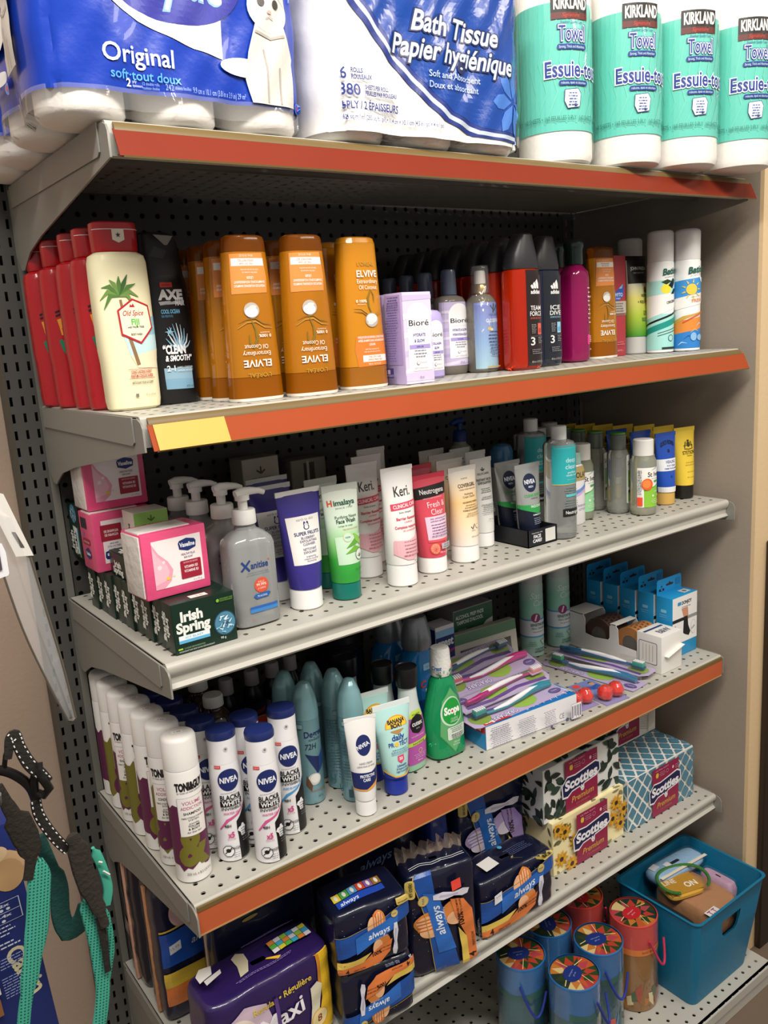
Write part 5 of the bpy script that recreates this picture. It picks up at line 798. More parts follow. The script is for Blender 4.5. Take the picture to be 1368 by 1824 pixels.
def nivea_men():
    g = mat('#b9bbb9', 0.25, metal=0.5, coat=0.4)
    t, L = tube('face_scrub_tube', 'face scrub', 0.138, 0.062, g, mat('#141a2c', 0.35), 0.022, 0.019, crimp=0.007, seam_mat=mat('#c9c9c6', 0.3, metal=0.5))
    f = L.on(0.08); it = [Pg([(-0.034, 0.022), (0.034, 0.022), (0.034, 0.056), (0.008, 0.050), (-0.034, 0.062)], '#141a2c'), Pg([(-0.034, 0.062), (0.008, 0.050), (0.034, 0.056), (0.034, 0.072), (0.012, 0.066), (-0.034, 0.068)], '#2f9a4e'), El(-0.002, 0.105, 0.014, 0.016, '#1b2244'), T('NIVEA', -0.002, 0.1035, 0.0070, '#e6e9f0', 0.023, 0.035), T('MEN', -0.002, 0.0965, 0.0034, '#c8cdda', 0.010, 0.02), T('CLEAR EFFECT', 0.003, 0.0810, 0.0046, '#49b062', 0.042, 0.02), T('CHARCOAL', 0.003, 0.0765, 0.0026, '#39413d', 0.018), T('FACE SCRUB', 0.004, 0.0620, 0.0040, '#e7efe7', 0.026, 0.02), T('GOMMAGE VISAGE', 0.006, 0.0475, 0.0026, '#dfe4ea', 0.026, 0.02)] + para(0.006, 0.042, 0.024, 4, 0.0032, '#9aa3b4', 0.0011, 4, True)
    decal(t, f, it, 0.004); return t
spawn('nivm', nivea_men, (0.107, -0.318, Z3 + 0.002), 'silver and navy face scrub tube at the front of the black tray', 'silver face scrub tubes')
spawn('nivm', None, (0.108, -0.268, Z3 + 0.002), 'silver and navy face scrub tube behind the front one in the black tray', 'silver face scrub tubes')
CLR = mat('#eef2f0', 0.05, trans=0.80, ior=1.33)
def clear_bottle(name, cat, r, hb, h, capmat, capr, caph, bodymat=CLR, n=2.0):
    t = thing(name, '', cat)
    L, o = part(t, 'bottle_body', [(0, r - 0.004, r - 0.004, n), (0.003, r - 0.0005, r - 0.0005, n), (0.010, r, r, n), (hb - 0.006, r, r, n), (hb, r - 0.003, r - 0.003, n), (hb + 0.004, capr + 0.002, capr + 0.002, 2), (h - caph, capr - 0.001, capr - 0.001, 2)], bodymat)
    lathe(t, 'screw_cap', [(h - caph + 0.0003, capr), (h - 0.0015, capr), (h, capr - 0.0015), (h + 0.0002, 0)], capmat); return t, L
def deepclean():
    t, L = clear_bottle('micellar_bottle', 'micellar water', 0.0285, 0.172, 0.200, mat('#dfe2e2', 0.4), 0.0135, 0.024); f = L.on(0.1)
    it = [Rc(-0.030, 0.100, 0.030, 0.168, '#2aa7ad'), Rc(-0.030, 0.0985, 0.030, 0.100, '#c9b06a'), T('deep', 0.006, 0.138, 0.0080, '#cfe9ea', 0.022), T('clean', 0.006, 0.1265, 0.0080, '#cfe9ea', 0.024), T('purifying', 0.008, 0.1185, 0.0036, '#cfe9ea', 0.020, 0.01), T('micellar water', 0.008, 0.1135, 0.0034, '#cfe9ea', 0.026, 0.01), T('eau micellaire', 0.008, 0.1065, 0.0022, '#9fd3d6', 0.022), Rc(-0.006, 0.077, 0.026, 0.0815, '#58c2c6'), Rc(-0.012, 0.042, 0.030, 0.0555, '#1a1a1c'), T('Neutrogena', 0.010, 0.0460, 0.0060, '#e6e6e4', 0.034, 0.01)] + para(0.006, 0.092, 0.03, 3, 0.004, '#6f8486', 0.0014, 3) + para(0.006, 0.071, 0.03, 4, 0.004, '#6f8486', 0.0014, 4)
    decal(t, f, it, 0.003); return t
spawn('deep', deepclean, (0.168, -0.338, Z3), 'tall clear micellar bottle with turquoise panel in front, right of the black tray', rz=-0.25)
spawn('deep', None, (0.231, -0.210, Z3), 'tall clear micellar bottle partly hidden behind the front turquoise one', rz=-0.2)
def olay():
    t = thing('lotion_bottle', 'white and gold lotion bottle with violet waves between two clear bottles', 'lotion')
    L, o = part(t, 'bottle_body', [(0, 0.020, 0.016, 2.4), (0.003, 0.023, 0.018, 2.4), (0.10, 0.023, 0.018, 2.4), (0.112, 0.020, 0.016, 2.2), (0.116, 0.013, 0.013, 2)], mat('#e8e5e8', 0.3)); lathe(t, 'flip_cap', [(0.1162, 0.0155), (0.134, 0.015), (0.137, 0.013), (0.138, 0.0)], mat('#9fc3b6', 0.35))
    decal(t, L.on(0.06), [Rc(-0.03, 0.085, 0.03, 0.112, '#b7a06a'), T('OLAY', 0.004, 0.091, 0.010, '#3b2f1c', 0.030, 0.02), Pg([(-0.03, 0.062), (0.0, 0.070), (0.03, 0.084), (0.03, 0.078), (0.0, 0.063), (-0.03, 0.055)], '#6a8fd0'), Pg([(-0.03, 0.055), (0.0, 0.063), (0.03, 0.078), (0.03, 0.072), (0.0, 0.058), (-0.03, 0.050)], '#c9b0dc'), T('MOISTURE', 0.004, 0.035, 0.004, '#8a6fb0', 0.024), T('LOTION', 0.004, 0.028, 0.004, '#8a6fb0', 0.018)], 0.004); return t
t = olay(); t.location = (0.258, -0.290, Z3)
def stives(kind):
    t, L = clear_bottle('face_toner_bottle', 'face toner', 0.0245, 0.112, 0.147, mat('#e3e1dc', 0.4), 0.0195, 0.031, mat('#d3d4bd' if kind else '#c8cdb4', 0.06, trans=0.65, ior=1.34)); f = L.on(0.06); K = '#26262a'
    G = '#8cc63e' if kind else '#8fcf9a'
    it = [('p', [(-0.027, 0.017), (0.028, 0.017), (0.028, 0.094), (-0.027, 0.094)], '#efeee8'), ('p', [(-0.014, 0.017), (0.028, 0.017), (0.028, 0.060), (0.006, 0.056), (-0.014, 0.050)], G), Pg([(-0.014, 0.052), (0.010, 0.058), (0.028, 0.066), (0.028, 0.062), (0.006, 0.055), (-0.014, 0.048)], '#5aa046'), Ln([(0.0, 0.0885), (0.010, 0.0920), (0.022, 0.0960)], [0.0004, 0.002, 0.0004], '#8fa6b0'), T('St Ives', 0.008, 0.0765, 0.0090, K, 0.030, 0.015), T('FACE CLEANSING', 0.010, 0.0715, 0.0018, '#7f8f83', 0.018), Rr(0.006, 0.0645, 0.024, 0.0690, 0.001, '#4f9f62'), T('cleanse', 0.013, 0.046, 0.0028, '#f0f5e8', 0.014), El(0.004, 0.039, 0.0022, 0.0022, '#e6f0d8', 12), El(0.018, 0.039, 0.0022, 0.0022, '#e6f0d8', 12)] + para(0.010, 0.031, 0.022, 3, 0.0032, '#dbeac2', 0.0011, 4)
    if kind: it += [El(-0.008, 0.062, 0.0105, 0.0115, '#e8642c', 26), El(-0.009, 0.063, 0.0075, 0.008, '#f08a45', 24), Rc(-0.0265, 0.020, -0.0165, 0.037, '#e8512f')] + para(-0.0215, 0.088, 0.008, 16, 0.0030, '#5f5f68', 0.0013, 5)
    else: it += [El(-0.012, 0.058, 0.006, 0.008, '#8a3a6f', 22), El(-0.010, 0.050, 0.004, 0.004, '#b04a6a', 18)]
    decal(t, f, it, 0.003); return t
spawn('sti1', lambda: stives(1), (0.403, -0.340, Z3), 'clear toner bottle with apricot and lime label at the shelf front', rz=-0.3)
spawn('sti0', lambda: stives(0), (0.300, -0.272, Z3), 'clear toner bottle with pale green label and white cap, right of the turquoise bottle', rz=-0.3)
def simple_():
    t, L = clear_bottle('face_toner_bottle', 'face toner', 0.0215, 0.122, 0.156, mat('#7d857c', 0.25, trans=0.4), 0.0155, 0.030, mat('#e6ebe0', 0.05, trans=0.78, ior=1.33)); f = L.on(0.06)
    lathe(t, 'green_cap_top', [(0.1562, 0.0150), (0.159, 0.0145), (0.1595, 0.0)], mat('#4f8f3a', 0.4))
    it = [Rr(0.004, 0.020, 0.032, 0.116, 0.003, '#e4e6e2'), T('Simple', 0.019, 0.096, 0.008, '#3f4a3f', 0.024, 0.015), Rc(0.0085, 0.052, 0.030, 0.085, '#7db43c'), Rc(0.009, 0.040, 0.028, 0.046, '#23281f'), Rc(0.0085, 0.023, 0.030, 0.040, '#8fc24c')]
    decal(t, f, it, 0.003); return t
for k, lab in enumerate(('clear toner bottle with green topped cap beside the apricot one', 'clear toner bottle with green topped cap, second in its row', 'clear toner bottle with green topped cap, third in its row', 'clear toner bottle with green topped cap, rearmost of its row')):
    spawn('simple', simple_, ((0.385, 0.383, 0.390, 0.401)[k], (-0.294, -0.240, -0.190, -0.140)[k], Z3), lab, 'green capped toner bottles', rz=-0.25)
def wc_bottle():
    t, L = clear_bottle('face_toner_bottle', 'face toner', 0.022, 0.130, 0.164, mat('#d5d3ce', 0.4), 0.0175, 0.030, mat('#59635a', 0.1, trans=0.5)); return t
for k in range(3): spawn('wcb', wc_bottle, ((0.254, 0.345, 0.429)[k], (-0.165, -0.120, -0.075)[k], Z3), ('dark bottle with white cap behind the black tray tubes', 'dark bottle with white cap behind the turquoise micellar bottle', 'dark bottle with white cap, rearmost by the pegboard')[k], 'white capped dark bottles')
def roll_on():
    t = thing('roll_on_deodorant', 'translucent blue capped roll-on standing behind the silver scrub tubes', 'deodorant')
    part(t, 'bottle_body', [(0, 0.020, 0.016, 2.4), (0.003, 0.022, 0.018, 2.4), (0.115, 0.023, 0.018, 2.4)], mat('#d8dde2', 0.35)); part(t, 'domed_cap', [(0.1152, 0.0235, 0.0185, 2.3), (0.145, 0.0230, 0.018, 2.3), (0.154, 0.019, 0.015, 2.2), (0.158, 0.010, 0.008, 2)], mat('#4a8fc8', 0.15, trans=0.5)); return t
t = roll_on(); t.location = (0.171, -0.190, Z3)
def goldbond():
    t, L = tube('foot_cream_tube', 'foot cream', 0.146, 0.056, mat('#1f4fb5', 0.3, coat=0.3), mat('#c9a254', 0.35), 0.026, 0.0195, crimp=0.007)
    f = L.on(0.08); K = '#15224a'; it = [T('GOLD BOND', 0.0, 0.1170, 0.0080, K, 0.034, 0.05, 0, 0, 'c', 0.006), El(0, 0.1095, 0.0030, 0.0036, K, 12), Pg([(-0.030, 0.070), (0.030, 0.070), (0.030, 0.094), (-0.030, 0.094)], '#e9ebf0'), T('HEALING', 0.002, 0.0850, 0.0060, '#1f3f8f', 0.024, 0.02), T('FOOT CREAM', 0.002, 0.0785, 0.0034, '#1f3f8f', 0.022, 0.02), T('CRÈME POUR LES PIEDS', 0.002, 0.0730, 0.0030, '#1f3f8f', 0.034, 0.02), El(0.000, 0.058, 0.0022, 0.0026, '#123a8f', 12), Rc(-0.030, 0.0265, 0.030, 0.0375, '#e3e4e2')]
    decal(t, f, it, 0.004); return t
for k in range(3): spawn('gold', goldbond, ((0.503, 0.503, 0.502)[k], (-0.318, -0.258, -0.198)[k], Z3), ('blue foot cream tube on tan cap at the front, left of the yellow tubes', 'blue foot cream tube, second in its row', 'blue foot cream tube, rearmost of its row')[k], 'blue foot cream tubes', rz=-0.15)
def stetson():
    t, L = tube('shave_balm_tube', 'shave balm', 0.148, 0.056, mat('#e8c843', 0.38), mat('#191613', 0.35), 0.028, 0.0200, crimp=0.008)
    f = L.on(0.08); K = '#4d431c'; it = [T('STETSON', 0.003, 0.0930, 0.0068, K, 0.032, 0.02), T('ORIGINAL', 0.003, 0.0885, 0.0024, K, 0.014), El(0.003, 0.1130, 0.0045, 0.0055, K, 12), Ln([(-0.007, 0.106), (-0.003, 0.119)], 0.002, K), Ln([(0.013, 0.106), (0.009, 0.119)], 0.002, K), Ln([(-0.008, 0.1045), (0.003, 0.103), (0.014, 0.1045)], 0.0016, K), Ln([(-0.009, 0.111), (0.015, 0.111)], 0.0012, K), El(0.003, 0.1205, 0.003, 0.002, K, 10), T('AFTER SHAVE BALM', 0.003, 0.0750, 0.0024, '#9a7f2a', 0.024), T('BAUME APRÈS RASAGE', 0.003, 0.0700, 0.0024, '#9a7f2a', 0.026), T('DAILY MOISTURE', 0.003, 0.0560, 0.0022, '#9a7f2a', 0.020), T('88 mL (3.0 fl oz)', 0.003, 0.0450, 0.0022, '#9a7f2a', 0.022)]
    decal(t, f, it, 0.004); return t
STP = [(0.588, -0.312), (0.579, -0.262), (0.572, -0.216), (0.556, -0.172), (0.542, -0.128), (0.533, -0.086), (0.515, -0.046)]
for k, (x, y) in enumerate(STP): spawn('stet', stetson, (min(x, 0.575), y, Z3), 'yellow shave balm tube on black cap, ' + ['frontmost of the yellow row', 'second in the yellow row', 'third in the yellow row', 'fourth in the yellow row', 'fifth in the yellow row', 'sixth in the yellow row', 'rearmost of the yellow row'][k], 'yellow shave balm tubes', rz=-0.2)

# ---------------------------------------------------------------- fourth shelf: sprays, mouthwash, toothbrushes
Z4 = SZ[4] + 0.0005
def brush_area(cx, w, z0, z1, col, seed, rag=0.012, n=18):
    """painted block with ragged top and bottom"""
    R = random.Random(seed); up = [(cx + w / 2 - w * i / n, z1 + R.uniform(-rag, rag) * (1 if i % 2 else -0.3)) for i in range(n + 1)]
    dn = [(cx - w / 2 + w * i / n, z0 + R.uniform(-rag, rag) * 0.6 * (1 if i % 2 else -0.3)) for i in range(n + 1)]
    return ('p', dn + up, col)
def tonic(green):
    t, L = can('shampoo_can', 'shampoo', 0.0240, 0.213, 0.046, mat('#e6e3df', 0.4), mat('#e9e6e2', 0.38), capr=0.0236)
    MA, OL, K = '#5f2448', '#75702a', '#1d1a1c'; a, b = (OL, MA) if green else (MA, OL); f = L.on(0.1)
    it = [brush_area(-0.004, 0.110, 0.026, 0.118, a, 5 + green), T('&', 0.002, 0.030, 0.050, b, 0.046, 0.05), T('TONI&GUY', 0.006, 0.1395, 0.0105, K, 0.042, 0.06), T('50 YEARS OF HAIR EXPERIENCE', 0.006, 0.1350, 0.0022, K, 0.038)]
    it += [Rc(-0.0145, 0.0715, 0.0245, 0.1285, '#9a8f93'), Rc(-0.0140, 0.0720, 0.0240, 0.1280, '#eeeae4'), T('VOLUME', 0.005, 0.1180, 0.0050, '#b5487a', 0.026, 0.01), T('ADDICTION', 0.005, 0.1110, 0.0044, '#b5487a', 0.031, 0.01), T('CONDITIONER' if green else 'SHAMPOO', 0.005, 0.1035, 0.0036, K, 0.025, 0.02), T('FIBRE STRENGTHENING', 0.005, 0.0975, 0.0024, K, 0.031), T('SYSTEM', 0.005, 0.0940, 0.0024, K, 0.014), T('provides', 0.005, 0.0890, 0.0026, K, 0.014, 0, 0.3), T('VOLUME', 0.005, 0.0850, 0.0030, K, 0.016, 0.01), T('& BODY', 0.005, 0.0808, 0.0030, K, 0.016, 0.01), T('for fine hair', 0.005, 0.0762, 0.0028, K, 0.020, 0, 0.3), T('250 mL e 8.5 US fl oz', 0.006, 0.0135, 0.0034, '#3c3339', 0.036)]
    decal(t, f, it, 0.003)
    decal(t, lambda u, v, o: (u, v, 0.2133 + o), [Rc(-0.008, -0.005, 0.008, 0.005, '#f1efec'), T('7.99', 0, -0.002, 0.004, '#6f6a68', 0.009)], name='price_sticker'); return t
TP = [(-0.576, -0.322), (-0.578, -0.269), (-0.580, -0.219), (-0.581, -0.169), (-0.581, -0.119), (-0.580, -0.069), (-0.576, -0.0190)]
TL = ['white hair product can with maroon brushwork at the front left corner', 'white can with olive brushwork, second in the leftmost row', 'white can with maroon brushwork, third in the leftmost row', 'white can with olive brushwork, fourth in the leftmost row', 'white can with maroon brushwork, fifth in the leftmost row', 'white can with olive brushwork, sixth in the leftmost row', 'white can with maroon brushwork, rearmost in the leftmost row']
for k in range(7): spawn('tonic%d' % (k % 2), (lambda: tonic(0)) if k % 2 == 0 else (lambda: tonic(1)), (*TP[k], Z4), TL[k], 'white brushwork hair cans', rz=(-0.24, -0.75, -0.15, -0.12, -0.70, -0.2, -0.1)[k])
def nivea_spray(blue):
    t = thing('deodorant_spray', '', 'deodorant'); Wt = mat('#eeedef', 0.35)
    L, o = part(t, 'can_body', [(0, 0.019, 0.019, 2), (0.002, 0.0220, 0.0220, 2), (0.10, 0.0222, 0.0222, 2), (0.130, 0.0218, 0.0218, 2), (0.1500, 0.0205, 0.0205, 2)], Wt)
    part(t, 'cap_collar', [(0.1503, 0.0206, 0.0206, 2), (0.165, 0.0202, 0.0200, 2), (0.185, 0.0205, 0.0192, 2.1)], Wt)
    part(t, 'press_cap', [(0.1852, 0.0207, 0.0194, 2.1), (0.1925, 0.0210, 0.0196, 2.1), (0.1965, 0.0195, 0.018, 2.1), (0.198, 0.012, 0.011, 2.0)], mat('#1d2a63', 0.35))
    fc = Loft([(0.15, 0.0206, 0.0206, 2), (0.186, 0.0206, 0.0194, 2)]).on(0.17); decal(t, fc, [El(0.004, 0.1725, 0.0032, 0.0036, '#cfcdd0', 18), El(0.004, 0.1725, 0.0016, 0.0018, '#7b7a80', 14)], 0.004, 'spray_nozzle')
    K, NV, A_ = '#151417', '#1f2b66', ('#4f9fd8' if blue else '#d9609a'); f = L.on(0.1); c = 0.004
    it = [('p', [(0.010, 0.003), (0.069, 0.003), (0.069, 0.100), (0.052, 0.098), (0.036, 0.093), (0.024, 0.082), (0.014, 0.068), (0.008, 0.062), (0.008, 0.050), (0.011, 0.046), (0.009, 0.040)], K), Ln([(-0.016, 0.052), (-0.004, 0.066), (0.012, 0.073), (0.026, 0.086)], [0.002, 0.0045, 0.003, 0.0006], A_)]
    it += [El(c, 0.1270, 0.0158, 0.0162, NV, 36), T('NIVEA', c, 0.1235, 0.0078, '#eef0f6', 0.026, 0.035), Rc(-0.016, 0.1450, -0.0060, 0.1495, '#d8403f'), T('0% 0% 0%', -0.011, 0.1463, 0.0018, '#f4dede', 0.008), T('ANTIPERSPIRANT', c - 0.002, 0.1070, 0.0018, '#8b8a90', 0.022), T('BLACK&', c, 0.0975, 0.0072, K, 0.030, 0.02), Rc(c - 0.0155, 0.0875, c + 0.0155, 0.0962, K), T('WHITE', c, 0.0888, 0.0064, '#f2f2f3', 0.026, 0.03), T('INVISIBLE', c, 0.0820, 0.0042, K, 0.029, 0.01), T('PURE BLOSSOM' if blue else 'WATER LILY', c, 0.0755, 0.0032, A_, 0.025, 0.02)]
    it += [T('48H', -0.0045, 0.0555, 0.0042, K, 0.009, 0.02), T('x5', -0.001, 0.0400, 0.0080, '#d84a8f', 0.009, 0.03), T('PROTECTION', -0.001, 0.0360, 0.0022, '#d84a8f', 0.011), Pg([(0.008, 0.048), (0.010, 0.052), (0.014, 0.0530), (0.015, 0.056), (0.018, 0.056), (0.019, 0.053), (0.0215, 0.050), (0.019, 0.044), (0.020, 0.038), (0.013, 0.038), (0.012, 0.044)], '#e9e9eb'),
           ('p', [(-0.007 + 0.0088 * cos(pi / 8 + pi * k / 4), 0.0185 + 0.0092 * sin(pi / 8 + pi * k / 4)) for k in range(8)], K), ('p', [(-0.007 + 0.0078 * cos(pi / 8 + pi * k / 4), 0.0185 + 0.0082 * sin(pi / 8 + pi * k / 4)) for k in range(8)], '#f2f1f2'), El(-0.007, 0.0195, 0.0035, 0.0032, K, 14), Ln([(-0.012, 0.0145), (-0.002, 0.0235)], 0.0014, K), T('DANGER', 0.0092, 0.0205, 0.0040, '#2a2a2e', 0.013, 0.01, 0, 0, 'r')] + para(0.026, 0.048, 0.026, 6, 0.0034, '#6c6b70', 0.0011, 4, True) + para(0.003, 0.016, 0.009, 3, 0.003, '#8b8a90', 0.0009, 5)
    decal(t, f, it, 0.003); return t
NP = [(-0.513, -0.318), (-0.5215, -0.270), (-0.5255, -0.222), (-0.5290, -0.174), (-0.5330, -0.126)]
for k in range(5): spawn('nivw', lambda: nivea_spray(0), (*NP[k], Z4), ['white spray can with navy cap at the front, right of the corner brushwork can', 'white navy capped spray can, second in the left spray row', 'white navy capped spray can, third in the left spray row', 'white navy capped spray can, fourth in the left spray row', 'white navy capped spray can, rearmost in the left spray row'][k], 'navy capped spray cans', rz=-0.38)
spawn('nivw', None, (-0.4735, -0.358, Z4), 'white spray can with navy cap nearest the orange rail, pink stripe', 'navy capped spray cans', rz=-0.38)
spawn('nivb', lambda: nivea_spray(1), (-0.4690, -0.302, Z4), 'white navy capped spray can with blue stripe behind the pink striped front one', 'navy capped spray cans', rz=-0.35)
spawn('nivb', None, (-0.4160, -0.318, Z4), 'white navy capped spray can with blue stripe left of the teal dome topped sprays', 'navy capped spray cans', rz=-0.40)
def degree():
    t = thing('deodorant_spray', '', 'deodorant'); TE = mat('#86b3ba', 0.3, metal=0.25, coat=0.3)
    L, o = part(t, 'can_body', [(0, 0.0185, 0.0185, 2), (0.002, 0.0212, 0.0212, 2), (0.138, 0.0212, 0.0212, 2), (0.143, 0.0208, 0.0208, 2)], mat('#7fa9b3', 0.28, metal=0.35, coat=0.3))
    part(t, 'domed_cap', [(0.1432, 0.0213, 0.0213, 2), (0.160, 0.0208, 0.0205, 2), (0.178, 0.0180, 0.0175, 2), (0.192, 0.0128, 0.0120, 2, 0.001), (0.198, 0.0085, 0.0085, 2, 0.002), (0.200, 0.004, 0.005, 2, 0.002)], TE, sub=4)
    NV, K = '#22305f', '#26343f'; f = L.on(0.08); it = [T('Degree', 0.004, 0.1150, 0.0100, NV, 0.034, 0.02), T('ADVANCED', 0.004, 0.1085, 0.0034, K, 0.022), T('72H', -0.004, 0.0950, 0.0090, K, 0.018, 0.01, 0.15), Pg([(-0.014, 0.088), (0.008, 0.080), (0.008, 0.060), (0.004, 0.052)], NV), Pg([(0.030, 0.100), (0.008, 0.080), (0.008, 0.060), (0.004, 0.052), (0.030, 0.075)], '#2c4a8a'), El(-0.002, 0.044, 0.0105, 0.010, '#d8d6cf', 22), El(-0.001, 0.045, 0.0078, 0.0072, '#f1efe9', 20), Pg([(-0.014, 0.052), (-0.016, 0.036), (-0.008, 0.024), (-0.006, 0.034)], '#6b4a36'), T('COCONUT & HIBISCUS', 0.002, 0.0225, 0.0026, '#b5452f', 0.026), T('107 g', 0.006, 0.0120, 0.003, K)]
    it += [Rr(-0.040, 0.130, -0.014, 0.138, 0.001, '#2f4f5f'), Rr(-0.0396, 0.1304, -0.0144, 0.1376, 0.001, '#8fb6bd')] + para(-0.040, 0.120, 0.026, 9, 0.0048, '#476a76', 0.0018, 6) + para(-0.040, 0.070, 0.026, 7, 0.0048, '#476a76', 0.0018, 7) + [Rc(-0.034, 0.012, -0.028, 0.026, '#2f4f5f'), T('U', -0.045, 0.020, 0.010, '#35707a', 0.008, 0.03)]
    decal(t, f, it, 0.003); return t
DG = [(-0.350, -0.270, -0.1, 'pale teal dome topped spray turned to show its dark navy chevron'), (-0.352, -0.212, 0.3, 'pale teal dome topped spray behind the chevron one'), (-0.300, -0.212, 1.0, 'pale teal dome topped spray, right one of the back pair'), (-0.289, -0.262, 1.1, 'pale teal dome topped spray with its text side out, second from the white hand cream'), (-0.2930, -0.3120, 0.6, 'pale teal dome topped spray right behind the white hand cream tube')]
for x, y, r, lab in DG: spawn('degree', degree, (x, y, Z4), lab, 'dome topped teal sprays', rz=r)
def hand_cream():
    t, L = tube('hand_cream_tube', 'hand cream', 0.158, 0.050, mat('#eeecea', 0.38), mat('#f0efed', 0.4), 0.026, 0.0160, crimp=0.005)
    f = L.on(0.08); NV = '#1f2b66'; it = [El(0.001, 0.1150, 0.0105, 0.0160, NV, 30), T('NIVEA', 0.0012, 0.1150 - 0.003, 0.0060, '#eef0f6', 0.019, 0.03, 0, 0.35), T('HAND CREAM', 0.002, 0.0855, 0.0034, '#6f6e78', 0.020), T('CRÈME POUR LES MAINS', 0.002, 0.0810, 0.0026, '#6f6e78', 0.028), Pg([(-0.024, 0.048), (0.0, 0.046), (0.020, 0.056), (0.024, 0.078), (0.010, 0.072), (-0.024, 0.074)], NV), T('PROTECTIVE', 0.003, 0.0650, 0.0044, '#eef0f6', 0.024, 0.03), T('CARE', 0.001, 0.0590, 0.0044, '#eef0f6', 0.012, 0.03), Pg([(-0.024, 0.048), (0.0, 0.046), (0.020, 0.056), (0.024, 0.068), (0.024, 0.052), (0.012, 0.046), (0.0, 0.0435), (-0.024, 0.0455)], '#e9a548')]
    decal(t, f, it, 0.003); return t
t = spawn('handc', hand_cream, (-0.3075, -0.3600, Z4), 'white hand cream tube with slanted crimp and navy oval, in front of the teal sprays', rz=-0.35)
def banana():
    t, L = tube('sunscreen_tube', 'sunscreen', 0.152, 0.066, mat('#b5e0dc', 0.36, coat=0.2), mat('#20349a', 0.35), 0.030, 0.0190, seam_mat=mat('#e3eceb', 0.4), crimp=0.009)
    f = L.on(0.09); NV = '#1f3f94'; it = [('p', [(0.003 + 0.0185 * cos(a), 0.1120 + 0.0190 * sin(a)) for a in [pi * k / 16 for k in range(17)]], '#e9a13a'), ('p', [(0.003 + 0.0165 * cos(a), 0.1125 + 0.0165 * sin(a)) for a in [pi * k / 16 for k in range(17)]], '#f5cf3f'), T('BANANA', 0.003, 0.1190, 0.0062, '#2b2338', 0.027, 0.05), T('BOAT', 0.003, 0.1120, 0.0062, '#2b2338', 0.019, 0.05), Ln([(-0.008, 0.1075), (0.003, 0.1045), (0.014, 0.1075)], [0.001, 0.0075, 0.001], '#b58a4f'), T('daily', 0.003, 0.0925, 0.0092, NV, 0.022, 0.02), T('PR', -0.0105, 0.0830, 0.0068, NV, 0.009, 0.015), El(-0.0015, 0.0862, 0.0036, 0.0036, '#f5c33f', 20), T('TECT', 0.0120, 0.0830, 0.0068, NV, 0.018, 0.015), Pg([(-0.003, 0.068), (0.009, 0.068), (0.0095, 0.060), (0.003, 0.0545), (-0.0035, 0.060)], '#dc4f73'), T('50', 0.003, 0.0605, 0.0046, '#f6e3e8', 0.007, 0.03), T('Lightweight', 0.004, 0.0500, 0.0038, NV, 0.020, 0.02), T('& fragrance free', 0.004, 0.0455, 0.0032, NV, 0.024, 0.015), T('Léger et non gras', 0.004, 0.0410, 0.0032, NV, 0.026, 0.015)] + para(0.003, 0.0775, 0.034, 3, 0.0030, '#5f8fb0', 0.0011, 4)
    it += [Pg([(-0.030, 0.046), (-0.012, 0.036), (0.010, 0.0365), (0.030, 0.046), (0.030, 0.042), (0.012, 0.0325), (-0.012, 0.0325), (-0.030, 0.042)], '#f0b93f'), Pg([(-0.030, 0.042), (-0.012, 0.0335), (0.012, 0.0335), (0.030, 0.042), (0.030, 0.0312), (-0.030, 0.0312)], '#20349a')]
    decal(t, f, it, 0.003); return t
spawn('banana', banana, (-0.2355, -0.3420, Z4), 'pale aqua sunscreen tube on blue cap at the front, right of the hand cream', 'aqua sunscreen tubes', rz=-0.15)
spawn('banana', None, (-0.2360, -0.2860, Z4), 'pale aqua sunscreen tube hidden behind the front sunscreen', 'aqua sunscreen tubes', rz=-0.15)
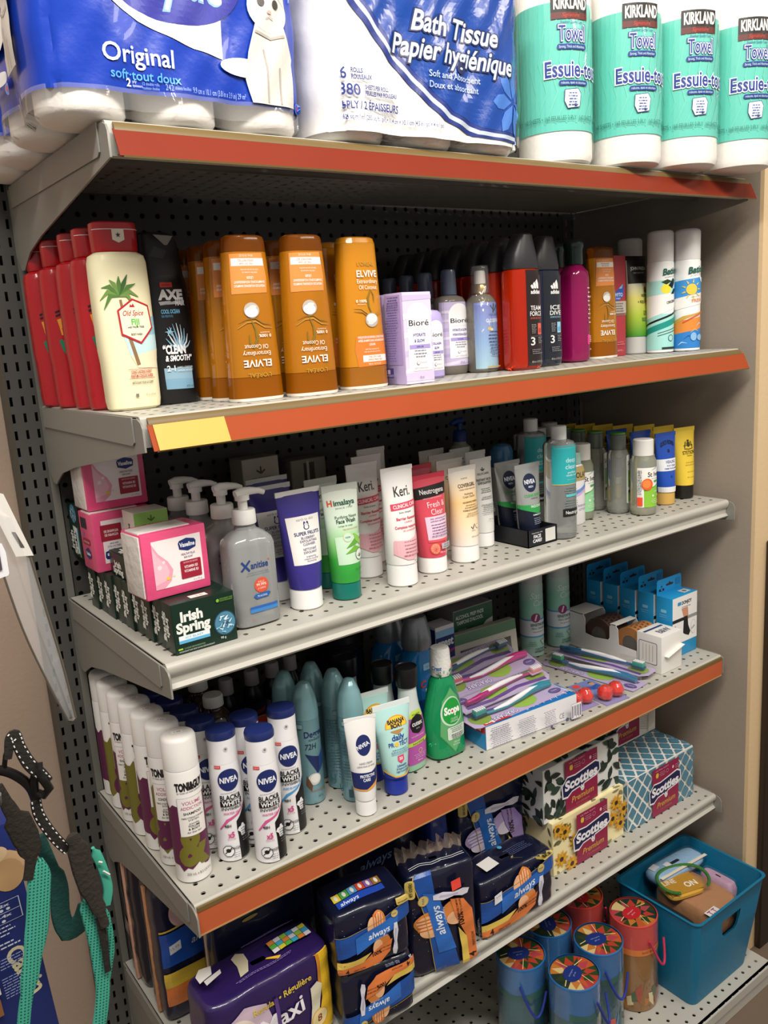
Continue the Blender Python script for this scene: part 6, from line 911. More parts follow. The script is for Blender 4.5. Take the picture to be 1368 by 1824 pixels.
def remover():
    t = thing('nail_polish_remover_bottle', '', 'nail polish remover')
    L, o = part(t, 'bottle_body', [(0, 0.020, 0.014, 2.6), (0.003, 0.0245, 0.0178, 2.6), (0.03, 0.0275, 0.0195, 2.5), (0.06, 0.0275, 0.0195, 2.5), (0.09, 0.0245, 0.0185, 2.4), (0.115, 0.0185, 0.0165, 2.1), (0.140, 0.0155, 0.0155, 2), (0.148, 0.0155, 0.0155, 2)], grad('remover', [(0.0, '#8fc4a3'), (0.07, '#a6cdb4'), (0.115, '#cfd8d6'), (0.15, '#d6dcdc')], 0.25), sub=4)
    lathe(t, 'screw_cap', [(0.1485, 0.0178), (0.150, 0.0182), (0.178, 0.0192), (0.1815, 0.0185), (0.182, 0.0170), (0.1805, 0.0160), (0.1803, 0.0)], mat('#17171a', 0.35))
    f = L.on(0.05); it = [('p', [(-0.024, 0.018), (-0.020, 0.014), (0.020, 0.014), (0.026, 0.022), (0.028, 0.050), (0.025, 0.078), (0.019, 0.100), (0.010, 0.108), (-0.010, 0.108), (-0.019, 0.100), (-0.025, 0.078), (-0.028, 0.050)], '#b455a6'), Pg([(-0.012, 0.1085), (0.012, 0.1085), (0.018, 0.101), (0.020, 0.096), (-0.020, 0.096), (-0.018, 0.101)], '#c3d94f'), T('NON-ACETONE', 0, 0.1005, 0.003, '#33421f', 0.022, 0.02), ('p', [(0.001 + 0.0165 * cos(2 * pi * k / 28) * (1 + 0.03 * cos(8 * 2 * pi * k / 28)), 0.0850 + 0.0165 * sin(2 * pi * k / 28) * (1 + 0.03 * cos(8 * 2 * pi * k / 28))) for k in range(28)], '#17171a'), T('cutex', 0.001, 0.0825, 0.0082, '#ecebee', 0.025, 0.02), T('care', 0.001, 0.0765, 0.003, '#bfbdc4', 0.008), T('nail polish remover', 0.001, 0.0635, 0.0028, '#f1dcee', 0.030), Pg([(-0.026, 0.0540), (0.027, 0.0575), (0.027, 0.0510), (-0.026, 0.0475)], '#c3d94f'), T('nourishing', 0.001, 0.0505, 0.0046, '#3a4a1c', 0.026, 0.015, 0.15, 0.06), El(0.003, 0.0370, 0.0045, 0.0045, '#d8c07a', 18), El(0.003, 0.0370, 0.0036, 0.0036, '#b455a6', 18), T('200 mL', 0.002, 0.0190, 0.003, '#f1dcee', 0.012)] + para(0.002, 0.031, 0.03, 3, 0.003, '#dcaed4', 0.0010, 5)
    decal(t, f, it, 0.003); return t
spawn('cutex', remover, (-0.1720, -0.3020, Z4), 'frosted green bottle with black cap and purple label behind the sunscreen tubes', 'black capped remover bottles', rz=0.1)
spawn('cutex', None, (-0.193, -0.262, Z4), 'black capped frosted bottle, left of the purple labelled one', 'black capped remover bottles', rz=0.1)
spawn('cutex', None, (-0.219, -0.195, Z4), 'black capped frosted bottle, far back behind the teal sprays', 'black capped remover bottles', rz=0.1)
def mouthwash_green():
    t = thing('mouthwash_bottle', 'green mouthwash bottle with white cap left of the toothpaste carton', 'mouthwash'); G = mat('#22b872', 0.06, trans=0.5, ior=1.34, coat=0.4)
    L, o = part(t, 'bottle_body', [(0, 0.030, 0.020, 3), (0.004, 0.0360, 0.0250, 3), (0.012, 0.0370, 0.0255, 2.8), (0.030, 0.0375, 0.0250, 2.4), (0.055, 0.0390, 0.0250, 2.3), (0.085, 0.0350, 0.0235, 2.2), (0.115, 0.0280, 0.0210, 2.2), (0.135, 0.0225, 0.0190, 2.2), (0.142, 0.0185, 0.0170, 2.1), (0.146, 0.0150, 0.0150, 2)], G, sub=3)
    g = grad('scopecap', [(0.146, '#6f8f74'), (0.152, '#cfd8cf'), (0.170, '#dfe3de'), (0.195, '#e6e6e2')])
    part(t, 'fluted_cap', [(0.1462, 0.0175, 0.0175, 2), (0.150, 0.0185, 0.0185, 2), (0.168, 0.0185, 0.0185, 2), (0.172, 0.0175, 0.0175, 2), (0.190, 0.0168, 0.0168, 2), (0.1945, 0.0150, 0.0150, 2), (0.195, 0.006, 0.006, 2)], mat('#e6e6e1', 0.4, bump=0.3, bscale=220), nseg=64)
    fc = Loft([(0.146, 0.0186, 0.0186, 2), (0.195, 0.0186, 0.0186, 2)]).on(0.16); R = random.Random(3); it = []
    for k in range(34): x, z = R.uniform(-0.03, 0.03), R.uniform(0.149, 0.158); it.append(El(x, z, R.uniform(0.0006, 0.0016), R.uniform(0.0008, 0.003), ('#4f7f5f', '#2f5f45', '#8fb59a')[k % 3], 8))
    it += [T('Crest', 0.016, 0.1600, 0.0068, '#d23a34', 0.016, 0.03, 0.2), T('Crest', -0.018, 0.1600, 0.0068, '#3a5fa8', 0.016, 0.03, 0.2)]; decal(t, fc, it, 0.004, 'cap_print')
    f = L.on(0.07); it = [Pg([(-0.024, 0.0450), (0.004, 0.0080), (0.030, 0.0480), (0.022, 0.1080), (0.004, 0.1280), (-0.020, 0.1060)], '#3f8a55'), Pg([(-0.0225, 0.0460), (0.004, 0.0110), (0.0285, 0.0480), (0.021, 0.1070), (0.004, 0.1260), (-0.019, 0.1050)], '#5fa86c'), El(0.002, 0.0850, 0.0240, 0.0260, '#c7dccb', 34), El(0.003, 0.0850, 0.0215, 0.0235, '#1f9a3c', 34), T('Scope', 0.003, 0.0810, 0.0125, '#eef3ee', 0.036, 0.05), El(0.0025, 0.0850, 0.0022, 0.0022, '#d23a34', 14), T('CLASSIC', 0.006, 0.0700, 0.0034, '#d6ead8', 0.016), T('ORIGINAL', 0.006, 0.0655, 0.0034, '#d6ead8', 0.018), Rr(-0.010, 0.0340, 0.028, 0.0570, 0.003, '#d3ddd2'), T('250 mL', 0.008, 0.0270, 0.003, '#dff0df', 0.014), T('8.4 fl oz', 0.007, 0.0225, 0.003, '#dff0df', 0.014)] + para(0.009, 0.0540, 0.030, 3, 0.0030, '#6f8f78', 0.0012, 5) + para(0.009, 0.0425, 0.026, 3, 0.0030, '#5a5f58', 0.0014, 6)
    decal(t, f, it, 0.003); return t
t = mouthwash_green(); t.location = (-0.0985, -0.3020, Z4); t.rotation_euler = (0, 0, -0.05)
def mouthwash_blue():
    t = thing('mouthwash_bottle', '', 'mouthwash'); B = mat('#2294e6', 0.06, trans=0.42, ior=1.34, coat=0.4)
    L, o = part(t, 'bottle_body', [(0, 0.034, 0.024, 3), (0.004, 0.040, 0.030, 3), (0.10, 0.040, 0.030, 3), (0.135, 0.036, 0.028, 2.6), (0.152, 0.028, 0.025, 2.3), (0.158, 0.024, 0.023, 2.1)], B, sub=2)
    part(t, 'dosing_cap', [(0.1582, 0.0255, 0.0255, 2), (0.163, 0.0280, 0.0275, 2), (0.185, 0.0270, 0.0265, 2), (0.205, 0.0225, 0.0220, 2), (0.215, 0.0205, 0.0200, 2), (0.218, 0.0185, 0.018, 2), (0.219, 0.006, 0.006, 2)], mat('#8b8f96', 0.3, metal=0.45))
    fc = Loft([(0.16, 0.028, 0.0275, 2), (0.205, 0.0228, 0.0224, 2)]).on(0.18); decal(t, fc, [T('ALCOHOL', 0.006, 0.1790, 0.0052, '#3d4148', 0.030, 0.02), T('FREE', 0.010, 0.1710, 0.0052, '#3d4148', 0.017, 0.02), El(0.008, 0.192, 0.0034, 0.0034, '#3d4148', 16), El(0.008, 0.192, 0.0026, 0.0026, '#8b8f96', 16)], 0.004, 'cap_print')
    f = L.on(0.07); it = [Rr(-0.014, 0.1230, 0.024, 0.1350, 0.002, '#8fc3e0'), T('ALCOHOL FREE', 0.005, 0.1270, 0.003, '#1f4f8a', 0.024), Pg([(0.002, 0.1150), (0.014, 0.1150), (0.008, 0.1060)], '#cfe4f2'), T('C', -0.016, 0.0930, 0.0115, '#d8403a', None, 0.04, 0.2), T('rest', 0.008, 0.0930, 0.0105, '#e8eef6', 0.026, 0.04, 0.2), T('PRO-HEALTH', 0.006, 0.0840, 0.0050, '#dbe8f4', 0.036, 0.03), T('PRO-SANTÉ', 0.006, 0.0770, 0.0050, '#dbe8f4', 0.034, 0.03), Rc(-0.028, 0.018, 0.034, 0.070, '#123f86'), T('ANTI', 0.002, 0.030, 0.012, '#dbe8f4', 0.030, 0.03)] + para(0.006, 0.0660, 0.034, 4, 0.0040, '#6f9fd0', 0.0013, 5)
    decal(t, f, it, 0.004); return t
spawn('crest', mouthwash_blue, (-0.069, -0.200, Z4), 'blue mouthwash bottle with silver cap behind the green mouthwash', 'blue mouthwash bottles', rz=0.1)
spawn('crest', None, (-0.079, -0.130, Z4), 'blue mouthwash bottle with silver cap, rear one of the two', 'blue mouthwash bottles', rz=0.1)
def peroxide():
    t = thing('brown_bottle', '', 'bottle')
    part(t, 'bottle_body', [(0, 0.028, 0.028, 2), (0.003, 0.034, 0.034, 2), (0.115, 0.034, 0.034, 2), (0.140, 0.031, 0.031, 2), (0.158, 0.022, 0.022, 2), (0.168, 0.0145, 0.0145, 2), (0.172, 0.0140, 0.0140, 2)], mat('#2a120b', 0.15, coat=0.5), sub=3); lathe(t, 'screw_cap', [(0.1722, 0.0160), (0.186, 0.0158), (0.1895, 0.0145), (0.190, 0.0)], mat('#d9d5d2', 0.45)); return t
spawn('perox', peroxide, (-0.465, -0.190, Z4), 'round shouldered dark brown bottle with white cap behind the spray cans', 'dark brown bottles')
spawn('perox', None, (-0.402 - 0.055, -0.115, Z4), 'round shouldered dark brown bottle farther back, mostly in shadow', 'dark brown bottles')
def dark_bottle():
    t = thing('medicine_bottle', '', 'bottle')
    L, o = part(t, 'bottle_body', [(0, 0.016, 0.016, 2), (0.003, 0.0190, 0.0190, 2), (0.118, 0.0190, 0.0190, 2), (0.130, 0.0165, 0.0165, 2), (0.138, 0.0115, 0.0115, 2), (0.142, 0.011, 0.011, 2)], mat('#181a20', 0.25)); lathe(t, 'screw_cap', [(0.1422, 0.0125), (0.166, 0.0120), (0.168, 0.0105), (0.1682, 0.0)], mat('#a5a3a2', 0.45))
    decal(t, L.on(0.06), [Rc(-0.028, 0.02, 0.03, 0.112, '#22243f'), Pg([(-0.01, 0.090), (0.03, 0.098), (0.03, 0.104), (-0.01, 0.098)], '#a03a44'), Pg([(-0.01, 0.070), (0.03, 0.078), (0.03, 0.090), (-0.01, 0.082)], '#6f3f7a'), Rc(-0.024, 0.04, -0.012, 0.105, '#9a9ca6')], 0.004); return t
for k, (px, py) in enumerate(((400, 1190), (447, 1182), (483, 1173), (515, 1166))):
    spawn('darkb', dark_bottle, ((-0.402, -0.351, -0.308, -0.269)[k], -0.085 - 0.005 * (3 - k), Z4), ('dark medicine bottle with grey white cap by the pegboard, leftmost of its row', 'dark medicine bottle with grey white cap, second from the left in its row', 'dark medicine bottle with grey white cap, third from the left in its row', 'dark medicine bottle with grey white cap nearest the teal sprays')[k], 'dark medicine bottles', rz=-0.2)
def small_jar():
    t = thing('balm_bottle', '', 'bottle')
    L, o = part(t, 'bottle_body', [(0, 0.017, 0.017, 2), (0.003, 0.019, 0.019, 2), (0.085, 0.019, 0.019, 2), (0.098, 0.0165, 0.0165, 2), (0.102, 0.015, 0.015, 2)], mat('#16301f', 0.2, coat=0.4)); lathe(t, 'screw_cap', [(0.1022, 0.0165), (0.125, 0.0165), (0.1275, 0.0155), (0.128, 0.0135), (0.1272, 0.0130), (0.1271, 0.0)], mat('#8f8473', 0.45)); lathe(t, 'red_cap_disc', [(0.1272, 0.0128), (0.1278, 0.0125), (0.1279, 0.0)], mat('#d8462c', 0.4)); return t
spawn('balm', small_jar, (-0.387, -0.205, Z4), 'small green bottle with tan cap and red disc on top, behind the spray cans', 'red disc capped bottles')
spawn('balm', None, (-0.418, -0.185, Z4), 'small green bottle with red disc cap beside the brown bottle', 'red disc capped bottles')
t = thing('dark_tub', 'large dark tub with ribbed lid at the back under the middle shelf', 'tub')
part(t, 'tub_body', [(0, 0.036, 0.036, 2), (0.004, 0.042, 0.042, 2), (0.13, 0.042, 0.042, 2), (0.14, 0.039, 0.039, 2)], mat('#17171b', 0.3, coat=0.3)); part(t, 'ribbed_lid', [(0.1402, 0.042, 0.042, 2), (0.146, 0.044, 0.044, 2), (0.149, 0.041, 0.041, 2), (0.153, 0.044, 0.044, 2), (0.156, 0.041, 0.041, 2), (0.160, 0.044, 0.044, 2), (0.172, 0.043, 0.043, 2), (0.175, 0.039, 0.039, 2)], mat('#26252a', 0.3, metal=0.3)); t.location = (-0.132 - 0.01, -0.060, Z4)
def carton(name, label, cat, w, d, h, col, front=None, left=None, top=None, loc=(0, 0, 0), rz=0, group=None, bev=0.0008):
    t = thing(name, label, cat, loc, rz, group); MB().box(-w / 2, w / 2, -d / 2, d / 2, 0, h, mat(col, 0.42), bev).build('carton_body', t)
    for k, it in (('front', front), ('left', left), ('top', top)):
        if it: decal(t, face(k, w, d, h), it, name='printed_' + k)
    return t
carton('toothpaste_carton', 'upright navy and white toothpaste carton behind the green mouthwash', 'carton', 0.048, 0.040, 0.150, '#e3e4e8', [Rc(-0.0235, 0.001, 0.0235, 0.136, '#1c2f70'), Rc(-0.0235, 0.128, 0.0235, 0.142, '#8fc0e6'), T('crest', 0.0, 0.108, 0.016, '#eceef4', 0.042, 0.04), Pg([(-0.0235, 0.09), (0.0235, 0.10), (0.0235, 0.095), (-0.0235, 0.083)], '#b03a6a'), T('whitening', 0, 0.07, 0.006, '#cfd8ea', 0.03)], [Rc(-0.019, 0.001, 0.019, 0.145, '#27408a')], None, (0.053, -0.115, Z4))
R = random.Random(11)
cf = [Rc(-0.1065, 0.0005, 0.1065, 0.0435, '#e9e8ea')]
cf += para(-0.075, 0.036, 0.050, 11, 0.0031, '#8a88a0', 0.0012, 3) + para(-0.020, 0.036, 0.045, 11, 0.0031, '#8a88a0', 0.0012, 4) + para(0.030, 0.036, 0.032, 11, 0.0031, '#8a88a0', 0.0012, 5) + [T('CE', 0.055, 0.016, 0.010, '#6f6a86', 0.012), El(0.068, 0.010, 0.004, 0.004, '#5f5a7a', 16), El(0.030, 0.008, 0.003, 0.003, '#5f5a7a', 16), Rc(0.078, 0.006, 0.1035, 0.036, '#6f5f8f'), Rc(0.0785, 0.0065, 0.103, 0.0355, '#eceaec')]
for k in range(7): cf.append(Rc(0.080 + 0.0032 * k, 0.008 + (k * 7 % 5) * 0.001, 0.080 + 0.0032 * k + (0.0008 if k % 2 else 0.0018), 0.032, '#4a4468'))
ct = [Rc(-0.1065, 0.0005, 0.1065, 0.0565, '#1f6fb8')]
for k in range(30): x = -0.104 + 0.007 * k; ct.append(Ln([(x, R.uniform(0.002, 0.03)), (x + 0.006, R.uniform(0.004, 0.034)), (x + 0.012, R.uniform(0.002, 0.03))], [0.001, R.uniform(0.003, 0.007), 0.001], ('#bfe0f0', '#3f93d0', '#e6f2f8', '#174f96')[k % 4]))
ct = [c for c in ct if c[0] == 'p' or max(p[0] for p in c[1]) < 0.106]
ct += [Pg([(-0.1065, 0.0005), (-0.045, 0.0005), (-0.060, 0.014), (-0.085, 0.020), (-0.1065, 0.022)], '#c9302f'), T('Colgate', -0.086, 0.005, 0.009, '#f2e8e8', 0.036, 0.04)]
carton('toothpaste_carton', 'long blue and white toothpaste carton lying flat under the toothbrush packs', 'carton', 0.214, 0.058, 0.044, '#2f8fc8', cf, [Rc(-0.0285, 0.0005, 0.0285, 0.0435, '#2f93cc'), Pg([(-0.0285, 0.026), (0.0285, 0.030), (0.0285, 0.0435), (-0.0285, 0.0435)], '#c9302f'), T('Colgate', 0.0, 0.0325, 0.007, '#f2e8e8', 0.034, 0.04)], ct, (0.0655, -0.3280, Z4), -0.085)
def toothbrush(ca, cb, cc):
    """carded toothbrush lying face up, long side along x"""
    t = thing('toothbrush_pack', '', 'toothbrush'); LV = mat('#b3a3c6', 0.5)
    mb = MB(); mb.prism([(-0.112, -0.026), (0.100, -0.026), (0.114, -0.012), (0.114, 0.020), (0.104, 0.026), (-0.112, 0.026)], 'z', 0.0, 0.0009, LV); mb.build('backing_card', t)
    F = lambda u, v, o: (u, v, 0.0010 + o)
    it = [El(-0.020, 0.0, 0.030, 0.020, '#8fb43c', 26), El(0.085, 0.0, 0.022, 0.020, '#7d9a35', 24), Ln([(-0.10, -0.014), (-0.04, -0.018), (0.03, -0.010), (0.10, -0.016)], 0.008, '#5b3a86'), El(-0.094, 0.008, 0.014, 0.009, '#3f2f66', 26), El(-0.094, 0.008, 0.0125, 0.0075, '#5f4a8c', 26), T('extra', -0.094, 0.0055, 0.004, '#d8cfe6', 0.014), T('ORACARE', 0.040, 0.0130, 0.0105, '#5b4a86', 0.060, 0.07), T('ORACARE', 0.040, 0.0130, 0.0105, '#dcd4ea', 0.058, 0.02)]
    decal(t, F, it, name='card_print', off0=2e-4)
    A, B, Wm = mat(ca, 0.25, coat=0.3), mat(cb, 0.25), mat('#e9e7ea', 0.3)
    P = [(-0.098, -0.008, 0.007), (-0.075, -0.009, 0.009), (-0.045, -0.006, 0.011), (-0.010, 0.000, 0.010), (0.025, 0.004, 0.008), (0.055, 0.004, 0.0075), (0.075, 0.002, 0.008), (0.098, 0.0, 0.008)]
    mb = MB(); mb.tube(P, [0.0045, 0.0062, 0.0066, 0.0058, 0.0048, 0.0030, 0.0028, 0.0040], A, 12)
    mb.tube([(x, y, z + 0.0028) for x, y, z in P[1:6]], [0.003, 0.0048, 0.0052, 0.0046, 0.0018], Wm, 10)
    mb.tube([(x, y - 0.002, z + 0.0044) for x, y, z in P[0:3]], [0.0034, 0.0046, 0.0030], A, 10); b = mb.build('brush_handle', t)
    mb = MB(); mb.box(0.072, 0.100, -0.0070, 0.0070, 0.0070, 0.0110, B, 0.002); mb.box(0.074, 0.098, -0.0058, 0.0058, 0.0110, 0.0195, mat(cc, 0.6), 0.001)
    for k in range(5): mb.box(0.0755 + 0.0046 * k, 0.0785 + 0.0046 * k, -0.0054, 0.0054, 0.0195, 0.0212, mat('#e6e6ea', 0.6), 0.0004)
    mb.build('brush_head', t)
    mb = MB(); n = 7; L1, L2 = [], []
    for i in range(n + 1): x = -0.106 + 0.213 * i / n; hh = 0.0215 if i > 4 else 0.0165; L1.append((x, hh))
    vs = []; fs = []
    for x, hh in L1: vs += [(x, -0.0165, 0.0011), (x, -0.0140, hh), (x, 0.0125, hh), (x, 0.0155, 0.0011)]
    for i in range(n): fs += [(4 * i + j, 4 * i + 4 + j, 4 * i + 5 + j, 4 * i + 1 + j) for j in range(3)]
    fs += [(0, 1, 2, 3), (4 * n + 3, 4 * n + 2, 4 * n + 1, 4 * n)]
    mb.add(vs, fs, film(haze=0.03, bump=0.15, scale=40, rough=0.05)); mb.build('clear_blister', t); return t
TB = [('#c2307f', '#d8b9c8', '#d9707a', 'toothbrush pack with magenta handle, second from the top of the pile on the toothpaste carton'), ('#1f7f95', '#123f5a', '#2f8f86', 'toothbrush pack with teal handle lying frontmost on the toothpaste carton'), ('#2f5f7f', '#26405f', '#4a6f86', 'toothbrush pack with slate blue head leaning at the back of the pile'), ('#a8286f', '#c9a0b8', '#e09a9a', 'toothbrush pack with magenta head reversed in the pile on the toothpaste carton')]
spawn('tb1', lambda: toothbrush(*TB[1][:3]), (0.052, -0.324, Z4 + 0.0465), TB[1][3], 'carded toothbrushes', rz=pi - 0.02, rx=-0.06)
spawn('tb3', lambda: toothbrush(*TB[3][:3]), (0.062, -0.281, Z4 + 0.060), TB[3][3], 'carded toothbrushes', rz=0.0, rx=0.22)
spawn('tb0', lambda: toothbrush(*TB[0][:3]), (0.075, -0.236, Z4 + 0.074), TB[0][3], 'carded toothbrushes', rz=pi - 0.05, rx=-0.30)
spawn('tb2', lambda: toothbrush(*TB[2][:3]), (0.062, -0.192, Z4 + 0.088), TB[2][3], 'carded toothbrushes', rz=0.05, rx=0.35)
spawn('tb4', lambda: toothbrush('#1f5f86', '#1f4f6f', '#2f9a7f'), (0.384, -0.250, Z4 + 0.012), 'toothbrush pack with teal bristles lying against the white tape carton', 'carded toothbrushes', rz=-pi / 2 + 0.12, ry=0.0)
spawn('tb5', lambda: toothbrush('#2a6f9a', '#1f4f6f', '#3fa06f'), (0.338, -0.262, Z4 + 0.0012), 'toothbrush pack with blue handle lying left of the other one by the tape carton', 'carded toothbrushes', rz=pi / 2 + 0.10)
def red_toy():
    t = thing('blister_pack', '', 'blister pack'); mb = MB(); mb.prism([(-0.030, -0.055), (0.030, -0.055), (0.030, 0.055), (-0.030, 0.055)], 'z', 0, 0.0009, mat('#8f86b8', 0.5)); mb.build('backing_card', t)
    decal(t, lambda u, v, o: (u, v, 0.001 + o), [Rc(-0.029, -0.012, 0.029, 0.054, '#6f7fb5'), Pg([(-0.022, 0.004), (-0.004, 0.014), (0.014, 0.008), (0.026, 0.020), (0.024, 0.030), (0.008, 0.026), (-0.010, 0.034), (-0.024, 0.024)], '#2f4f9f'), El(0.016, 0.036, 0.006, 0.007, '#c98a62', 18), Pg([(0.010, 0.040), (0.016, 0.046), (0.022, 0.040), (0.016, 0.041)], '#3a2a22'), El(-0.018, 0.042, 0.009, 0.008, '#d8463a', 18)], name='card_print', off0=2e-4)
    for sgn in (-1, 1):
        bm = bmesh.new(); bmesh.ops.create_icosphere(bm, subdivisions=2, radius=0.0145)
        RR = random.Random(5 + sgn)
        for v in bm.verts: v.co = Vector((v.co.x * 1.05 + RR.uniform(-.0012, .0012), v.co.y * 1.1 + RR.uniform(-.0012, .0012), max(v.co.z, -0.010) * 1.15 + 0.013))
        MB().bm(bm, mat('#f23a2c', 0.15, trans=0.3, coat=0.6), Matrix.Translation((sgn * 0.0145, -0.034, 0.002))).build('red_charm', t, ang=15)
        part(t, 'clear_dome', [(0.001, 0.0145, 0.0175, 2.6, sgn * 0.0146, -0.034), (0.026, 0.0138, 0.0165, 2.6, sgn * 0.0146, -0.034), (0.0315, 0.0100, 0.012, 2.4, sgn * 0.0146, -0.034)], film(haze=0.02, bump=0.2, scale=50, rough=0.05), cap0=False)
    return t
spawn('redtoy', red_toy, (0.2760, -0.3280, Z4), 'red charms in clear blister domes by the orange rail, right of the toothpaste carton', 'red charm packs', rz=-0.12)
spawn('redtoy', None, (0.2090, -0.3080, Z4), 'red charm blister pack against the end of the toothpaste carton', 'red charm packs', rz=-0.06)
# boxes at the back
GR = '#2f5f45'
cur = [Rc(-0.054, 0.004, 0.054, 0.084, '#e6e4e0'), Rc(-0.054, 0.022, 0.054, 0.084, GR), Pg([(0.024, 0.022), (0.054, 0.022), (0.054, 0.050), (0.036, 0.046), (0.024, 0.036)], '#d8d5d0'), T('ALCOHOL PREP PADS', -0.010, 0.066, 0.0078, '#d6e0d6', 0.078, 0.02), T('TAMPONS D’ALCOOL', -0.010, 0.054, 0.0078, '#d6e0d6', 0.074, 0.02), T('200', -0.044, 0.010, 0.005, '#5f5f5c', 0.012)] + para(-0.032, 0.042, 0.030, 3, 0.004, '#9fb8a6', 0.0014, 4) + para(-0.012, 0.014, 0.04, 2, 0.004, '#8a8a86', 0.0014, 5)
cur2 = [Rc(-0.054, 0.004, 0.054, 0.060, '#e6e4e0'), Rr(-0.030, 0.030, 0.030, 0.052, 0.010, GR), T('CURAD', 0, 0.036, 0.011, '#e6efe6', 0.044, 0.04)]
sid = [Rc(-0.05, 0.002, 0.05, 0.060, '#77767a')] + [Rc(-0.05, 0.006 + 0.008 * k, 0.05, 0.008 + 0.008 * k, '#9a999c') for k in range(7)]
carton('prep_pad_carton', 'white carton with green oval mark, lower one at the back centre', 'carton', 0.110, 0.085, 0.066, '#8f8e92', cur2, [(a[0], [(x * 0.84, y) for x, y in a[1]], a[2]) for a in sid], None, (0.170, -0.050, Z4))
carton('prep_pad_carton', 'white and green prep pad carton stacked on another at the back centre', 'carton', 0.110, 0.085, 0.086, '#8f8e92', cur, [(a[0], [(x * 0.84, y) for x, y in a[1]], a[2]) for a in sid], None, (0.170 - 0.003, -0.050, Z4 + 0.0665))
t = thing('lash_gift_box', 'pale green window box with a face print leaning behind the toothbrushes', 'carton', (0.165, -0.128, Z4 + 0.002), -0.08, None, -0.10); w, d, h = 0.165, 0.020, 0.112
MB().box(-w / 2, w / 2, -d / 2, d / 2, 0, h, mat('#cfcdb9', 0.45), 0.0008).build('carton_body', t)
decal(t, face('front', w, d, h), [Rc(-0.0820, 0.0905, 0.0820, 0.1115, '#5f8a68'), Rc(-0.0820, 0.001, 0.0820, 0.0900, '#d9d6c6'), Rc(-0.066, 0.012, 0.066, 0.078, '#23201c'), Pg([(-0.010, 0.014), (0.030, 0.014), (0.034, 0.056), (0.018, 0.076), (-0.006, 0.070), (-0.014, 0.044)], '#b98a68'), El(0.002, 0.050, 0.005, 0.0022, '#2b211c', 14), El(0.020, 0.052, 0.005, 0.0022, '#2b211c', 14), Pg([(0.004, 0.026), (0.012, 0.030), (0.020, 0.027), (0.012, 0.023)], '#a04a48'), Pg([(0.036, 0.020), (0.062, 0.014), (0.062, 0.074), (0.046, 0.070)], '#3a3a26'), Ln([(0.040, 0.03), (0.050, 0.05), (0.044, 0.07)], 0.002, '#8f8a4a'), Rc(-0.062, 0.020, -0.016, 0.070, '#2f2a26')], name='printed_front')
part(t, 'clear_window', [(0.012, 0.066, 0.0007, 8, 0, -d / 2 - 0.0016), (0.078, 0.066, 0.0007, 8, 0, -d / 2 - 0.0016)], film(haze=0.03, bump=0.2, scale=30))
def satin():
    g = grad('satin', [(0.0, '#b7dcd3'), (0.06, '#a6d4c8'), (0.12, '#8fcfb4'), (0.165, '#b9cdc2'), (0.20, '#b5b9b4')])
    t, L = can('shave_gel_can', 'shave gel', 0.0258, 0.205, 0.040, mat('#b9c0bb', 0.35), g); f = L.on(0.1)
    it = [Rc(-0.06, 0.048, 0.06, 0.086, '#dfe4ea'), Rc(-0.06, 0.084, 0.06, 0.0875, '#5f9fd0'), Rc(-0.06, 0.0455, 0.06, 0.049, '#5f9fd0'), T('Satin', 0.008, 0.134, 0.0135, '#e0eee8', 0.036, 0.0, 0.3), T('Care', 0.012, 0.118, 0.0135, '#e0eee8', 0.030, 0.0, 0.3), El(0.002, 0.0905, 0.0105, 0.0105, '#8f2f66', 26), Ln([(0.000, 0.084), (0.004, 0.098)], 0.0035, '#e6dbe2'), T('SENSITIVE SKIN', 0.010, 0.0715, 0.0062, '#3f6f5a', 0.040, 0.03), T('PEAU SENSIBLE', 0.010, 0.0640, 0.0046, '#7fa894', 0.036, 0.02), T('shave gel gel à raser', 0.010, 0.0575, 0.0026, '#55605c', 0.030), Pg([(0.010, 0.038), (0.028, 0.040), (0.021, 0.024)], '#8f9f98'), Pg([(0.0125, 0.037), (0.0255, 0.0385), (0.0205, 0.0265)], '#c7e2d8'), T('CAUTION', 0.012, 0.0165, 0.0044, '#3f7f5f', 0.026, 0.02), T('ATTENTION', 0.012, 0.0105, 0.0040, '#2f3f38', 0.028, 0.02), Ln([(0.024, 0.108), (0.030, 0.100), (0.034, 0.110)], [0.0006, 0.003, 0.0006], '#d8d44a')] + para(-0.006, 0.034, 0.018, 3, 0.004, '#6fa88f', 0.0016, 3)
    decal(t, f, it, 0.003); return t
spawn('satin', satin, (0.336, -0.095, Z4), 'pale green shave gel can, left one of the pair at the back', 'pale green shave gel cans', rz=-0.5)
spawn('satin', None, (0.419, -0.098, Z4), 'pale green shave gel can, right one beside the blue boxes', 'pale green shave gel cans', rz=-0.5)
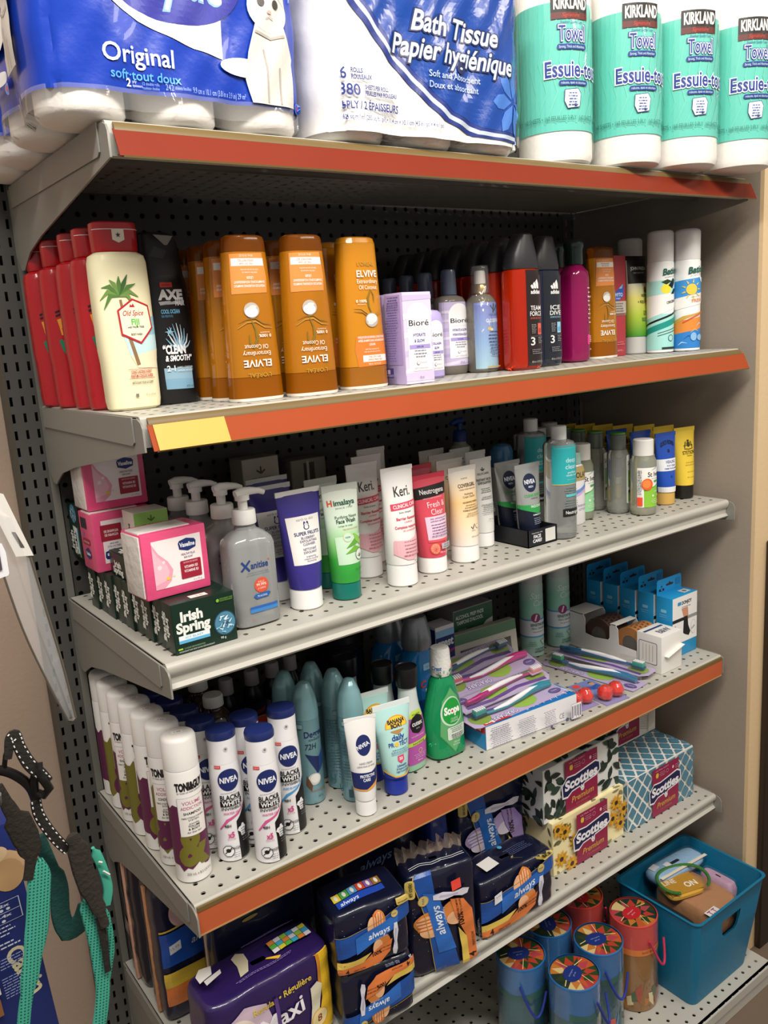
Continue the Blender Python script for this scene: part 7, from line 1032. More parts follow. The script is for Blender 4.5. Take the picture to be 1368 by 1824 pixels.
def donjoy():
    t = thing('ankle_support_box', '', 'carton'); w, d, h = 0.088, 0.040, 0.134; B = '#1f8fc8'
    MB().box(-w / 2, w / 2, -d / 2, d / 2, 0, h, mat('#2292cb', 0.4), 0.0008).build('carton_body', t)
    mb = MB(); y = d / 2 - 0.0012; mb.prism([(-w / 2 + 0.001, h), (w / 2 - 0.001, h), (w / 2 - 0.001, h + 0.028), (w / 2 - 0.005, h + 0.032), (-w / 2 + 0.005, h + 0.032), (-w / 2 + 0.001, h + 0.028)], 'y', y, y + 0.001, mat('#1d8ac6', 0.4)); mb.build('hang_tab', t)
    decal(t, lambda u, v, o: (u, y - o, v), [Pg([(-0.010, h + 0.014), (0.012, h + 0.014), (0.014, h + 0.018), (0.004, h + 0.019), (0.001, h + 0.023), (-0.002, h + 0.019), (-0.012, h + 0.018)], '#2b2622'), Rc(-0.036, h + 0.006, -0.018, h + 0.011, '#14233a'), T('M', -0.027, h + 0.007, 0.003, '#dfe9f2'), El(-0.027, h + 0.016, 0.0022, 0.0022, '#123f6a', 12), Rc(0.022, h + 0.010, 0.038, h + 0.024, '#1673ae')], name='tab_print')
    it = [Rc(-0.0435, 0.030, 0.0435, 0.1335, '#e9e8e6'), Rc(-0.0435, 0.078, 0.0435, 0.0855, '#8f9496'), Rc(-0.0435, 0.078, 0.012, 0.0855, '#1d2026'), Rr(-0.026, 0.114, -0.014, 0.122, 0.002, '#2f8fc8'), T('DONJOY', 0.006, 0.1145, 0.0070, '#2a2d33', 0.036, 0.04), Pg([(-0.012, 0.106), (0.010, 0.106), (0.012, 0.088), (0.008, 0.060), (-0.002, 0.062), (-0.004, 0.084)], '#c98f72'), Pg([(-0.004, 0.086), (0.009, 0.086), (0.012, 0.064), (0.020, 0.048), (0.014, 0.040), (0.000, 0.046), (-0.006, 0.050)], '#1a1a1e'), El(0.030, 0.056, 0.009, 0.016, '#c3c6c8', 24), El(0.030, 0.056, 0.0078, 0.0145, '#e9e8e6', 24), Pg([(0.024, 0.050), (0.036, 0.056), (0.034, 0.060), (0.023, 0.054)], '#a5a9ac'), T('M', -0.036, 0.066, 0.006, '#2a2d33', None, 0.03)] + para(0.004, 0.108, 0.04, 1, 0.004, '#8a8d90', 0.0014, 3)
    decal(t, face('front', w, d, h), it, name='printed_front')
    decal(t, face('left', w, d, h), [Rr(-0.008, 0.100, 0.006, 0.107, 0.002, '#7fc3e6'), Rc(-0.018, 0.001, 0.018, 0.030, '#1a7fb8')] + para(-0.002, 0.094, 0.024, 2, 0.004, '#7fc0e2', 0.0014, 3), name='printed_side')
    decal(t, face('top', w, d, h), [Pg([(0.010, 0.008), (0.034, 0.008), (0.034, 0.026), (0.010, 0.026)], '#c9cccd'), El(0.022, 0.017, 0.006, 0.005, '#6f7478', 16)], name='printed_top'); return t
for k in range(5): spawn('donjoy', donjoy, (0.5565 + 0.001 * (k % 2), -0.311 + 0.0475 * k, Z4), ['blue and white ankle support box with hang tab, frontmost of five', 'blue ankle support box, second in the row of five', 'blue ankle support box, middle of the row of five', 'blue ankle support box, fourth in the row of five', 'blue ankle support box, rearmost of the row of five'][k], 'ankle support boxes')
# white counter carton with two rolls
t = thing('tape_display_carton', 'white open display carton holding two tape rolls beside the blue boxes', 'display carton', (0.4655, -0.236, Z4), 0.0); WC = mat('#e6e3de', 0.45)
b = MB(); w, l = 0.0345, 0.127
b.box(-w, w, -l, -l + 0.060, 0, 0.080, WC, 0.0008)
prof = [(-l + 0.060, 0.0), (l, 0.0), (l, 0.082), (l - 0.050, 0.082), (l - 0.056, 0.074), (l - 0.056, 0.040), (0.045, 0.036), (0.008, 0.040), (0.004, 0.046), (0.004, 0.072), (-0.002, 0.078), (-0.012, 0.078), (-0.018, 0.070), (-0.020, 0.036), (-l + 0.062, 0.034)]
b.prism([(y, z) for y, z in prof], 'x', -w, -w + 0.0012, WC).prism([(y, z) for y, z in prof], 'x', w - 0.0012, w, WC)
b.box(-w, w, -l + 0.06, l, 0, 0.0012, WC).box(-w, w, l - 0.050, l, 0.0808, 0.082, WC).box(-w, w, -0.014, 0.003, 0.0768, 0.078, WC).box(-w, w, l - 0.0012, l, 0, 0.082, WC)
b.build('carton_body', t)
MB().prism([(-w + 0.010, 0.036), (w - 0.004, 0.050), (w - 0.004, 0.0512), (-w + 0.010, 0.0372)], 'y', -l - 0.010, -l - 0.0002, WC).build('torn_flap', t)
F = face('left', 2 * w, 2 * l, 0.08)
decal(t, F, [Rr(0.072, 0.016, 0.117, 0.064, 0.004, '#6f6a78'), Rr(0.0735, 0.0175, 0.1155, 0.0625, 0.003, '#e3e0da'), T('B', -0.116, 0.020, 0.014, '#3a3a44', None, 0.03, 0, pi / 2)] + [Rc(0.082 + 0.008 * k, 0.022, 0.083 + 0.008 * k, 0.058, '#b58f7a') for k in range(4)], name='printed_side')
decal(t, lambda u, v, o: (u, v, 0.080 + o), [Rc(-0.033, -0.086, -0.022 + 0.05, -0.080, '#2a3a6a'), T('B&W', 0.004, -0.112, 0.016, '#6f6a78', 0.036, 0.02)], name='printed_top')
for y, col, lab in ((0.038, '#4a3328', 'dark brown perforated tape roll in the rear window of the white carton'), (-0.045, '#a8703f', 'tan perforated tape roll in the front window of the white carton')):
    q = thing('tape_roll', lab, 'tape roll', (0.4655, -0.236 + y, Z4 + 0.041), 0, 'tape rolls in the white carton'); m_ = mat(col, 0.6)
    n = 40; vs, fs = [], []
    for i in range(n):
        a = 2 * pi * i / n
        for r_, x in ((0.0385, -0.029), (0.0385, 0.029), (0.020, 0.029), (0.020, -0.029)): vs.append((x, r_ * cos(a), r_ * sin(a)))
    for i in range(n):
        j = (i + 1) % n; fs += [(4 * i + k, 4 * j + k, 4 * j + (k + 1) % 4, 4 * i + (k + 1) % 4) for k in range(4)]
    MB().add(vs, fs, m_).build('roll_body', q); it = []
    RR = lambda u, v, o: (v - 0.0, (0.0387 + o) * cos(u / 0.0387), (0.0387 + o) * sin(u / 0.0387))
    for a in range(26):
        for c in range(4): it.append(Rc(a * 0.0093 + (0.0045 if c % 2 else 0), -0.022 + 0.012 * c, a * 0.0093 + 0.0055 + (0.0045 if c % 2 else 0), -0.019 + 0.012 * c, '#2f2019' if col[1] == '4' else '#6f4524'))
    decal(q, RR, it, 0.003, 'perforation')
    mb = MB(); mb.tube([(-0.0285, 0, 0), (0.0285, 0, 0)], 0.0198, mat('#5f5a55', 0.7), 24); mb.build('core', q)

# ---------------------------------------------------------------- fifth shelf: pads and tissue boxes
Z5 = SZ[5] + 0.0005
def softpack(name, cat, w, d, h, col, front=None, top=None, left=None, seam=None, bulge=0.0025, n=8.0, clearseal=False, seed=1):
    """film-wrapped pack: rounded block with crinkles"""
    t = thing(name, '', cat); ph = seed * 1.7
    def wp(v):
        x, y, z = v; q = sin(pi * min(max(z / h, 0), 1)) * bulge
        cr = 0.0007 * sin(95 * x + 60 * z + ph) + 0.0005 * sin(170 * z - 80 * x + 50 * y + ph)
        if y < -d * 0.4: y -= q * (1 - (2 * x / w) ** 2) + cr
        if x < -w * 0.4: x -= q * 0.5 * (1 - (2 * y / d) ** 2) + cr
        if z > h * 0.97: z += cr + 0.002 * (1 - (2 * x / w) ** 2)
        return (x, y, z)
    r = 0.008; a, b = w / 2, d / 2
    ks = [(0, a - r, b - r, n), (0.003, a - 0.003, b - 0.003, n)] + [(0.008 + (h - 0.022) * i / 16, a, b, n) for i in range(17)] + [(h - 0.0045, a - 0.001, b - 0.001, n), (h - 0.0018, a - 0.0025, b - 0.0025, n), (h - 0.0004, a - 0.006, b - 0.006, n)] + [(h, (a - 0.007) * (1 - i / 8), (b - 0.007) * (1 - i / 8), n) for i in range(8)]
    bm_ = mat(col, 0.3, bump=0.35, bscale=45, coat=0.5)
    L, o = part(t, 'pack_body', ks, bm_, nseg=96, warp=wp, cap1=False, ang=60)
    kw = dict(step=(0.006, 0.006), off0=1.3e-3, eps=1.2e-4)
    gl = lambda c: mat(c, 0.3, coat=0.4)
    if front: decal(t, L.on(h * 0.5, warp=wp), front, name='printed_front', mtf=gl, **kw)
    if left:
        f0 = L.on(h * 0.5, warp=wp); u0 = -(a + b) * 0.965; decal(t, lambda u, v, o_: f0(u0 + u, v, o_), left, name='printed_side', mtf=gl, **kw)
    if top:
        def ft(u, v, o_): x, y, z = wp((u, -b + v, h)); return (x, y, z + o_)
        decal(t, ft, top, name='printed_top', mtf=gl, **kw)
    if seam:
        mb = MB(); mb.box(-a - 0.0035, -a + 0.002, -0.004, 0.004, 0.004, h - 0.004, mat(seam, 0.45, bump=0.5, bscale=70), 0.001); mb.build('side_seam', t)
    if clearseal:
        mb = MB(); m_ = film(tint='#f0d9c8', haze=0.25, bump=0.8, scale=60, rough=0.1); N = 40; vs, fs = [], []
        for i in range(N + 1):
            x = -a * 0.96 + 2 * a * 0.96 * i / N; vs += [(x, b * 0.35 + 0.003 * sin(i * 1.1), h - 0.003), (x, b * 0.55 + 0.006 * sin(i * 0.9 + 1), h + 0.012 + 0.003 * sin(i * 1.7)), (x, b * 0.40 + 0.008 * sin(i * 1.2 + 2), h + 0.026 + 0.004 * sin(i * 0.8))]
        for i in range(N): k = 3 * i; fs += [(k, k + 3, k + 4, k + 1), (k + 1, k + 4, k + 5, k + 2)]
        mb.add(vs, fs, m_); mb.build('crimped_seal', t)
    return t
def pad_print(Wd, H, seed=1, tone=0, day=False):
    """printed face of a pad pack in its own upright layout; u from -Wd/2, v from 0"""
    x = lambda q: (q - 0.5) * Wd; y = lambda q: q * H; s = min(Wd / 0.17, H / 0.11); B1, B2, GD = '#1c4f9e', '#2a69bd', '#b59a4c'
    R = random.Random(seed); it = [El(x(R.uniform(0.03, 0.97)), y(R.uniform(0.5, 0.97)), 0.0005, 0.0005, '#aeb6cf', 6) for k in range(26)]
    it += [Pg([(x(0), y(0.30)), (x(0.35), y(0.42)), (x(0.62), y(0.60)), (x(1), y(0.66)), (x(1), y(0.92)), (x(0.62), y(0.78)), (x(0.35), y(0.72)), (x(0), y(0.66))], B1)]
    oc = ('#d9843f', '#efb98c', '#c9662c') if not day else ('#b9a3d2', '#e0d6ea', '#8f7ab5')
    for cx, cy, rx, ry, c in ((0.55, 0.74, 0.10, 0.20, 0), (0.47, 0.70, 0.075, 0.17, 1), (0.56, 0.78, 0.055, 0.13, 1), (0.60, 0.36, 0.10, 0.18, 0), (0.52, 0.34, 0.07, 0.14, 1)): it.append(El(x(cx), y(cy), rx * Wd, ry * H, oc[c], 26))
    it += [Ln([(x(0.49 + 0.03 * k), y(0.62)), (x(0.48 + 0.035 * k), y(0.90))], 0.0016 * s, oc[2]) for k in range(4)]
    it += [Pg([(x(0.22), y(0.36)), (x(0.60), y(0.52)), (x(0.80), y(0.58)), (x(0.84), y(0.80)), (x(0.60), y(0.72)), (x(0.22), y(0.62))], B2), Ln([(x(0.0), y(0.67)), (x(0.35), y(0.73)), (x(0.62), y(0.79)), (x(1.0), y(0.93))], 0.0010 * s, GD)]
    it += [T('always', x(0.55), y(0.545), 0.0135 * s, '#e7ecf4', 0.052 * s, 0.012, 0.30, 0.16), T('MAXI' if day else 'infinity', x(0.58), y(0.495), 0.0038 * s, '#a9c0e2', 0.030 * s, 0, 0, 0.12)]
    it += [Pg([(x(0.0), y(0.05)), (x(0.55), y(0.10)), (x(0.68), y(0.22)), (x(0.72), y(0.42)), (x(0.55), y(0.36)), (x(0.30), y(0.20)), (x(0.0), y(0.24))], '#d9793f' if not day else '#9a84c2'), Pg([(x(0.0), y(0.16)), (x(0.30), y(0.20)), (x(0.42), y(0.32)), (x(0.20), y(0.28)), (x(0.0), y(0.27))], '#dfc05a'), T('4' if not day else '5', x(0.09), y(0.075), 0.0105 * s, '#241c1c', None, 0.03), T('HEAVY FLOW', x(0.25), y(0.09), 0.004 * s, '#5a2a1c', 0.026 * s, 0.01, 0, 0.08), T('100%', x(0.50), y(0.24), 0.0085 * s, '#2b1c1a', 0.022 * s, 0.03, 0, 0.1), T('LEAK FREE COMFORT', x(0.62), y(0.31), 0.0030 * s, '#4a2a1c', 0.028 * s, 0.01, 0, 0.1), T('UP TO 12 HOURS', x(0.62), y(0.26), 0.0030 * s, '#4a2a1c', 0.026 * s, 0.01, 0, 0.1)]
    it += [Pg([(x(0.72), y(0.16)), (x(0.765), y(0.13)), (x(0.785), y(0.22)), (x(0.78), y(0.36)), (x(0.81), y(0.52)), (x(0.80), y(0.66)), (x(0.755), y(0.66)), (x(0.735), y(0.52)), (x(0.745), y(0.36)), (x(0.715), y(0.24))], '#d8d6e2'), Pg([(x(0.745), y(0.30)), (x(0.765), y(0.30)), (x(0.785), y(0.56)), (x(0.765), y(0.58))], '#b9b3cc')]
    it += [El(x(0.775), y(0.80), 0.0085 * s, 0.0085 * s, GD, 24), El(x(0.775), y(0.80), 0.0074 * s, 0.0074 * s, '#cdb876', 24), T('FLEX', x(0.775), y(0.79), 0.003 * s, '#4b3d17', 0.010 * s, 0.01), Rr(x(0.82), y(0.905), x(0.985), y(0.99), 0.004 * s, '#c9b25f'), T('NEW NOUVEAU', x(0.903), y(0.93), 0.0034 * s, '#33290f', 0.022 * s, 0.02), T('36', x(0.05), y(0.015), 0.0040 * s, '#cdd2de', None, 0.01), T('PADS • SERVIETTES', x(0.30), y(0.012), 0.0032 * s, '#8c93aa', 0.034 * s)]
    return it
def rot(it, a, cx, cy):
    """turn a list of prints by a about (cx, cy)"""
    c, s = cos(a), sin(a); f = lambda p: (cx + p[0] * c - p[1] * s, cy + p[0] * s + p[1] * c); out = []
    for q in it:
        if q[0] == 'p': out.append(('p', [f(p) for p in q[1]], q[2]))
        elif q[0] == 'q': out.append(('q', [f(p) for p in q[1]], [f(p) for p in q[2]], q[3]))
        else: x, y = f((q[2], q[3])); out.append(q[:2] + (x, y) + q[4:9] + (q[9] + a,) + q[10:])
    return out
NAVY = '#10142c'
def top_copy(w, d, qr=False):
    it = para(w * 0.18, d * 0.62, w * 0.34, 5, 0.0055, '#5f6a92', 0.0010, 5) + [El(w * 0.02, d * 0.72, 0.0045, 0.0045, '#4f9fd0', 18)]
    if qr: it += [Pg([(-w * 0.34, d * 0.20), (-w * 0.16, d * 0.24), (-w * 0.17, d * 0.60), (-w * 0.35, d * 0.56)], '#ddd9d6')]
    return it
def crate(key, mk, loc, label, rz=0.0): return spawn(key, mk, loc, label, None, rz)
crate('pad_land', lambda: softpack('pad_pack', 'pads', 0.176, 0.075, 0.108, NAVY, pad_print(0.170, 0.112) + [Pg([(-0.064, 0.066), (-0.047, 0.069), (-0.047, 0.087), (-0.064, 0.084)], '#e3e3e6'), T('8.99', -0.0555, 0.078, 0.003, '#8a8a92', 0.010)], top_copy(0.176, 0.075, True), None, None, seed=2), (-0.010, -0.346, Z5), 'navy and blue pad pack with white price sticker, left of the yellow tissue box', -0.05)
def tall_pads():
    w, h = 0.124, 0.190; pr = rot([q for q in pad_print(h, w, 3)], pi / 2, w / 2, h / 2)
    pr = rot(pad_print(h, w, 3), pi / 2, w / 2, h / 2)
    it = pr + [Pg([(0.014, 0.150), (0.031, 0.153), (0.030, 0.170), (0.013, 0.167)], '#e2483a')]
    return softpack('pad_pack', 'pads', w, 0.064, h, NAVY, it, [Ln([(-0.050, 0.020), (-0.03, 0.023), (-0.01, 0.019), (0.01, 0.024), (0.03, 0.021), (0.052, 0.024)], 0.0014, '#cfd2da'), Ln([(-0.050, 0.015), (-0.03, 0.018), (-0.01, 0.014), (0.01, 0.019), (0.03, 0.016), (0.052, 0.019)], 0.0014, '#cfd2da')], None, None, seed=3, clearseal=True)
crate('pad_tall', tall_pads, (-0.1815, -0.3560, Z5), 'navy pad pack standing on end with red sticker and sideways print', -0.26)
def wide_pads(flip):
    w, d, h = 0.122, 0.088, 0.104; pr = pad_print(0.118, h, 4)
    if flip: pr = rot([q for q in pr], pi, 0, h)
    tp = [Pg([(-0.048, 0.014), (-0.006, 0.020), (0.034, 0.026), (0.034, 0.040), (-0.006, 0.035), (-0.048, 0.029)], '#2347a8'), T('always', -0.026, 0.020, 0.0085, '#dfe6f4', 0.032, 0.012, 0.3, 0.1)]
    for k, c in enumerate(('#d8c23f', '#4f9a4a', '#4f8fb5', '#c2452f', '#7f5a9a', '#8f6a2f')): x0 = -0.050 + 0.0142 * k; tp += [Pg([(x0, 0.030 + 0.0018 * k), (x0 + 0.0135, 0.032 + 0.0018 * k), (x0 + 0.0135, 0.049 + 0.0018 * k), (x0, 0.047 + 0.0018 * k)], c), El(x0 + 0.007, 0.040 + 0.0018 * k, 0.0028, 0.006, '#dcd8d2', 14)]
    return softpack('pad_pack', 'pads', w, d, h, NAVY, pr, None if flip else tp, None, None, seed=5 + flip)
crate('pad_low', lambda: wide_pads(1), (-0.3310, -0.3640, Z5), 'lower navy pad pack of the stack of two, printed upside down', -0.20)
crate('pad_up', lambda: wide_pads(0), (-0.3340, -0.3660, Z5 + 0.1075), 'upper navy pad pack of the stack of two, coloured size chart on top', -0.20)
def maxi():
    w, d, h = 0.206, 0.088, 0.148
    fr = [Pg([(-0.104, 0.004), (0.104, 0.004), (0.104, 0.120), (0.03, 0.098), (-0.04, 0.104), (-0.104, 0.112)], '#cfa9a0')] if 0 else []
    fr += [Pg([(-0.102, 0.004), (-0.04, 0.004), (0.000, 0.060), (-0.016, 0.118), (-0.05, 0.128), (-0.102, 0.100)], '#c9b3c4'), El(-0.066, 0.078, 0.034, 0.036, '#e6d7c9', 30), Pg([(0.100, 0.004), (0.060, 0.004), (0.078, 0.070), (0.076, 0.150), (0.100, 0.150)], '#e8bb2f'), Pg([(0.074, 0.150), (0.072, 0.090), (0.060, 0.050), (0.066, 0.050), (0.078, 0.090), (0.080, 0.150)], '#c9862c'),
           Pg([(-0.102, 0.060), (-0.08, 0.086), (-0.054, 0.092), (-0.030, 0.080), (-0.030, 0.050), (-0.07, 0.040), (-0.102, 0.044)], '#d8392f'), T('Life', -0.060, 0.060, 0.018, '#f2e4dc', 0.040, 0.04, 0.1, 0.15), T('Regular • Régulière', 0.012, 0.110, 0.0098, '#dcbf4a', 0.098, 0.02, 0, 0.07), T('Maxi', 0.010, 0.068, 0.027, '#ece9ee', 0.072, 0.02, 0, 0.10), Pg([(0.050, 0.028), (0.062, 0.024), (0.072, 0.060), (0.078, 0.096), (0.070, 0.104), (0.058, 0.098), (0.058, 0.064)], '#d9d3b9'), El(0.070, 0.040, 0.016, 0.016, '#d9a94a', 28), El(0.070, 0.040, 0.014, 0.014, '#efd9a0', 28), T('8', 0.070, 0.034, 0.012, '#8a3f1c', None, 0.02), Pg([(-0.004, 0.118), (0.0, 0.060), (0.006, 0.060), (0.002, 0.118)], '#5a3f86')]
    tp = [Pg([(-0.036, 0.030), (-0.022, 0.032), (-0.012, 0.052), (-0.010, 0.070), (-0.020, 0.078), (-0.030, 0.072), (-0.030, 0.052)], '#c9c0a6')] + para(0.0, 0.024, 0.12, 2, 0.005, '#8a78b5', 0.0011, 3)
    for a in range(6):
        for b in range(3): x0 = 0.024 + 0.011 * a; y0 = 0.034 + 0.009 * b; tp.append(Pg([(x0, y0), (x0 + 0.0105, y0 + 0.001), (x0 + 0.0105, y0 + 0.0095), (x0, y0 + 0.0085)], ('#e8e6ea', '#d8d13f', '#5fb54a', '#3fb0d0', '#e08a3f', '#d8d2dc', '#8fc24a', '#3f9fd0')[(a + 2 * b) % 8]))
    tp += para(0.030, 0.076, 0.10, 6, 0.0030, '#5a4a86', 0.0012, 7) + [Pg([(-0.094, 0.036), (-0.074, 0.042), (-0.068, 0.058), (-0.084, 0.062), (-0.094, 0.052)], '#d9d5d0'), Pg([(-0.088, 0.026), (-0.062, 0.036), (-0.060, 0.044), (-0.088, 0.036)], '#c9c4c2')]
    return softpack('pad_pack', 'pads', w, d, h, '#2a1a52', fr, tp, None, None, seed=8, n=6)
crate('maxi', maxi, (-0.4990, -0.3270, Z5), 'large purple and yellow maxi pad pack at the front left', 0.02)
crate('lilac', lambda: softpack('pad_pack', 'pads', 0.172, 0.070, 0.212, '#141a3a', rot(pad_print(0.205, 0.168, 6, 0, True), pi / 2, 0.084, 0.106), None, None, None, seed=9), (0.0330, -0.2400, Z5), 'lilac and blue maxi pad pack behind the pack with the white sticker', -0.02)
crate('blue_side', lambda: softpack('pad_pack', 'pads', 0.050, 0.110, 0.205, '#1c2f7a', [T('always', 0, 0.120, 0.010, '#b9c6e2', 0.04, 0.01, 0.3, pi / 2)], None, None, None, seed=10), (-0.0930, -0.2100, Z5), 'narrow blue pad pack squeezed left of the lilac one')
crate('navy_back', lambda: softpack('pad_pack', 'pads', 0.190, 0.080, 0.236, '#0f1330', [T('always', 0, 0.15, 0.016, '#6f86b8', 0.07, 0.01, 0.3), Ln([(-0.08, 0.19), (0.0, 0.20), (0.08, 0.195)], 0.0015, '#2f4f9a')], None, None, None, seed=11, clearseal=True), (-0.2300, -0.2150, Z5), 'dark navy pad pack in shadow behind the standing one')
crate('navy_mid', lambda: softpack('pad_pack', 'pads', 0.182, 0.060, 0.205, '#11152f', [T('SERVIETTES • PADS', 0.03, 0.188, 0.004, '#5f6a8c', 0.06), El(-0.03, 0.178, 0.014, 0.003, '#a5924a')], None, None, '#d8b9a0', seed=12), (-0.4480, -0.2350, Z5), 'dark navy pad pack with beige side seam behind the purple maxi pack')
def p1():
    fr = [Pg([(-0.070, 0.100), (0.070, 0.112), (0.070, 0.168), (-0.070, 0.160)], '#1d4ea5'), Ln([(-0.070, 0.164), (0.0, 0.170), (0.070, 0.172)], 0.003, '#c9a83f'), Pg([(-0.070, 0.064), (0.070, 0.070), (0.070, 0.094), (-0.070, 0.090)], '#d6b53f'), Pg([(-0.070, 0.030), (0.070, 0.036), (0.070, 0.070), (-0.070, 0.064)], '#d6783c'), T('4', -0.03, 0.040, 0.014, '#2a1c18', None, 0.03), Pg([(-0.058, 0.122), (-0.040, 0.128), (-0.040, 0.143), (-0.058, 0.137)], '#d6d6da'), T('15.99', -0.049, 0.131, 0.004, '#7a7a82', 0.014, 0, 0, 0.3), El(-0.035, 0.190, 0.018, 0.024, '#c9a5a0', 24), T('always', 0.0, 0.128, 0.012, '#dfe6f2', 0.046, 0.01, 0.3)]
    return softpack('pad_pack', 'pads', 0.146, 0.075, 0.235, '#12162f', fr, None, None, '#c98f66', seed=13)
crate('left_pack', p1, (-0.5270, -0.1550, Z5), 'tall navy and blue pad pack with white price tag at the left shelf edge')
crate('left_back', lambda: softpack('pad_pack', 'pads', 0.150, 0.085, 0.240, '#0d1022', [T('always', 0, 0.14, 0.012, '#6f86b8', 0.05, 0.01, 0.3)], None, [Pg([(-0.030, 0.085), (-0.005, 0.078), (-0.005, 0.102), (-0.030, 0.108)], '#8f7f78')], '#d9a68c', seed=14), (-0.5260, -0.0600, Z5), 'black pad pack with tan side seam, farthest back at the left edge')
# tissue boxes
def scotties_panel(cx, w, h, z0):
    WI, NV = '#8f1f45', '#171c4a'; s = w / 0.085; y = lambda q: z0 + q * h
    it = [Rc(cx - w / 2, z0, cx + w / 2, y(1.0), WI)]
    it += [('p', [(cx + (px) * w, y(pz)) for px, pz in ((-0.60, 0.30), (-0.44, 0.28), (-0.30, 0.36), (-0.06, 0.38), (0.0, 0.28), (0.08, 0.40), (0.46, 0.44), (0.60, 0.52), (0.58, 0.70), (0.44, 0.76), (-0.20, 0.68), (-0.44, 0.70), (-0.62, 0.56))], '#e9e6ea'),
           ('p', [(cx + (px) * w, y(pz)) for px, pz in ((-0.57, 0.33), (-0.44, 0.315), (-0.30, 0.385), (-0.06, 0.405), (0.0, 0.32), (0.08, 0.425), (0.45, 0.465), (0.565, 0.535), (0.55, 0.68), (0.43, 0.73), (-0.20, 0.655), (-0.44, 0.675), (-0.59, 0.55))], NV)]
    it += [T('Scotties', cx - 0.01 * w, y(0.455), 0.0170 * s, '#eceaf0', w * 1.02, 0.045, 0.08, 0.05), El(cx + 0.02 * w, y(0.335), 0.0045 * s, 0.0050 * s, '#e3e0e2', 16), El(cx - 0.01 * w, y(0.385), 0.0018 * s, 0.0030 * s, '#e3e0e2', 10), El(cx + 0.05 * w, y(0.385), 0.0018 * s, 0.0030 * s, '#e3e0e2', 10), El(cx + 0.02 * w, y(0.325), 0.0012 * s, 0.0010 * s, '#4b4550', 8)]
    it += [T('Premium', cx + 0.02 * w, y(0.155), 0.0110 * s, '#cf9f4a', w * 0.70, 0.012, 0.25, 0.03), T('2 PLY 2 ÉPAISSEURS', cx + 0.02 * w, y(0.075), 0.0030 * s, '#b58a5a', w * 0.42), Pg([(cx - 0.36 * w, y(0.80)), (cx - 0.29 * w, y(0.80)), (cx - 0.27 * w, y(0.85)), (cx - 0.29 * w, y(0.90)), (cx - 0.36 * w, y(0.90)), (cx - 0.38 * w, y(0.85))], '#d9b53f'), El(cx + 0.05 * w, y(0.85), 0.0042 * s, 0.0042 * s, '#c98fa5', 18), El(cx + 0.05 * w, y(0.85), 0.0034 * s, 0.0034 * s, WI, 18), El(cx + 0.27 * w, y(0.86), 0.003 * s, 0.0034 * s, '#e0b9c6', 14)] + para(cx - 0.14 * w, y(0.88), w * 0.22, 3, 0.0035 * s, '#c98fa5', 0.0012 * s, 4) + para(cx + 0.40 * w, y(0.88), w * 0.14, 3, 0.0035 * s, '#c98fa5', 0.0012 * s, 5) + [T('ULTRA SOFT', cx - 0.16 * w, y(0.945), 0.0030 * s, '#d9a9b9', w * 0.48)]
    return it
def lattice(w, h, sx=0.033, sz=0.038):
    it = [Rc(-w / 2 + 0.0004, 0.0004, w / 2 - 0.0004, h - 0.0004, '#e4e2dc')]
    nx, nz = int(w / sx) + 2, int(h / sz) + 2
    for i in range(-nx, nx):
        for j in range(0, nz * 2):
            cx, cz = (i + (0.5 if j % 2 else 0)) * sx, j * sz / 2; P = []
            for k in range(16):
                a = 2 * pi * k / 16; r_ = 0.86 + 0.10 * cos(4 * a); P.append((cx + sx * 0.40 * r_ * cos(a) * abs(cos(a)) ** 0.25, cz + sz * 0.40 * r_ * sin(a) * abs(sin(a)) ** 0.25))
            if all(-w / 2 + 0.0006 <= p[0] <= w / 2 - 0.0006 and 0.0006 <= p[1] <= h - 0.0006 for p in P): it.append(('p', P, '#4f8096'))
            else:
                P = [(min(max(p[0], -w / 2 + 0.0006), w / 2 - 0.0006), min(max(p[1], 0.0006), h - 0.0006)) for p in P]
                if max(p[0] for p in P) - min(p[0] for p in P) > 0.003 and max(p[1] for p in P) - min(p[1] for p in P) > 0.003: it.append(('p', P, '#4f8096'))
    return it
def leafy(w, h, bg, col, seed, n=60, flowers=False, big=1.0):
    R = random.Random(seed); it = [Rc(-w / 2 + 0.0004, 0.0004, w / 2 - 0.0004, h - 0.0004, bg)]; cl = lambda p: (min(max(p[0], -w / 2 + 0.0006), w / 2 - 0.0006), min(max(p[1], 0.0006), h - 0.0006))
    for k in range(n):
        x, z, a = R.uniform(-w / 2, w / 2), R.uniform(0, h), R.uniform(0, 6.28); l, b = R.uniform(0.014, 0.022) * big, R.uniform(0.003, 0.0052) * big
        P = [(x - l / 2, z), (x - l / 4, z + b * 0.8), (x, z + b), (x + l / 4, z + b * 0.7), (x + l / 2, z), (x + l / 4, z - b * 0.7), (x, z - b), (x - l / 4, z - b * 0.8)]
        it.append(('p', [cl((x + (p[0] - x) * cos(a) - (p[1] - z) * sin(a), z + (p[0] - x) * sin(a) + (p[1] - z) * cos(a))) for p in P], col[k % len(col)]))
    if flowers:
        for cx, cz in ((-0.085, 0.030), (-0.075, 0.085), (-0.045, 0.055), (0.078, 0.085), (0.090, 0.035), (0.065, 0.055), (-0.098, 0.10), (-0.06, 0.012), (0.098, 0.066)):
            for k in range(9): a = 2 * pi * k / 9 + cx * 50; it.append(Ln([cl((cx, cz)), cl((cx + 0.010 * cos(a), cz + 0.010 * sin(a))), cl((cx + 0.020 * cos(a), cz + 0.019 * sin(a)))], [0.003, 0.0078, 0.001], ('#d9a32c', '#c98f24')[k % 2]))
            it.append(El(cl((cx, cz))[0], cl((cx, cz))[1], 0.0055, 0.005, '#3a2a1c', 14))
    return it
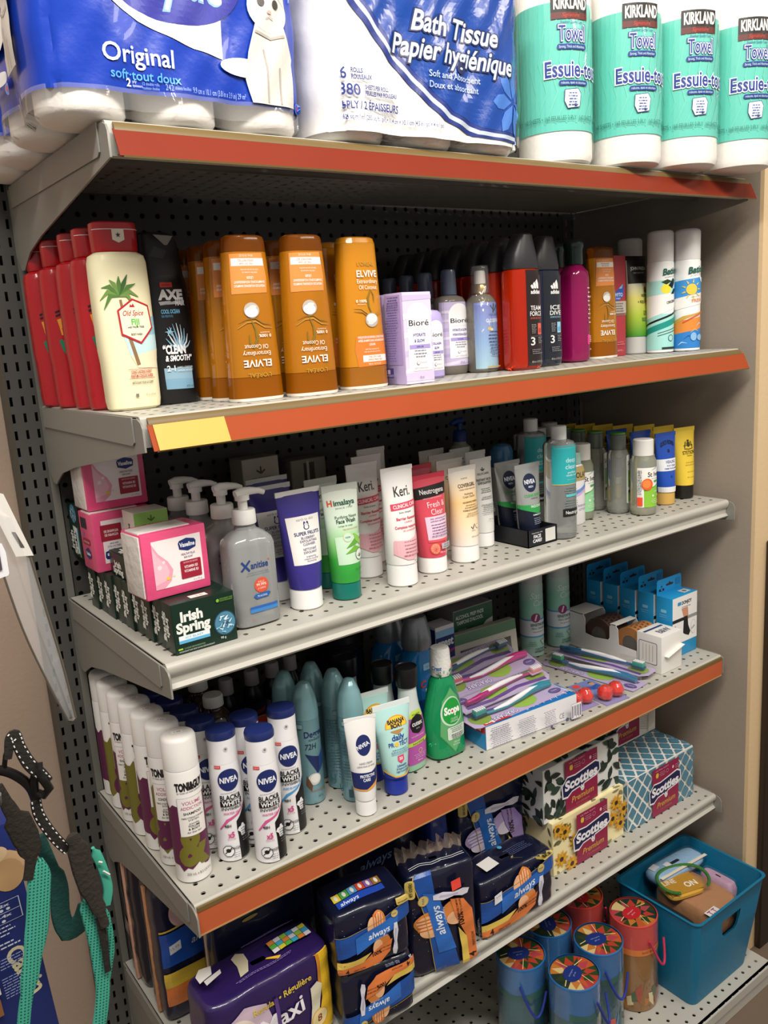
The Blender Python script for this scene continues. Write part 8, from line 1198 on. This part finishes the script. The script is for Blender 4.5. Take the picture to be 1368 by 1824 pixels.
def tissue(w, d, h, fp, lp, tp, pw, ph, pcx=0.0, pz=0.002, body='#e4e2dc'):
    t = thing('tissue_box', '', 'tissues'); MB().box(-w / 2, w / 2, -d / 2, d / 2, 0, h, mat(body, 0.5), 0.0012).build('box_body', t)
    decal(t, face('front', w, d, h), fp + scotties_panel(pcx, pw, ph, pz), name='printed_front')
    if lp: decal(t, face('left', w, d, h), lp, name='printed_end')
    if tp: decal(t, face('top', w, d, h), tp, name='printed_top')
    return t
YL = ('#5f5a44', '#8a8466', '#6f6848')
crate('tis_y', lambda: tissue(0.212, 0.108, 0.112, leafy(0.212, 0.112, '#efe3b0', YL, 3, 34, True), leafy(0.108, 0.112, '#efe3b0', YL, 4, 18), leafy(0.212, 0.108, '#efe3b0', YL, 5, 30), 0.092, 0.108, 0.000, body='#efe3b0'), (0.2300, -0.2860, Z5), 'pale yellow sunflower tissue box at the front, between pads and lattice box', 0.0)
LF = ('#26352f', '#31443a', '#1f2b27')
crate('tis_l', lambda: tissue(0.222, 0.108, 0.112, leafy(0.222, 0.112, '#dfe0dd', LF, 7, 60, False, 1.6), leafy(0.108, 0.112, '#dfe0dd', LF, 8, 30, False, 1.6), leafy(0.222, 0.108, '#dfe0dd', LF, 9, 55, False, 1.6), 0.094, 0.108, -0.006), (0.2230, -0.2760, Z5 + 0.1125), 'white tissue box with dark green leaves stacked on the yellow sunflower box', 0.0)
crate('tis_b', lambda: tissue(0.226, 0.100, 0.116, lattice(0.226, 0.116), lattice(0.100, 0.116), lattice(0.226, 0.100) + [Rc(-0.112, 0.062, -0.055, 0.086, '#8f1f45')], 0.092, 0.110, 0.010), (0.4590, -0.2940, Z5), 'blue lattice tissue box at the right front of its shelf', 0.0)
def lines_box():
    w, d, h = 0.200, 0.100, 0.122; it = [Rc(-w / 2 + 0.0004, 0.0004, w / 2 - 0.0004, h - 0.0004, '#e6e3dc')]
    for a0, sgn in ((0.01, 1), (0.01, -1), (0.066, 1), (0.066, -1)):
        for k in range(9): it.append(Ln([(0.070, a0 + 0.004 * k), (0.070 + sgn * 0.027, a0 + 0.010 + 0.0045 * k)], 0.0009, '#a58a63'))
    it += [Ln([(0.070, 0.004), (0.070, 0.118)], 0.0012, '#8f7448')]
    return tissue(w, d, h, it, None, None, 0.090, 0.110, -0.006, 0.006)
crate('tis_b', None, (0.4640, -0.1860, Z5), 'blue lattice tissue box at the back, under the cream one with leaf lines', 0.0)
crate('tis_w', lines_box, (0.4800, -0.1900, Z5 + 0.1165), 'cream tissue box with fine leaf lines, stacked at the back right', 0.0)

# ---------------------------------------------------------------- bottom deck: gift tubes and bin
Z6 = SZ[6] + 0.0005
def gift_tube(red):
    t = thing('gift_tube', '', 'gift tube'); r, h = 0.0475, 0.200; C1, C2 = ('#c2413a', '#b5352f') if red else ('#27639c', '#2563a3')
    part(t, 'tube_body', [(0, r - 0.002, r - 0.002, 2), (0.002, r, r, 2), (0.132, r, r, 2)], mat('#8a5f2a' if red else '#16505f', 0.25, vary=0.5, vscale=18, coat=0.6))
    L, o = part(t, 'painted_top', [(0.1322, r + 0.0004, r + 0.0004, 2), (h - 0.001, r + 0.0004, r + 0.0004, 2), (h, r - 0.002, r - 0.002, 2)], mat(C1, 0.25, vary=0.3, vscale=22, coat=0.6), cap1=False)
    lathe(t, 'lid_disc', [(h - 0.0045, r - 0.0025), (h - 0.0035, r - 0.0025), (h - 0.0035, 0.0)], mat('#2a3a2c', 0.3, coat=0.5))
    F = lambda u, v, o_: (u, v, h - 0.0034 + o_); R = random.Random(3 if red else 9); it = []; cols = ['#a83a2a', '#b5702f', '#c9b27a', '#24401f', '#1c2f2a', '#a83f4a', '#b5552a', '#2a3820']  # lid colours darkened to stand in for the dim light down here
    rr = r - 0.003
    A = [0.0, 0.35, 1.1, 1.45, 2.1, 2.9, 3.2, 3.9, 4.3, 5.0, 5.6, 2 * pi]
    for k in range(11):
        a0, a1 = A[k], A[k + 1]; it.append(('p', [(0.012 * cos(a0), 0.012 * sin(a0))] + [(rr * cos(a0 + (a1 - a0) * q / 4), rr * sin(a0 + (a1 - a0) * q / 4)) for q in range(5)] + [(0.012 * cos(a1), 0.012 * sin(a1))], cols[(k * 3 + (1 if red else 0)) % 8]))
        am = (a0 + a1) / 2; it.append(Pg([(rr * 0.55 * cos(a0), rr * 0.55 * sin(a0)), (rr * 0.95 * cos(am), rr * 0.95 * sin(am)), (rr * 0.6 * cos(a1), rr * 0.6 * sin(a1)), (rr * 0.4 * cos(am), rr * 0.4 * sin(am))], cols[(k * 5 + 3) % 8]))
    it += [Ln([(-rr * 0.9, 0.004), (0, 0.012), (rr * 0.88, -0.002)], 0.0015, '#e6d29a'), Ln([(-0.01, -rr * 0.9), (0.006, 0), (0.012, rr * 0.9)], 0.0012, '#e6d29a'), El(-0.004, 0.002, 0.022, 0.017, '#b5242c' if red else '#1d2f74', 28), T('bold tangerine', -0.004, 0.004, 0.003, '#d9b9c4' if red else '#8fa0d0', 0.020), T('gift set', -0.004, -0.003, 0.003, '#d9b9c4' if red else '#8fa0d0', 0.012)]
    decal(t, F, it, name='lid_print', off0=1.5e-4)
    f = L.on(0.15); it = []
    if red: it += [Rc(-0.07, 0.133, 0.07, 0.147, '#d9792f'), T('bold tangerine', -0.01, 0.138, 0.006, '#7a2f1c', 0.044, 0.01)]
    else: it += [Pg([(-0.07, 0.133), (0.07, 0.133), (0.07, 0.146), (0.02, 0.150), (-0.03, 0.142), (-0.07, 0.148)], '#1f5a52')]
    decal(t, f, it, 0.004, 'band_print')
    fb = Loft([(0, r, r, 2), (0.132, r, r, 2)]).on(0.06); it = []
    for k in range(16): u = -0.07 + 0.009 * k; it.append(Pg([(u, 0.004 + 0.01 * (k % 4)), (u + 0.012, 0.008 + 0.01 * (k % 3)), (u + 0.010, 0.030 + 0.012 * (k % 5)), (u - 0.002, 0.024 + 0.01 * (k % 4))], ('#b06a24', '#d9c79a', '#3a5a2c', '#a5402a', '#8a5f2a')[k % 5] if red else ('#1d6a6f', '#2a4a2c', '#c9463f', '#3f7fa8', '#16404f')[k % 5]))
    decal(t, fb, it, 0.005, 'body_print')
    CC = '#c22f56' if red else '#26358f'; mb = MB(); P = []
    for i in range(15):
        q = i / 14; P.append((-0.020 + 0.052 * q, -r - 0.002 - 0.014 * sin(pi * q), 0.168 - 0.05 * sin(pi * q) - 0.02 * q))
    mb.tube(P, 0.0024, mat(CC, 0.6), 8); mb.build('cord_handle', t)
    part(t, 'clear_sleeve', [(0.003, r + 0.0012, r + 0.0012, 2), (h - 0.004, r + 0.0012, r + 0.0012, 2)], film(haze=0.02, bump=0.1, scale=30, rough=0.06), cap0=False, cap1=False); return t
GT = [(1, 0.3070, -0.3870, 0.2, 'red topped gift tube with orange band next to the blue bin', 'red topped gift tubes'), (0, 0.1930, -0.3900, -0.5, 'blue topped gift tube between the red one and the frontmost blue one', 'blue topped gift tubes'), (0, 0.0900, -0.4180, 0.8, 'frontmost blue topped gift tube', 'blue topped gift tubes'), (0, 0.0500, -0.3180, -0.9, 'blue topped gift tube behind and left of the frontmost one', 'blue topped gift tubes'), (0, 0.1550, -0.2920, 2.0, 'blue topped gift tube in shadow behind the two front blue ones', 'blue topped gift tubes'), (1, 0.2680, -0.2790, 2.4, 'red topped gift tube in shadow behind the one with the orange band', 'red topped gift tubes')]
for c, x, y, r, lab, g in GT: spawn('gift%d' % c, (lambda: gift_tube(1)) if c else (lambda: gift_tube(0)), (x, y, Z6), lab, g, rz=r * 0.5)
t = thing('storage_bin', 'teal blue plastic bin at the right end of the bottom deck', 'bin', (0.488, -0.398, Z6)); BM = mat('#0f6d92', 0.45, bump=0.15, bscale=200, vary=0.05)
def rim(a, b, r=0.016, n=4):
    P = []
    for cx, cy, q in ((a - r, b - r, 0), (-a + r, b - r, pi / 2), (-a + r, -b + r, pi), (a - r, -b + r, 3 * pi / 2)): P += [(cx + r * cos(q + pi / 2 * i / n), cy + r * sin(q + pi / 2 * i / n)) for i in range(n + 1)]
    return P
mb = MB(); H = 0.200; n_ = 20; vs = []
lev = [(0.001, 0.098, 0.088, -0.020), (0.006, 0.099, 0.089, -0.020), (H * 0.62, 0.1155, 0.0970, -0.007), (H * 0.84, 0.1215, 0.0990, -0.002), (H - 0.006, 0.1245, 0.1005, 0.0), (H, 0.1285, 0.1040, 0.0), (H, 0.1230, 0.0985, 0.0), (H - 0.008, 0.1215, 0.0970, 0.0), (H * 0.84, 0.1185, 0.0960, -0.002), (H * 0.62, 0.1125, 0.0940, -0.007), (0.006, 0.096, 0.086, -0.020)]
for z, a, b, cx in lev: vs += [(cx + x, y, z) for x, y in rim(a, b)]
fs = []
for i in range(len(lev) - 1):
    for j in range(n_):
        if (i == 2 or i == 8) and j == 14: continue          # hand hole in the front wall
        fs.append((i * n_ + j, i * n_ + (j + 1) % n_, (i + 1) * n_ + (j + 1) % n_, (i + 1) * n_ + j))
fs.append(tuple(range(n_))[::-1]); fs.append(tuple(10 * n_ + j for j in range(n_)))
F3, F8 = 2 * n_, 8 * n_
# rebuild the front wall round the hand hole
def fpt(q, w, lv):   # along the front wall, q 0..1 left to right between levels w
    i, j = lv; a0, a1 = vs[i * n_ + 14], vs[i * n_ + 15]; b0, b1 = vs[j * n_ + 14], vs[j * n_ + 15]
    p = [a0[k] + (a1[k] - a0[k]) * q for k in range(3)]; r_ = [b0[k] + (b1[k] - b0[k]) * q for k in range(3)]; return tuple(p[k] + (r_[k] - p[k]) * w for k in range(3))
for lv, flip in (((2, 3), 0), ((9, 8), 1)):
    k = len(vs); Q = (0, 0.32, 0.40, 0.60, 0.68, 1); hole = [fpt(q, w, lv) for q, w in ((0.34, 0.62), (0.37, 0.15), (0.41, 0.0 + 0.02), (0.59, 0.02), (0.63, 0.15), (0.66, 0.62), (0.66, 0.90), (0.34, 0.90))]
    vs += [fpt(0, 0, lv), fpt(1, 0, lv), fpt(1, 1, lv), fpt(0, 1, lv)] + hole
    for f_ in ((k, k + 1, k + 7, k + 6), (k + 1, k + 2, k + 10, k + 9, k + 8, k + 7), (k + 2, k + 3, k + 11, k + 10), (k + 3, k, k + 6, k + 5, k + 4, k + 11)): fs.append(f_ if not flip else f_[::-1])
mb.add(vs, fs, BM); mb.build('bin_body', t, ang=30)
def packet(name, label, cat, w, d, h, col, loc, rz, rx, prints=None, wrap=True, ry=0.0):
    t = thing(name, label, cat, loc, rz, None, rx, ry); ks = [(0, w / 2 - 0.004, d / 2 - 0.004, 5), (h * 0.3, w / 2, d / 2, 5), (h * 0.7, w / 2, d / 2, 5), (h * 0.95, w / 2 - 0.004, d / 2 - 0.004, 5)] + [(h, (w / 2 - 0.007) * (1 - i / 5), (d / 2 - 0.007) * (1 - i / 5), 5) for i in range(5)]
    part(t, 'folded_content', ks, mat(col, 0.7, bump=0.3, bscale=80), nseg=48, cap1=False)
    if prints: decal(t, lambda u, v, o: (u, v, h + 0.0006 + o), prints, name='card_print')
    if wrap: part(t, 'clear_wrap', [(0.0, w / 2, d / 2, 6), (h * 0.5, w / 2 + 0.002, d / 2 + 0.002, 6), (h + 0.0015, w / 2 - 0.002, d / 2 - 0.002, 6), (h + 0.0022, w / 2 - 0.012, d / 2 - 0.012, 6), (h + 0.0024, 0.002, 0.002, 3)], film(haze=0.02, bump=0.45, scale=35, rough=0.06, gloss=0.7), nseg=48, cap0=False)
    return t
BZ = Z6 + 0.008
packet('folded_cloth', 'black folded hosiery against the left wall of the bin', 'hosiery', 0.048, 0.140, 0.150, '#16151a', (0.4020, -0.3950, BZ), 0.0, 0.0, None, False)
packet('hosiery_packet', 'tan hosiery packet lying in the bin under the yellow one', 'hosiery', 0.110, 0.150, 0.060, '#a8774f', (0.5000, -0.4040, BZ + 0.098), 0.0, 0.0, [Rc(-0.055, -0.075, -0.02, -0.055, '#d9d6d8'), T('T.T', -0.038, -0.070, 0.012, '#a0304a', 0.024, 0.03)])
packet('hosiery_packet', 'yellow hosiery packet lettered ON lying on top in the bin', 'hosiery', 0.088, 0.062, 0.014, '#c9971f', (0.4720, -0.3850, BZ + 0.1600), -0.30, 0.0, [Rc(-0.042, -0.028, 0.042, 0.028, '#b5841c'), T('ON', 0.020, -0.014, 0.0155, '#efe9dc', 0.030, 0.025), T('LINE', -0.020, 0.008, 0.013, '#d9cfb5', 0.032, 0.025)])
packet('hosiery_packet', 'light blue packet with white price tags at the back of the bin', 'hosiery', 0.150, 0.056, 0.022, '#8fb5d6', (0.5200, -0.3370, BZ + 0.160), -0.08, -0.05, [Rc(-0.074, -0.030, 0.074, -0.022, '#e3d9c6'), Pg([(-0.030, -0.006), (-0.014, -0.004), (-0.015, 0.010), (-0.031, 0.008)], '#e9e9ea'), Pg([(-0.064, 0.002), (-0.042, 0.006), (-0.044, 0.022), (-0.066, 0.018)], '#dfe3e8')])
packet('hosiery_packet', 'pink and clear crinkled packet at the right end of the bin', 'hosiery', 0.034, 0.080, 0.050, '#b58fa8', (0.5740, -0.4100, BZ + 0.110), 0.0, 0.0, None, True)
t = thing('headband', 'green glitter headband lying on the hosiery in the bin', 'headband', (0.480, -0.3850, BZ + 0.1800), -0.30); mb = MB(); P = [(0.058 * cos(a) * 1.0, 0.046 * sin(a), 0.004 + 0.002 * sin(3 * a)) for a in [pi * (-0.30 + 1.60 * k / 40) for k in range(41)]]
mb.tube(P, 0.0036, mat('#4f8f45', 0.35, metal=0.4, bump=0.9, bscale=700, vary=0.5, vscale=500), 10); mb.build('glitter_band', t)

# ---------------------------------------------------------------- left of the shelving: hanging pet goods
PY = -0.620
def strap(mb, pts, wid, thick, mt, n=12):
    """flat padded band in the plane facing the aisle: centre points, widths, thickness; lens-shaped section"""
    P = [Vector(p) for p in pts]; k0 = len(mb.v); i0 = mb.m(mt)
    for i, p in enumerate(P):
        t = (P[min(i + 1, len(P) - 1)] - P[max(i - 1, 0)]).normalized(); a = t.cross(Vector((0, 1, 0))).normalized(); b = a.cross(t)
        if isinstance(wid, (list, tuple)): q = i / (len(P) - 1) * (len(wid) - 1); j0 = min(int(q), len(wid) - 2); w = wid[j0] + (wid[j0 + 1] - wid[j0]) * (q - j0)
        else: w = wid
        for j in range(n): th = 2 * pi * j / n; mb.v.append(tuple(p + a * (w / 2 * cos(th)) + b * (thick / 2 * math.copysign(abs(sin(th)) ** 0.6, sin(th)))))
    for i in range(len(P) - 1):
        for j in range(n): mb.f.append((k0 + i * n + j, k0 + i * n + (j + 1) % n, k0 + (i + 1) * n + (j + 1) % n, k0 + (i + 1) * n + j)); mb.mi.append(i0)
    mb.f.append(tuple(k0 + j for j in range(n))[::-1]); mb.mi.append(i0); e = k0 + (len(P) - 1) * n; mb.f.append(tuple(e + j for j in range(n))); mb.mi.append(i0)
def smooth(pts, k=5):
    P = [Vector(p) for p in pts]; out = []
    for i in range(len(P) - 1):
        p0, p1, p2, p3 = P[max(i - 1, 0)], P[i], P[i + 1], P[min(i + 2, len(P) - 1)]
        for q in range(k): t = q / k; out.append(0.5 * (2 * p1 + (p2 - p0) * t + (2 * p0 - 5 * p1 + 4 * p2 - p3) * t * t + (3 * p1 - p0 - 3 * p2 + p3) * t ** 3))
    return out + [P[-1]]
def mesh_fabric():
    m = mat('#3fa58c', 0.7).copy(); m.name = 'spacer_mesh'; nt = m.node_tree; N = nt.nodes.new; L = nt.links.new; b = nt.nodes['Principled BSDF']
    tc = N('ShaderNodeTexCoord'); mp = N('ShaderNodeMapping'); mp.inputs['Rotation'].default_value = (0, 0.6, 0); mp.inputs['Scale'].default_value = (1500, 1, 1500)
    sp = N('ShaderNodeSeparateXYZ'); L(tc.outputs['Object'], mp.inputs[0]); L(mp.outputs[0], sp.inputs[0])
    def M(op, a, bb):
        n = N('ShaderNodeMath'); n.operation = op
        for i, v in enumerate((a, bb)):
            if hasattr(v, 'links'): L(v, n.inputs[i])
            else: n.inputs[i].default_value = v
        return n.outputs[0]
    f = M('GREATER_THAN', M('MULTIPLY', M('SINE', sp.outputs['X'], 0), M('SINE', sp.outputs['Z'], 0)), 0.42)
    mx = N('ShaderNodeMix'); mx.data_type = 'RGBA'; mx.inputs['A'].default_value = lin('#3c9c85'); mx.inputs['B'].default_value = lin('#0f4a44'); L(f, mx.inputs['Factor']); L(mx.outputs['Result'], b.inputs['Base Color']); return m
BK = mat('#1c1815', 0.75, bump=0.3, bscale=300); BG = mat('#141312', 0.3); TM = mesh_fabric(); TD = mat('#14443f', 0.85, bump=0.3, bscale=300); WS = mat('#d8d6d2', 0.5)
t = thing('pet_harness', 'black and teal mesh pet harness hanging left of the shelving', 'harness')
def px(l): return smooth(l)
mb = MB(); strap(mb, px([(-0.856, -0.620, 1.117), (-0.839, -0.620, 1.111), (-0.827, -0.620, 1.101), (-0.818, -0.620, 1.087), (-0.815, -0.620, 1.072)]), 0.0085, 0.006, BG); mb.build('plastic_bar', t)
mb = MB(); strap(mb, px([(-0.833, -0.630, 1.123), (-0.829, -0.630, 1.139), (-0.825, -0.630, 1.142), (-0.823, -0.630, 1.131), (-0.818, -0.630, 1.114), (-0.810, -0.630, 1.100), (-0.805, -0.630, 1.091)]), [0.006, 0.009, 0.010, 0.010, 0.011, 0.011, 0.009], 0.0025, BK); h_ = mb.build('handle_loop', t)
def stitches(parent, pts, off, name='reflective_stitching'):
    mb = MB(); P = smooth(pts, 6); acc = 0.0
    for a, b in zip(P, P[1:]):
        acc += (b - a).length
        if acc > 0.0034:
            acc = 0.0; d = (b - a).normalized(); n_ = d.cross(Vector((0, 1, 0)))
            for sg in (-1, 1):
                c = a + n_ * off * sg + Vector((0, -0.0016, 0)); mb.tube([c - d * 0.0009, c + d * 0.0009], 0.0006, WS, 6)
    return mb.build(name, parent)
stitches(h_, [(-0.830, -0.630, 1.139), (-0.825, -0.630, 1.142), (-0.823, -0.630, 1.131), (-0.818, -0.630, 1.115), (-0.810, -0.630, 1.100), (-0.806, -0.630, 1.093)], 0.0036)
mb = MB(); mb.tube([(-0.836, -0.620, 1.110), (-0.833, -0.622, 1.124), (-0.830, -0.630, 1.133)], 0.0022, BG, 8); mb.tube([(-0.812, -0.628, 1.107), (-0.810, -0.632, 1.098), (-0.805, -0.630, 1.085), (-0.809, -0.625, 1.078), (-0.815, -0.622, 1.082), (-0.815, -0.624, 1.093), (-0.812, -0.628, 1.107)], 0.0038, BG, 10); mb.tube([(-0.810, -0.634, 1.113), (-0.811, -0.636, 1.107)], 0.0024, BG, 8); mb.build('slide_buckle', t)
mb = MB(); P = [(-0.816, -0.622, 1.075), (-0.815, -0.620, 1.060), (-0.810, -0.620, 1.044), (-0.803, -0.620, 1.028), (-0.796, -0.620, 1.016)]; strap(mb, px(P), [0.008] + [0.0095] * 20, 0.0025, BK); q = mb.build('webbing_strap', t); stitches(q, P, 0.0034)
mb = MB(); strap(mb, px([(-0.793, -0.625, 1.032), (-0.789, -0.625, 1.018), (-0.787, -0.625, 0.994), (-0.783, -0.625, 0.969), (-0.778, -0.625, 0.946), (-0.776, -0.625, 0.931)]), [0.006] + [0.012] * 4 + [0.019] * 6 + [0.0185] * 5 + [0.0135] * 5 + [0.009] * 6, 0.006, mat('#2a241e', 0.85, bump=0.4, bscale=260)); q = mb.build('shoulder_pad', t)
mb = MB(); strap(mb, px([(-0.773, -0.612, 1.004), (-0.768, -0.612, 0.984), (-0.765, -0.612, 0.959), (-0.769, -0.612, 0.942)]), [0.003] * 2 + [0.009] * 14, 0.004, mat('#3f9f88', 0.8)); mb.build('teal_edging', q)
mb = MB()
for a, b in (((-0.771, -0.617, 0.991), (-0.768, -0.617, 0.989)), ((-0.768, -0.617, 0.980), (-0.763, -0.617, 0.974))): mb.tube([a, b], 0.0009, WS, 6)
mb.build('reflective_stitching', q)
mb = MB(); strap(mb, px([(-0.789, -0.618, 0.960), (-0.787, -0.618, 0.938), (-0.785, -0.618, 0.907), (-0.784, -0.618, 0.870), (-0.789, -0.618, 0.842), (-0.797, -0.618, 0.816)]), [0.004] * 2 + [0.0115] * 14 + [0.0135] * 20, 0.005, TM); mb.build('mesh_strap', t)
mb = MB(); P = [(-0.780, -0.624, 0.941), (-0.779, -0.624, 0.913), (-0.779, -0.624, 0.883)]; strap(mb, px(P), 0.006, 0.002, BK); q = mb.build('webbing_strap', t)
mb = MB(); strap(mb, px([(-0.770, -0.612, 0.938), (-0.769, -0.612, 0.907), (-0.772, -0.612, 0.883), (-0.777, -0.612, 0.865)]), [0.002, 0.005] + [0.0055] * 10 + [0.003] * 8, 0.003, TM); mb.build('mesh_strap', t)
mb = MB(); strap(mb, px([(-0.845, -0.630, 1.102), (-0.839, -0.630, 1.082), (-0.832, -0.630, 1.058), (-0.828, -0.630, 1.033), (-0.833, -0.630, 1.010)]), [0.010] * 6 + [0.012] * 3 + [0.022] * 6 + [0.020] * 3 + [0.010] * 6, 0.006, mat('#221c17', 0.85, bump=0.4, bscale=260)); mb.build('shoulder_pad', t)
mb = MB(); strap(mb, px([(-0.822, -0.630, 1.024), (-0.827, -0.630, 0.994), (-0.833, -0.630, 0.963), (-0.844, -0.630, 0.924), (-0.853, -0.630, 0.894), (-0.860, -0.630, 0.864)]), [0.006, 0.010, 0.014] + [0.0200] * 12 + [0.016] * 6 + [0.0115] * 10, 0.006, TM); mb.build('mesh_strap', t)
mb = MB(); strap(mb, px([(-0.815, -0.600, 1.028), (-0.810, -0.600, 1.003), (-0.805, -0.600, 0.972), (-0.807, -0.600, 0.944), (-0.803, -0.600, 0.926), (-0.790, -0.600, 0.929), (-0.782, -0.600, 0.943)]), [0.012] * 8 + [0.017] * 12 + [0.022] * 5 + [0.020] * 6, 0.005, TD); mb.build('lining_loop', t)
def hook(label, x, z):
    t = thing('display_hook', label, 'hook', (x, 0, z)); mb = MB(); mb.tube([(0, 0.048, 0), (0, -0.67, 0), (0, -0.685, 0.006), (0, -0.69, 0.016)], 0.003, mat('#8a8a88', 0.3, metal=0.8), 8); mb.build('hook_wire', t); MB().box(-0.012, 0.012, 0.044, 0.0499, -0.02, 0.02, mat('#8a8a88', 0.3, metal=0.8), 0.001).build('back_plate', t)
_h = (-0.854, -0.620, 1.117); hook('steel display hook carrying the pet harness, left of the shelving', _h[0], _h[2] - 0.0078)
# boxed pet product
_b = (-0.830, -0.560, 1.031); t = thing('pet_product_box', 'dark blue pet product box with dog picture behind the harness', 'carton'); w, d, h = 0.115, 0.045, 0.36
BX = mat('#1c2a66', 0.4); MB().box(-w / 2, w / 2, -d / 2, d / 2, 0, h, BX, 0.001).build('carton_body', t)
F = face('front', w, d, h); Wt = '#c9cfe0'
it = [El(0.036, 0.272, 0.026, 0.034, '#c9a67f', 28), El(0.030, 0.300, 0.020, 0.018, '#d6b892', 24), El(0.046, 0.256, 0.014, 0.030, '#b8936a', 22), El(0.018, 0.286, 0.012, 0.008, '#7a2f2a', 16), Pg([(-0.05, 0.20), (0.022, 0.20), (0.022, 0.226), (-0.05, 0.226)], '#c9452f'), Rc(0.016, 0.172, 0.050, 0.212, Wt), Rc(0.0168, 0.1728, 0.0492, 0.2112, '#1c2a66'), Rc(0.016, 0.1915, 0.050, 0.1923, Wt), Rc(-0.05, 0.172, 0.014, 0.212, '#c9b48a'), T('1-2x', 0.033, 0.203, 0.005, Wt, 0.016, 0.03), T('3-4x', 0.033, 0.1835, 0.005, Wt, 0.016, 0.03)]
for k in range(3): it.append(El(0.027 + 0.006 * k, 0.1975, 0.0018, 0.0026, Wt, 12))
it += [El(0.033, 0.1775, 0.0018, 0.0026, Wt, 12)] + para(0.024, 0.166, 0.050, 3, 0.0065, Wt, 0.0022, 3, True) + para(0.024, 0.138, 0.050, 2, 0.0065, Wt, 0.0026, 4, True) + [Rc(-0.05, 0.092, 0.012, 0.120, '#d9792f'), Rc(-0.02, 0.092, 0.012, 0.108, '#c9302f'), Rc(-0.045, 0.052, 0.016, 0.086, '#d6d2ca'), El(-0.004, 0.068, 0.016, 0.012, '#5a4a40', 22), Rc(-0.045, 0.012, 0.014, 0.044, '#8a5a3a')] + para(0.034, 0.112, 0.034, 4, 0.0052, '#8f9cc6', 0.0018, 5, True) + para(0.036, 0.078, 0.034, 8, 0.0048, '#8f9cc6', 0.0016, 6, True) + [T('Cantin', 0.047, 0.028, 0.013, '#cfc7a0', 0.052, 0.03, 0, pi / 2)]
it = [q for q in it if not (q[0] == 't' and q[1] == 'Cantin')]
FS = lambda u, v, o: F(u, 0.318 + (v - 0.272) * 0.55, o)
decal(t, FS, it, name='printed_front'); decal(t, F, [T('Cantin', 0.034, 0.205, 0.016, '#cfc7a0', 0.058, 0.03, 0, -pi / 2 + 0.25), Rc(-0.05, 0.02, 0.02, 0.13, '#24357f')], name='brand_print')
_a = -0.055; t.rotation_euler = (0, _a, 0); t.location = (_b[0] - (w / 2 * cos(_a) + h * sin(_a)), -0.5375, _b[2] - (-w / 2 * sin(_a) + h * cos(_a)))
hook('steel display hook holding the dark blue pet box', _b[0] - 0.06, _b[2] - 0.012)
# clear sign sleeve
t = thing('sign_sleeve', 'clear plastic sign sleeve with white label, angled beside the left upright', 'sign sleeve')
mb = MB(); A = [(-0.808, -0.550, 1.335), (-0.801, -0.550, 1.278), (-0.790, -0.550, 1.206), (-0.775, -0.550, 1.146), (-0.763, -0.550, 1.106)]; B = [(-0.780, -0.550, 1.305), (-0.774, -0.550, 1.272), (-0.767, -0.550, 1.216), (-0.760, -0.550, 1.159), (-0.756, -0.550, 1.106)]
m_ = film(haze=0.14, bump=0.15, scale=12, rough=0.08, gloss=1.2); A = smooth(A, 4); B = smooth(B, 4); vs = []
for a, b in zip(A, B):
    c = (a + b) / 2; vs += [a, c + Vector((0, -0.006, 0)), b, c + Vector((0, 0.006, 0))]
fs = [(4 * i + k, 4 * i + (k + 1) % 4, 4 * i + 4 + (k + 1) % 4, 4 * i + 4 + k) for i in range(len(A) - 1) for k in range(4)]
mb.add(vs, fs, m_); mb.build('clear_sleeve', t)
mb = MB(); E_ = mat('#6f675c', 0.15, trans=0.4); mb.tube(A, 0.0011, E_, 6); mb.tube(B, 0.0014, E_, 6); mb.tube([A[-1], (A[-1] + B[-1]) / 2 + Vector((0, 0, -0.002)), B[-1]], 0.0016, E_, 6); mb.build('welded_edge', t)
pa, pb, pc, pd = Vector((-0.805, -0.552, 1.340)), Vector((-0.788, -0.552, 1.332)), Vector((-0.771, -0.552, 1.272)), Vector((-0.786, -0.552, 1.274))
MB().add([pa, pb, pc, pd] + [q + Vector((0, 0.0008, 0)) for q in (pa, pb, pc, pd)], [(3, 2, 1, 0), (4, 5, 6, 7), (0, 1, 5, 4), (1, 2, 6, 5), (2, 3, 7, 6), (3, 0, 4, 7)], mat('#d5d1cb', 0.5)).build('paper_insert', t)
mb = MB(); qa = [pa + (pb - pa) * u + ((pd - pa) + ((pc - pb) - (pd - pa)) * u) * v + Vector((0, -0.0006, 0)) for u, v in ((0.42, 0.62), (0.62, 0.62), (0.72, 0.86), (0.50, 0.86))]; mb.add(qa, [(3, 2, 1, 0)], ink('#4f4a48')); mb.build('bar_code', t)
pr = [Vector((-0.819, -0.600, 1.302)), Vector((-0.805, -0.600, 1.298)), Vector((-0.803, -0.600, 1.290)), Vector((-0.803, -0.600, 1.272)), Vector((-0.804, -0.600, 1.270)), Vector((-0.824, -0.600, 1.267))]
t = thing('hang_tag', 'white rounded product tag at the left edge over the clear sleeve', 'tag'); n_ = len(pr); MB().add(pr + [q + Vector((0, 0.0012, 0)) for q in pr], [tuple(range(n_))[::-1], tuple(range(n_, 2 * n_))] + [(i, (i + 1) % n_, n_ + (i + 1) % n_, n_ + i) for i in range(n_)], mat('#e3e2e6', 0.4)).build('tag_card', t)
pr2 = [Vector((-0.820, -0.601, 1.298)), Vector((-0.808, -0.601, 1.295)), Vector((-0.808, -0.601, 1.276)), Vector((-0.823, -0.601, 1.274))]; MB().add(pr2, [(3, 2, 1, 0)], ink('#4a4650')).build('tag_print', t)
_s = (-0.836, -0.550, 1.355); hook('steel display hook holding the clear sign sleeve and white tag', _s[0], _s[2] - 0.002)
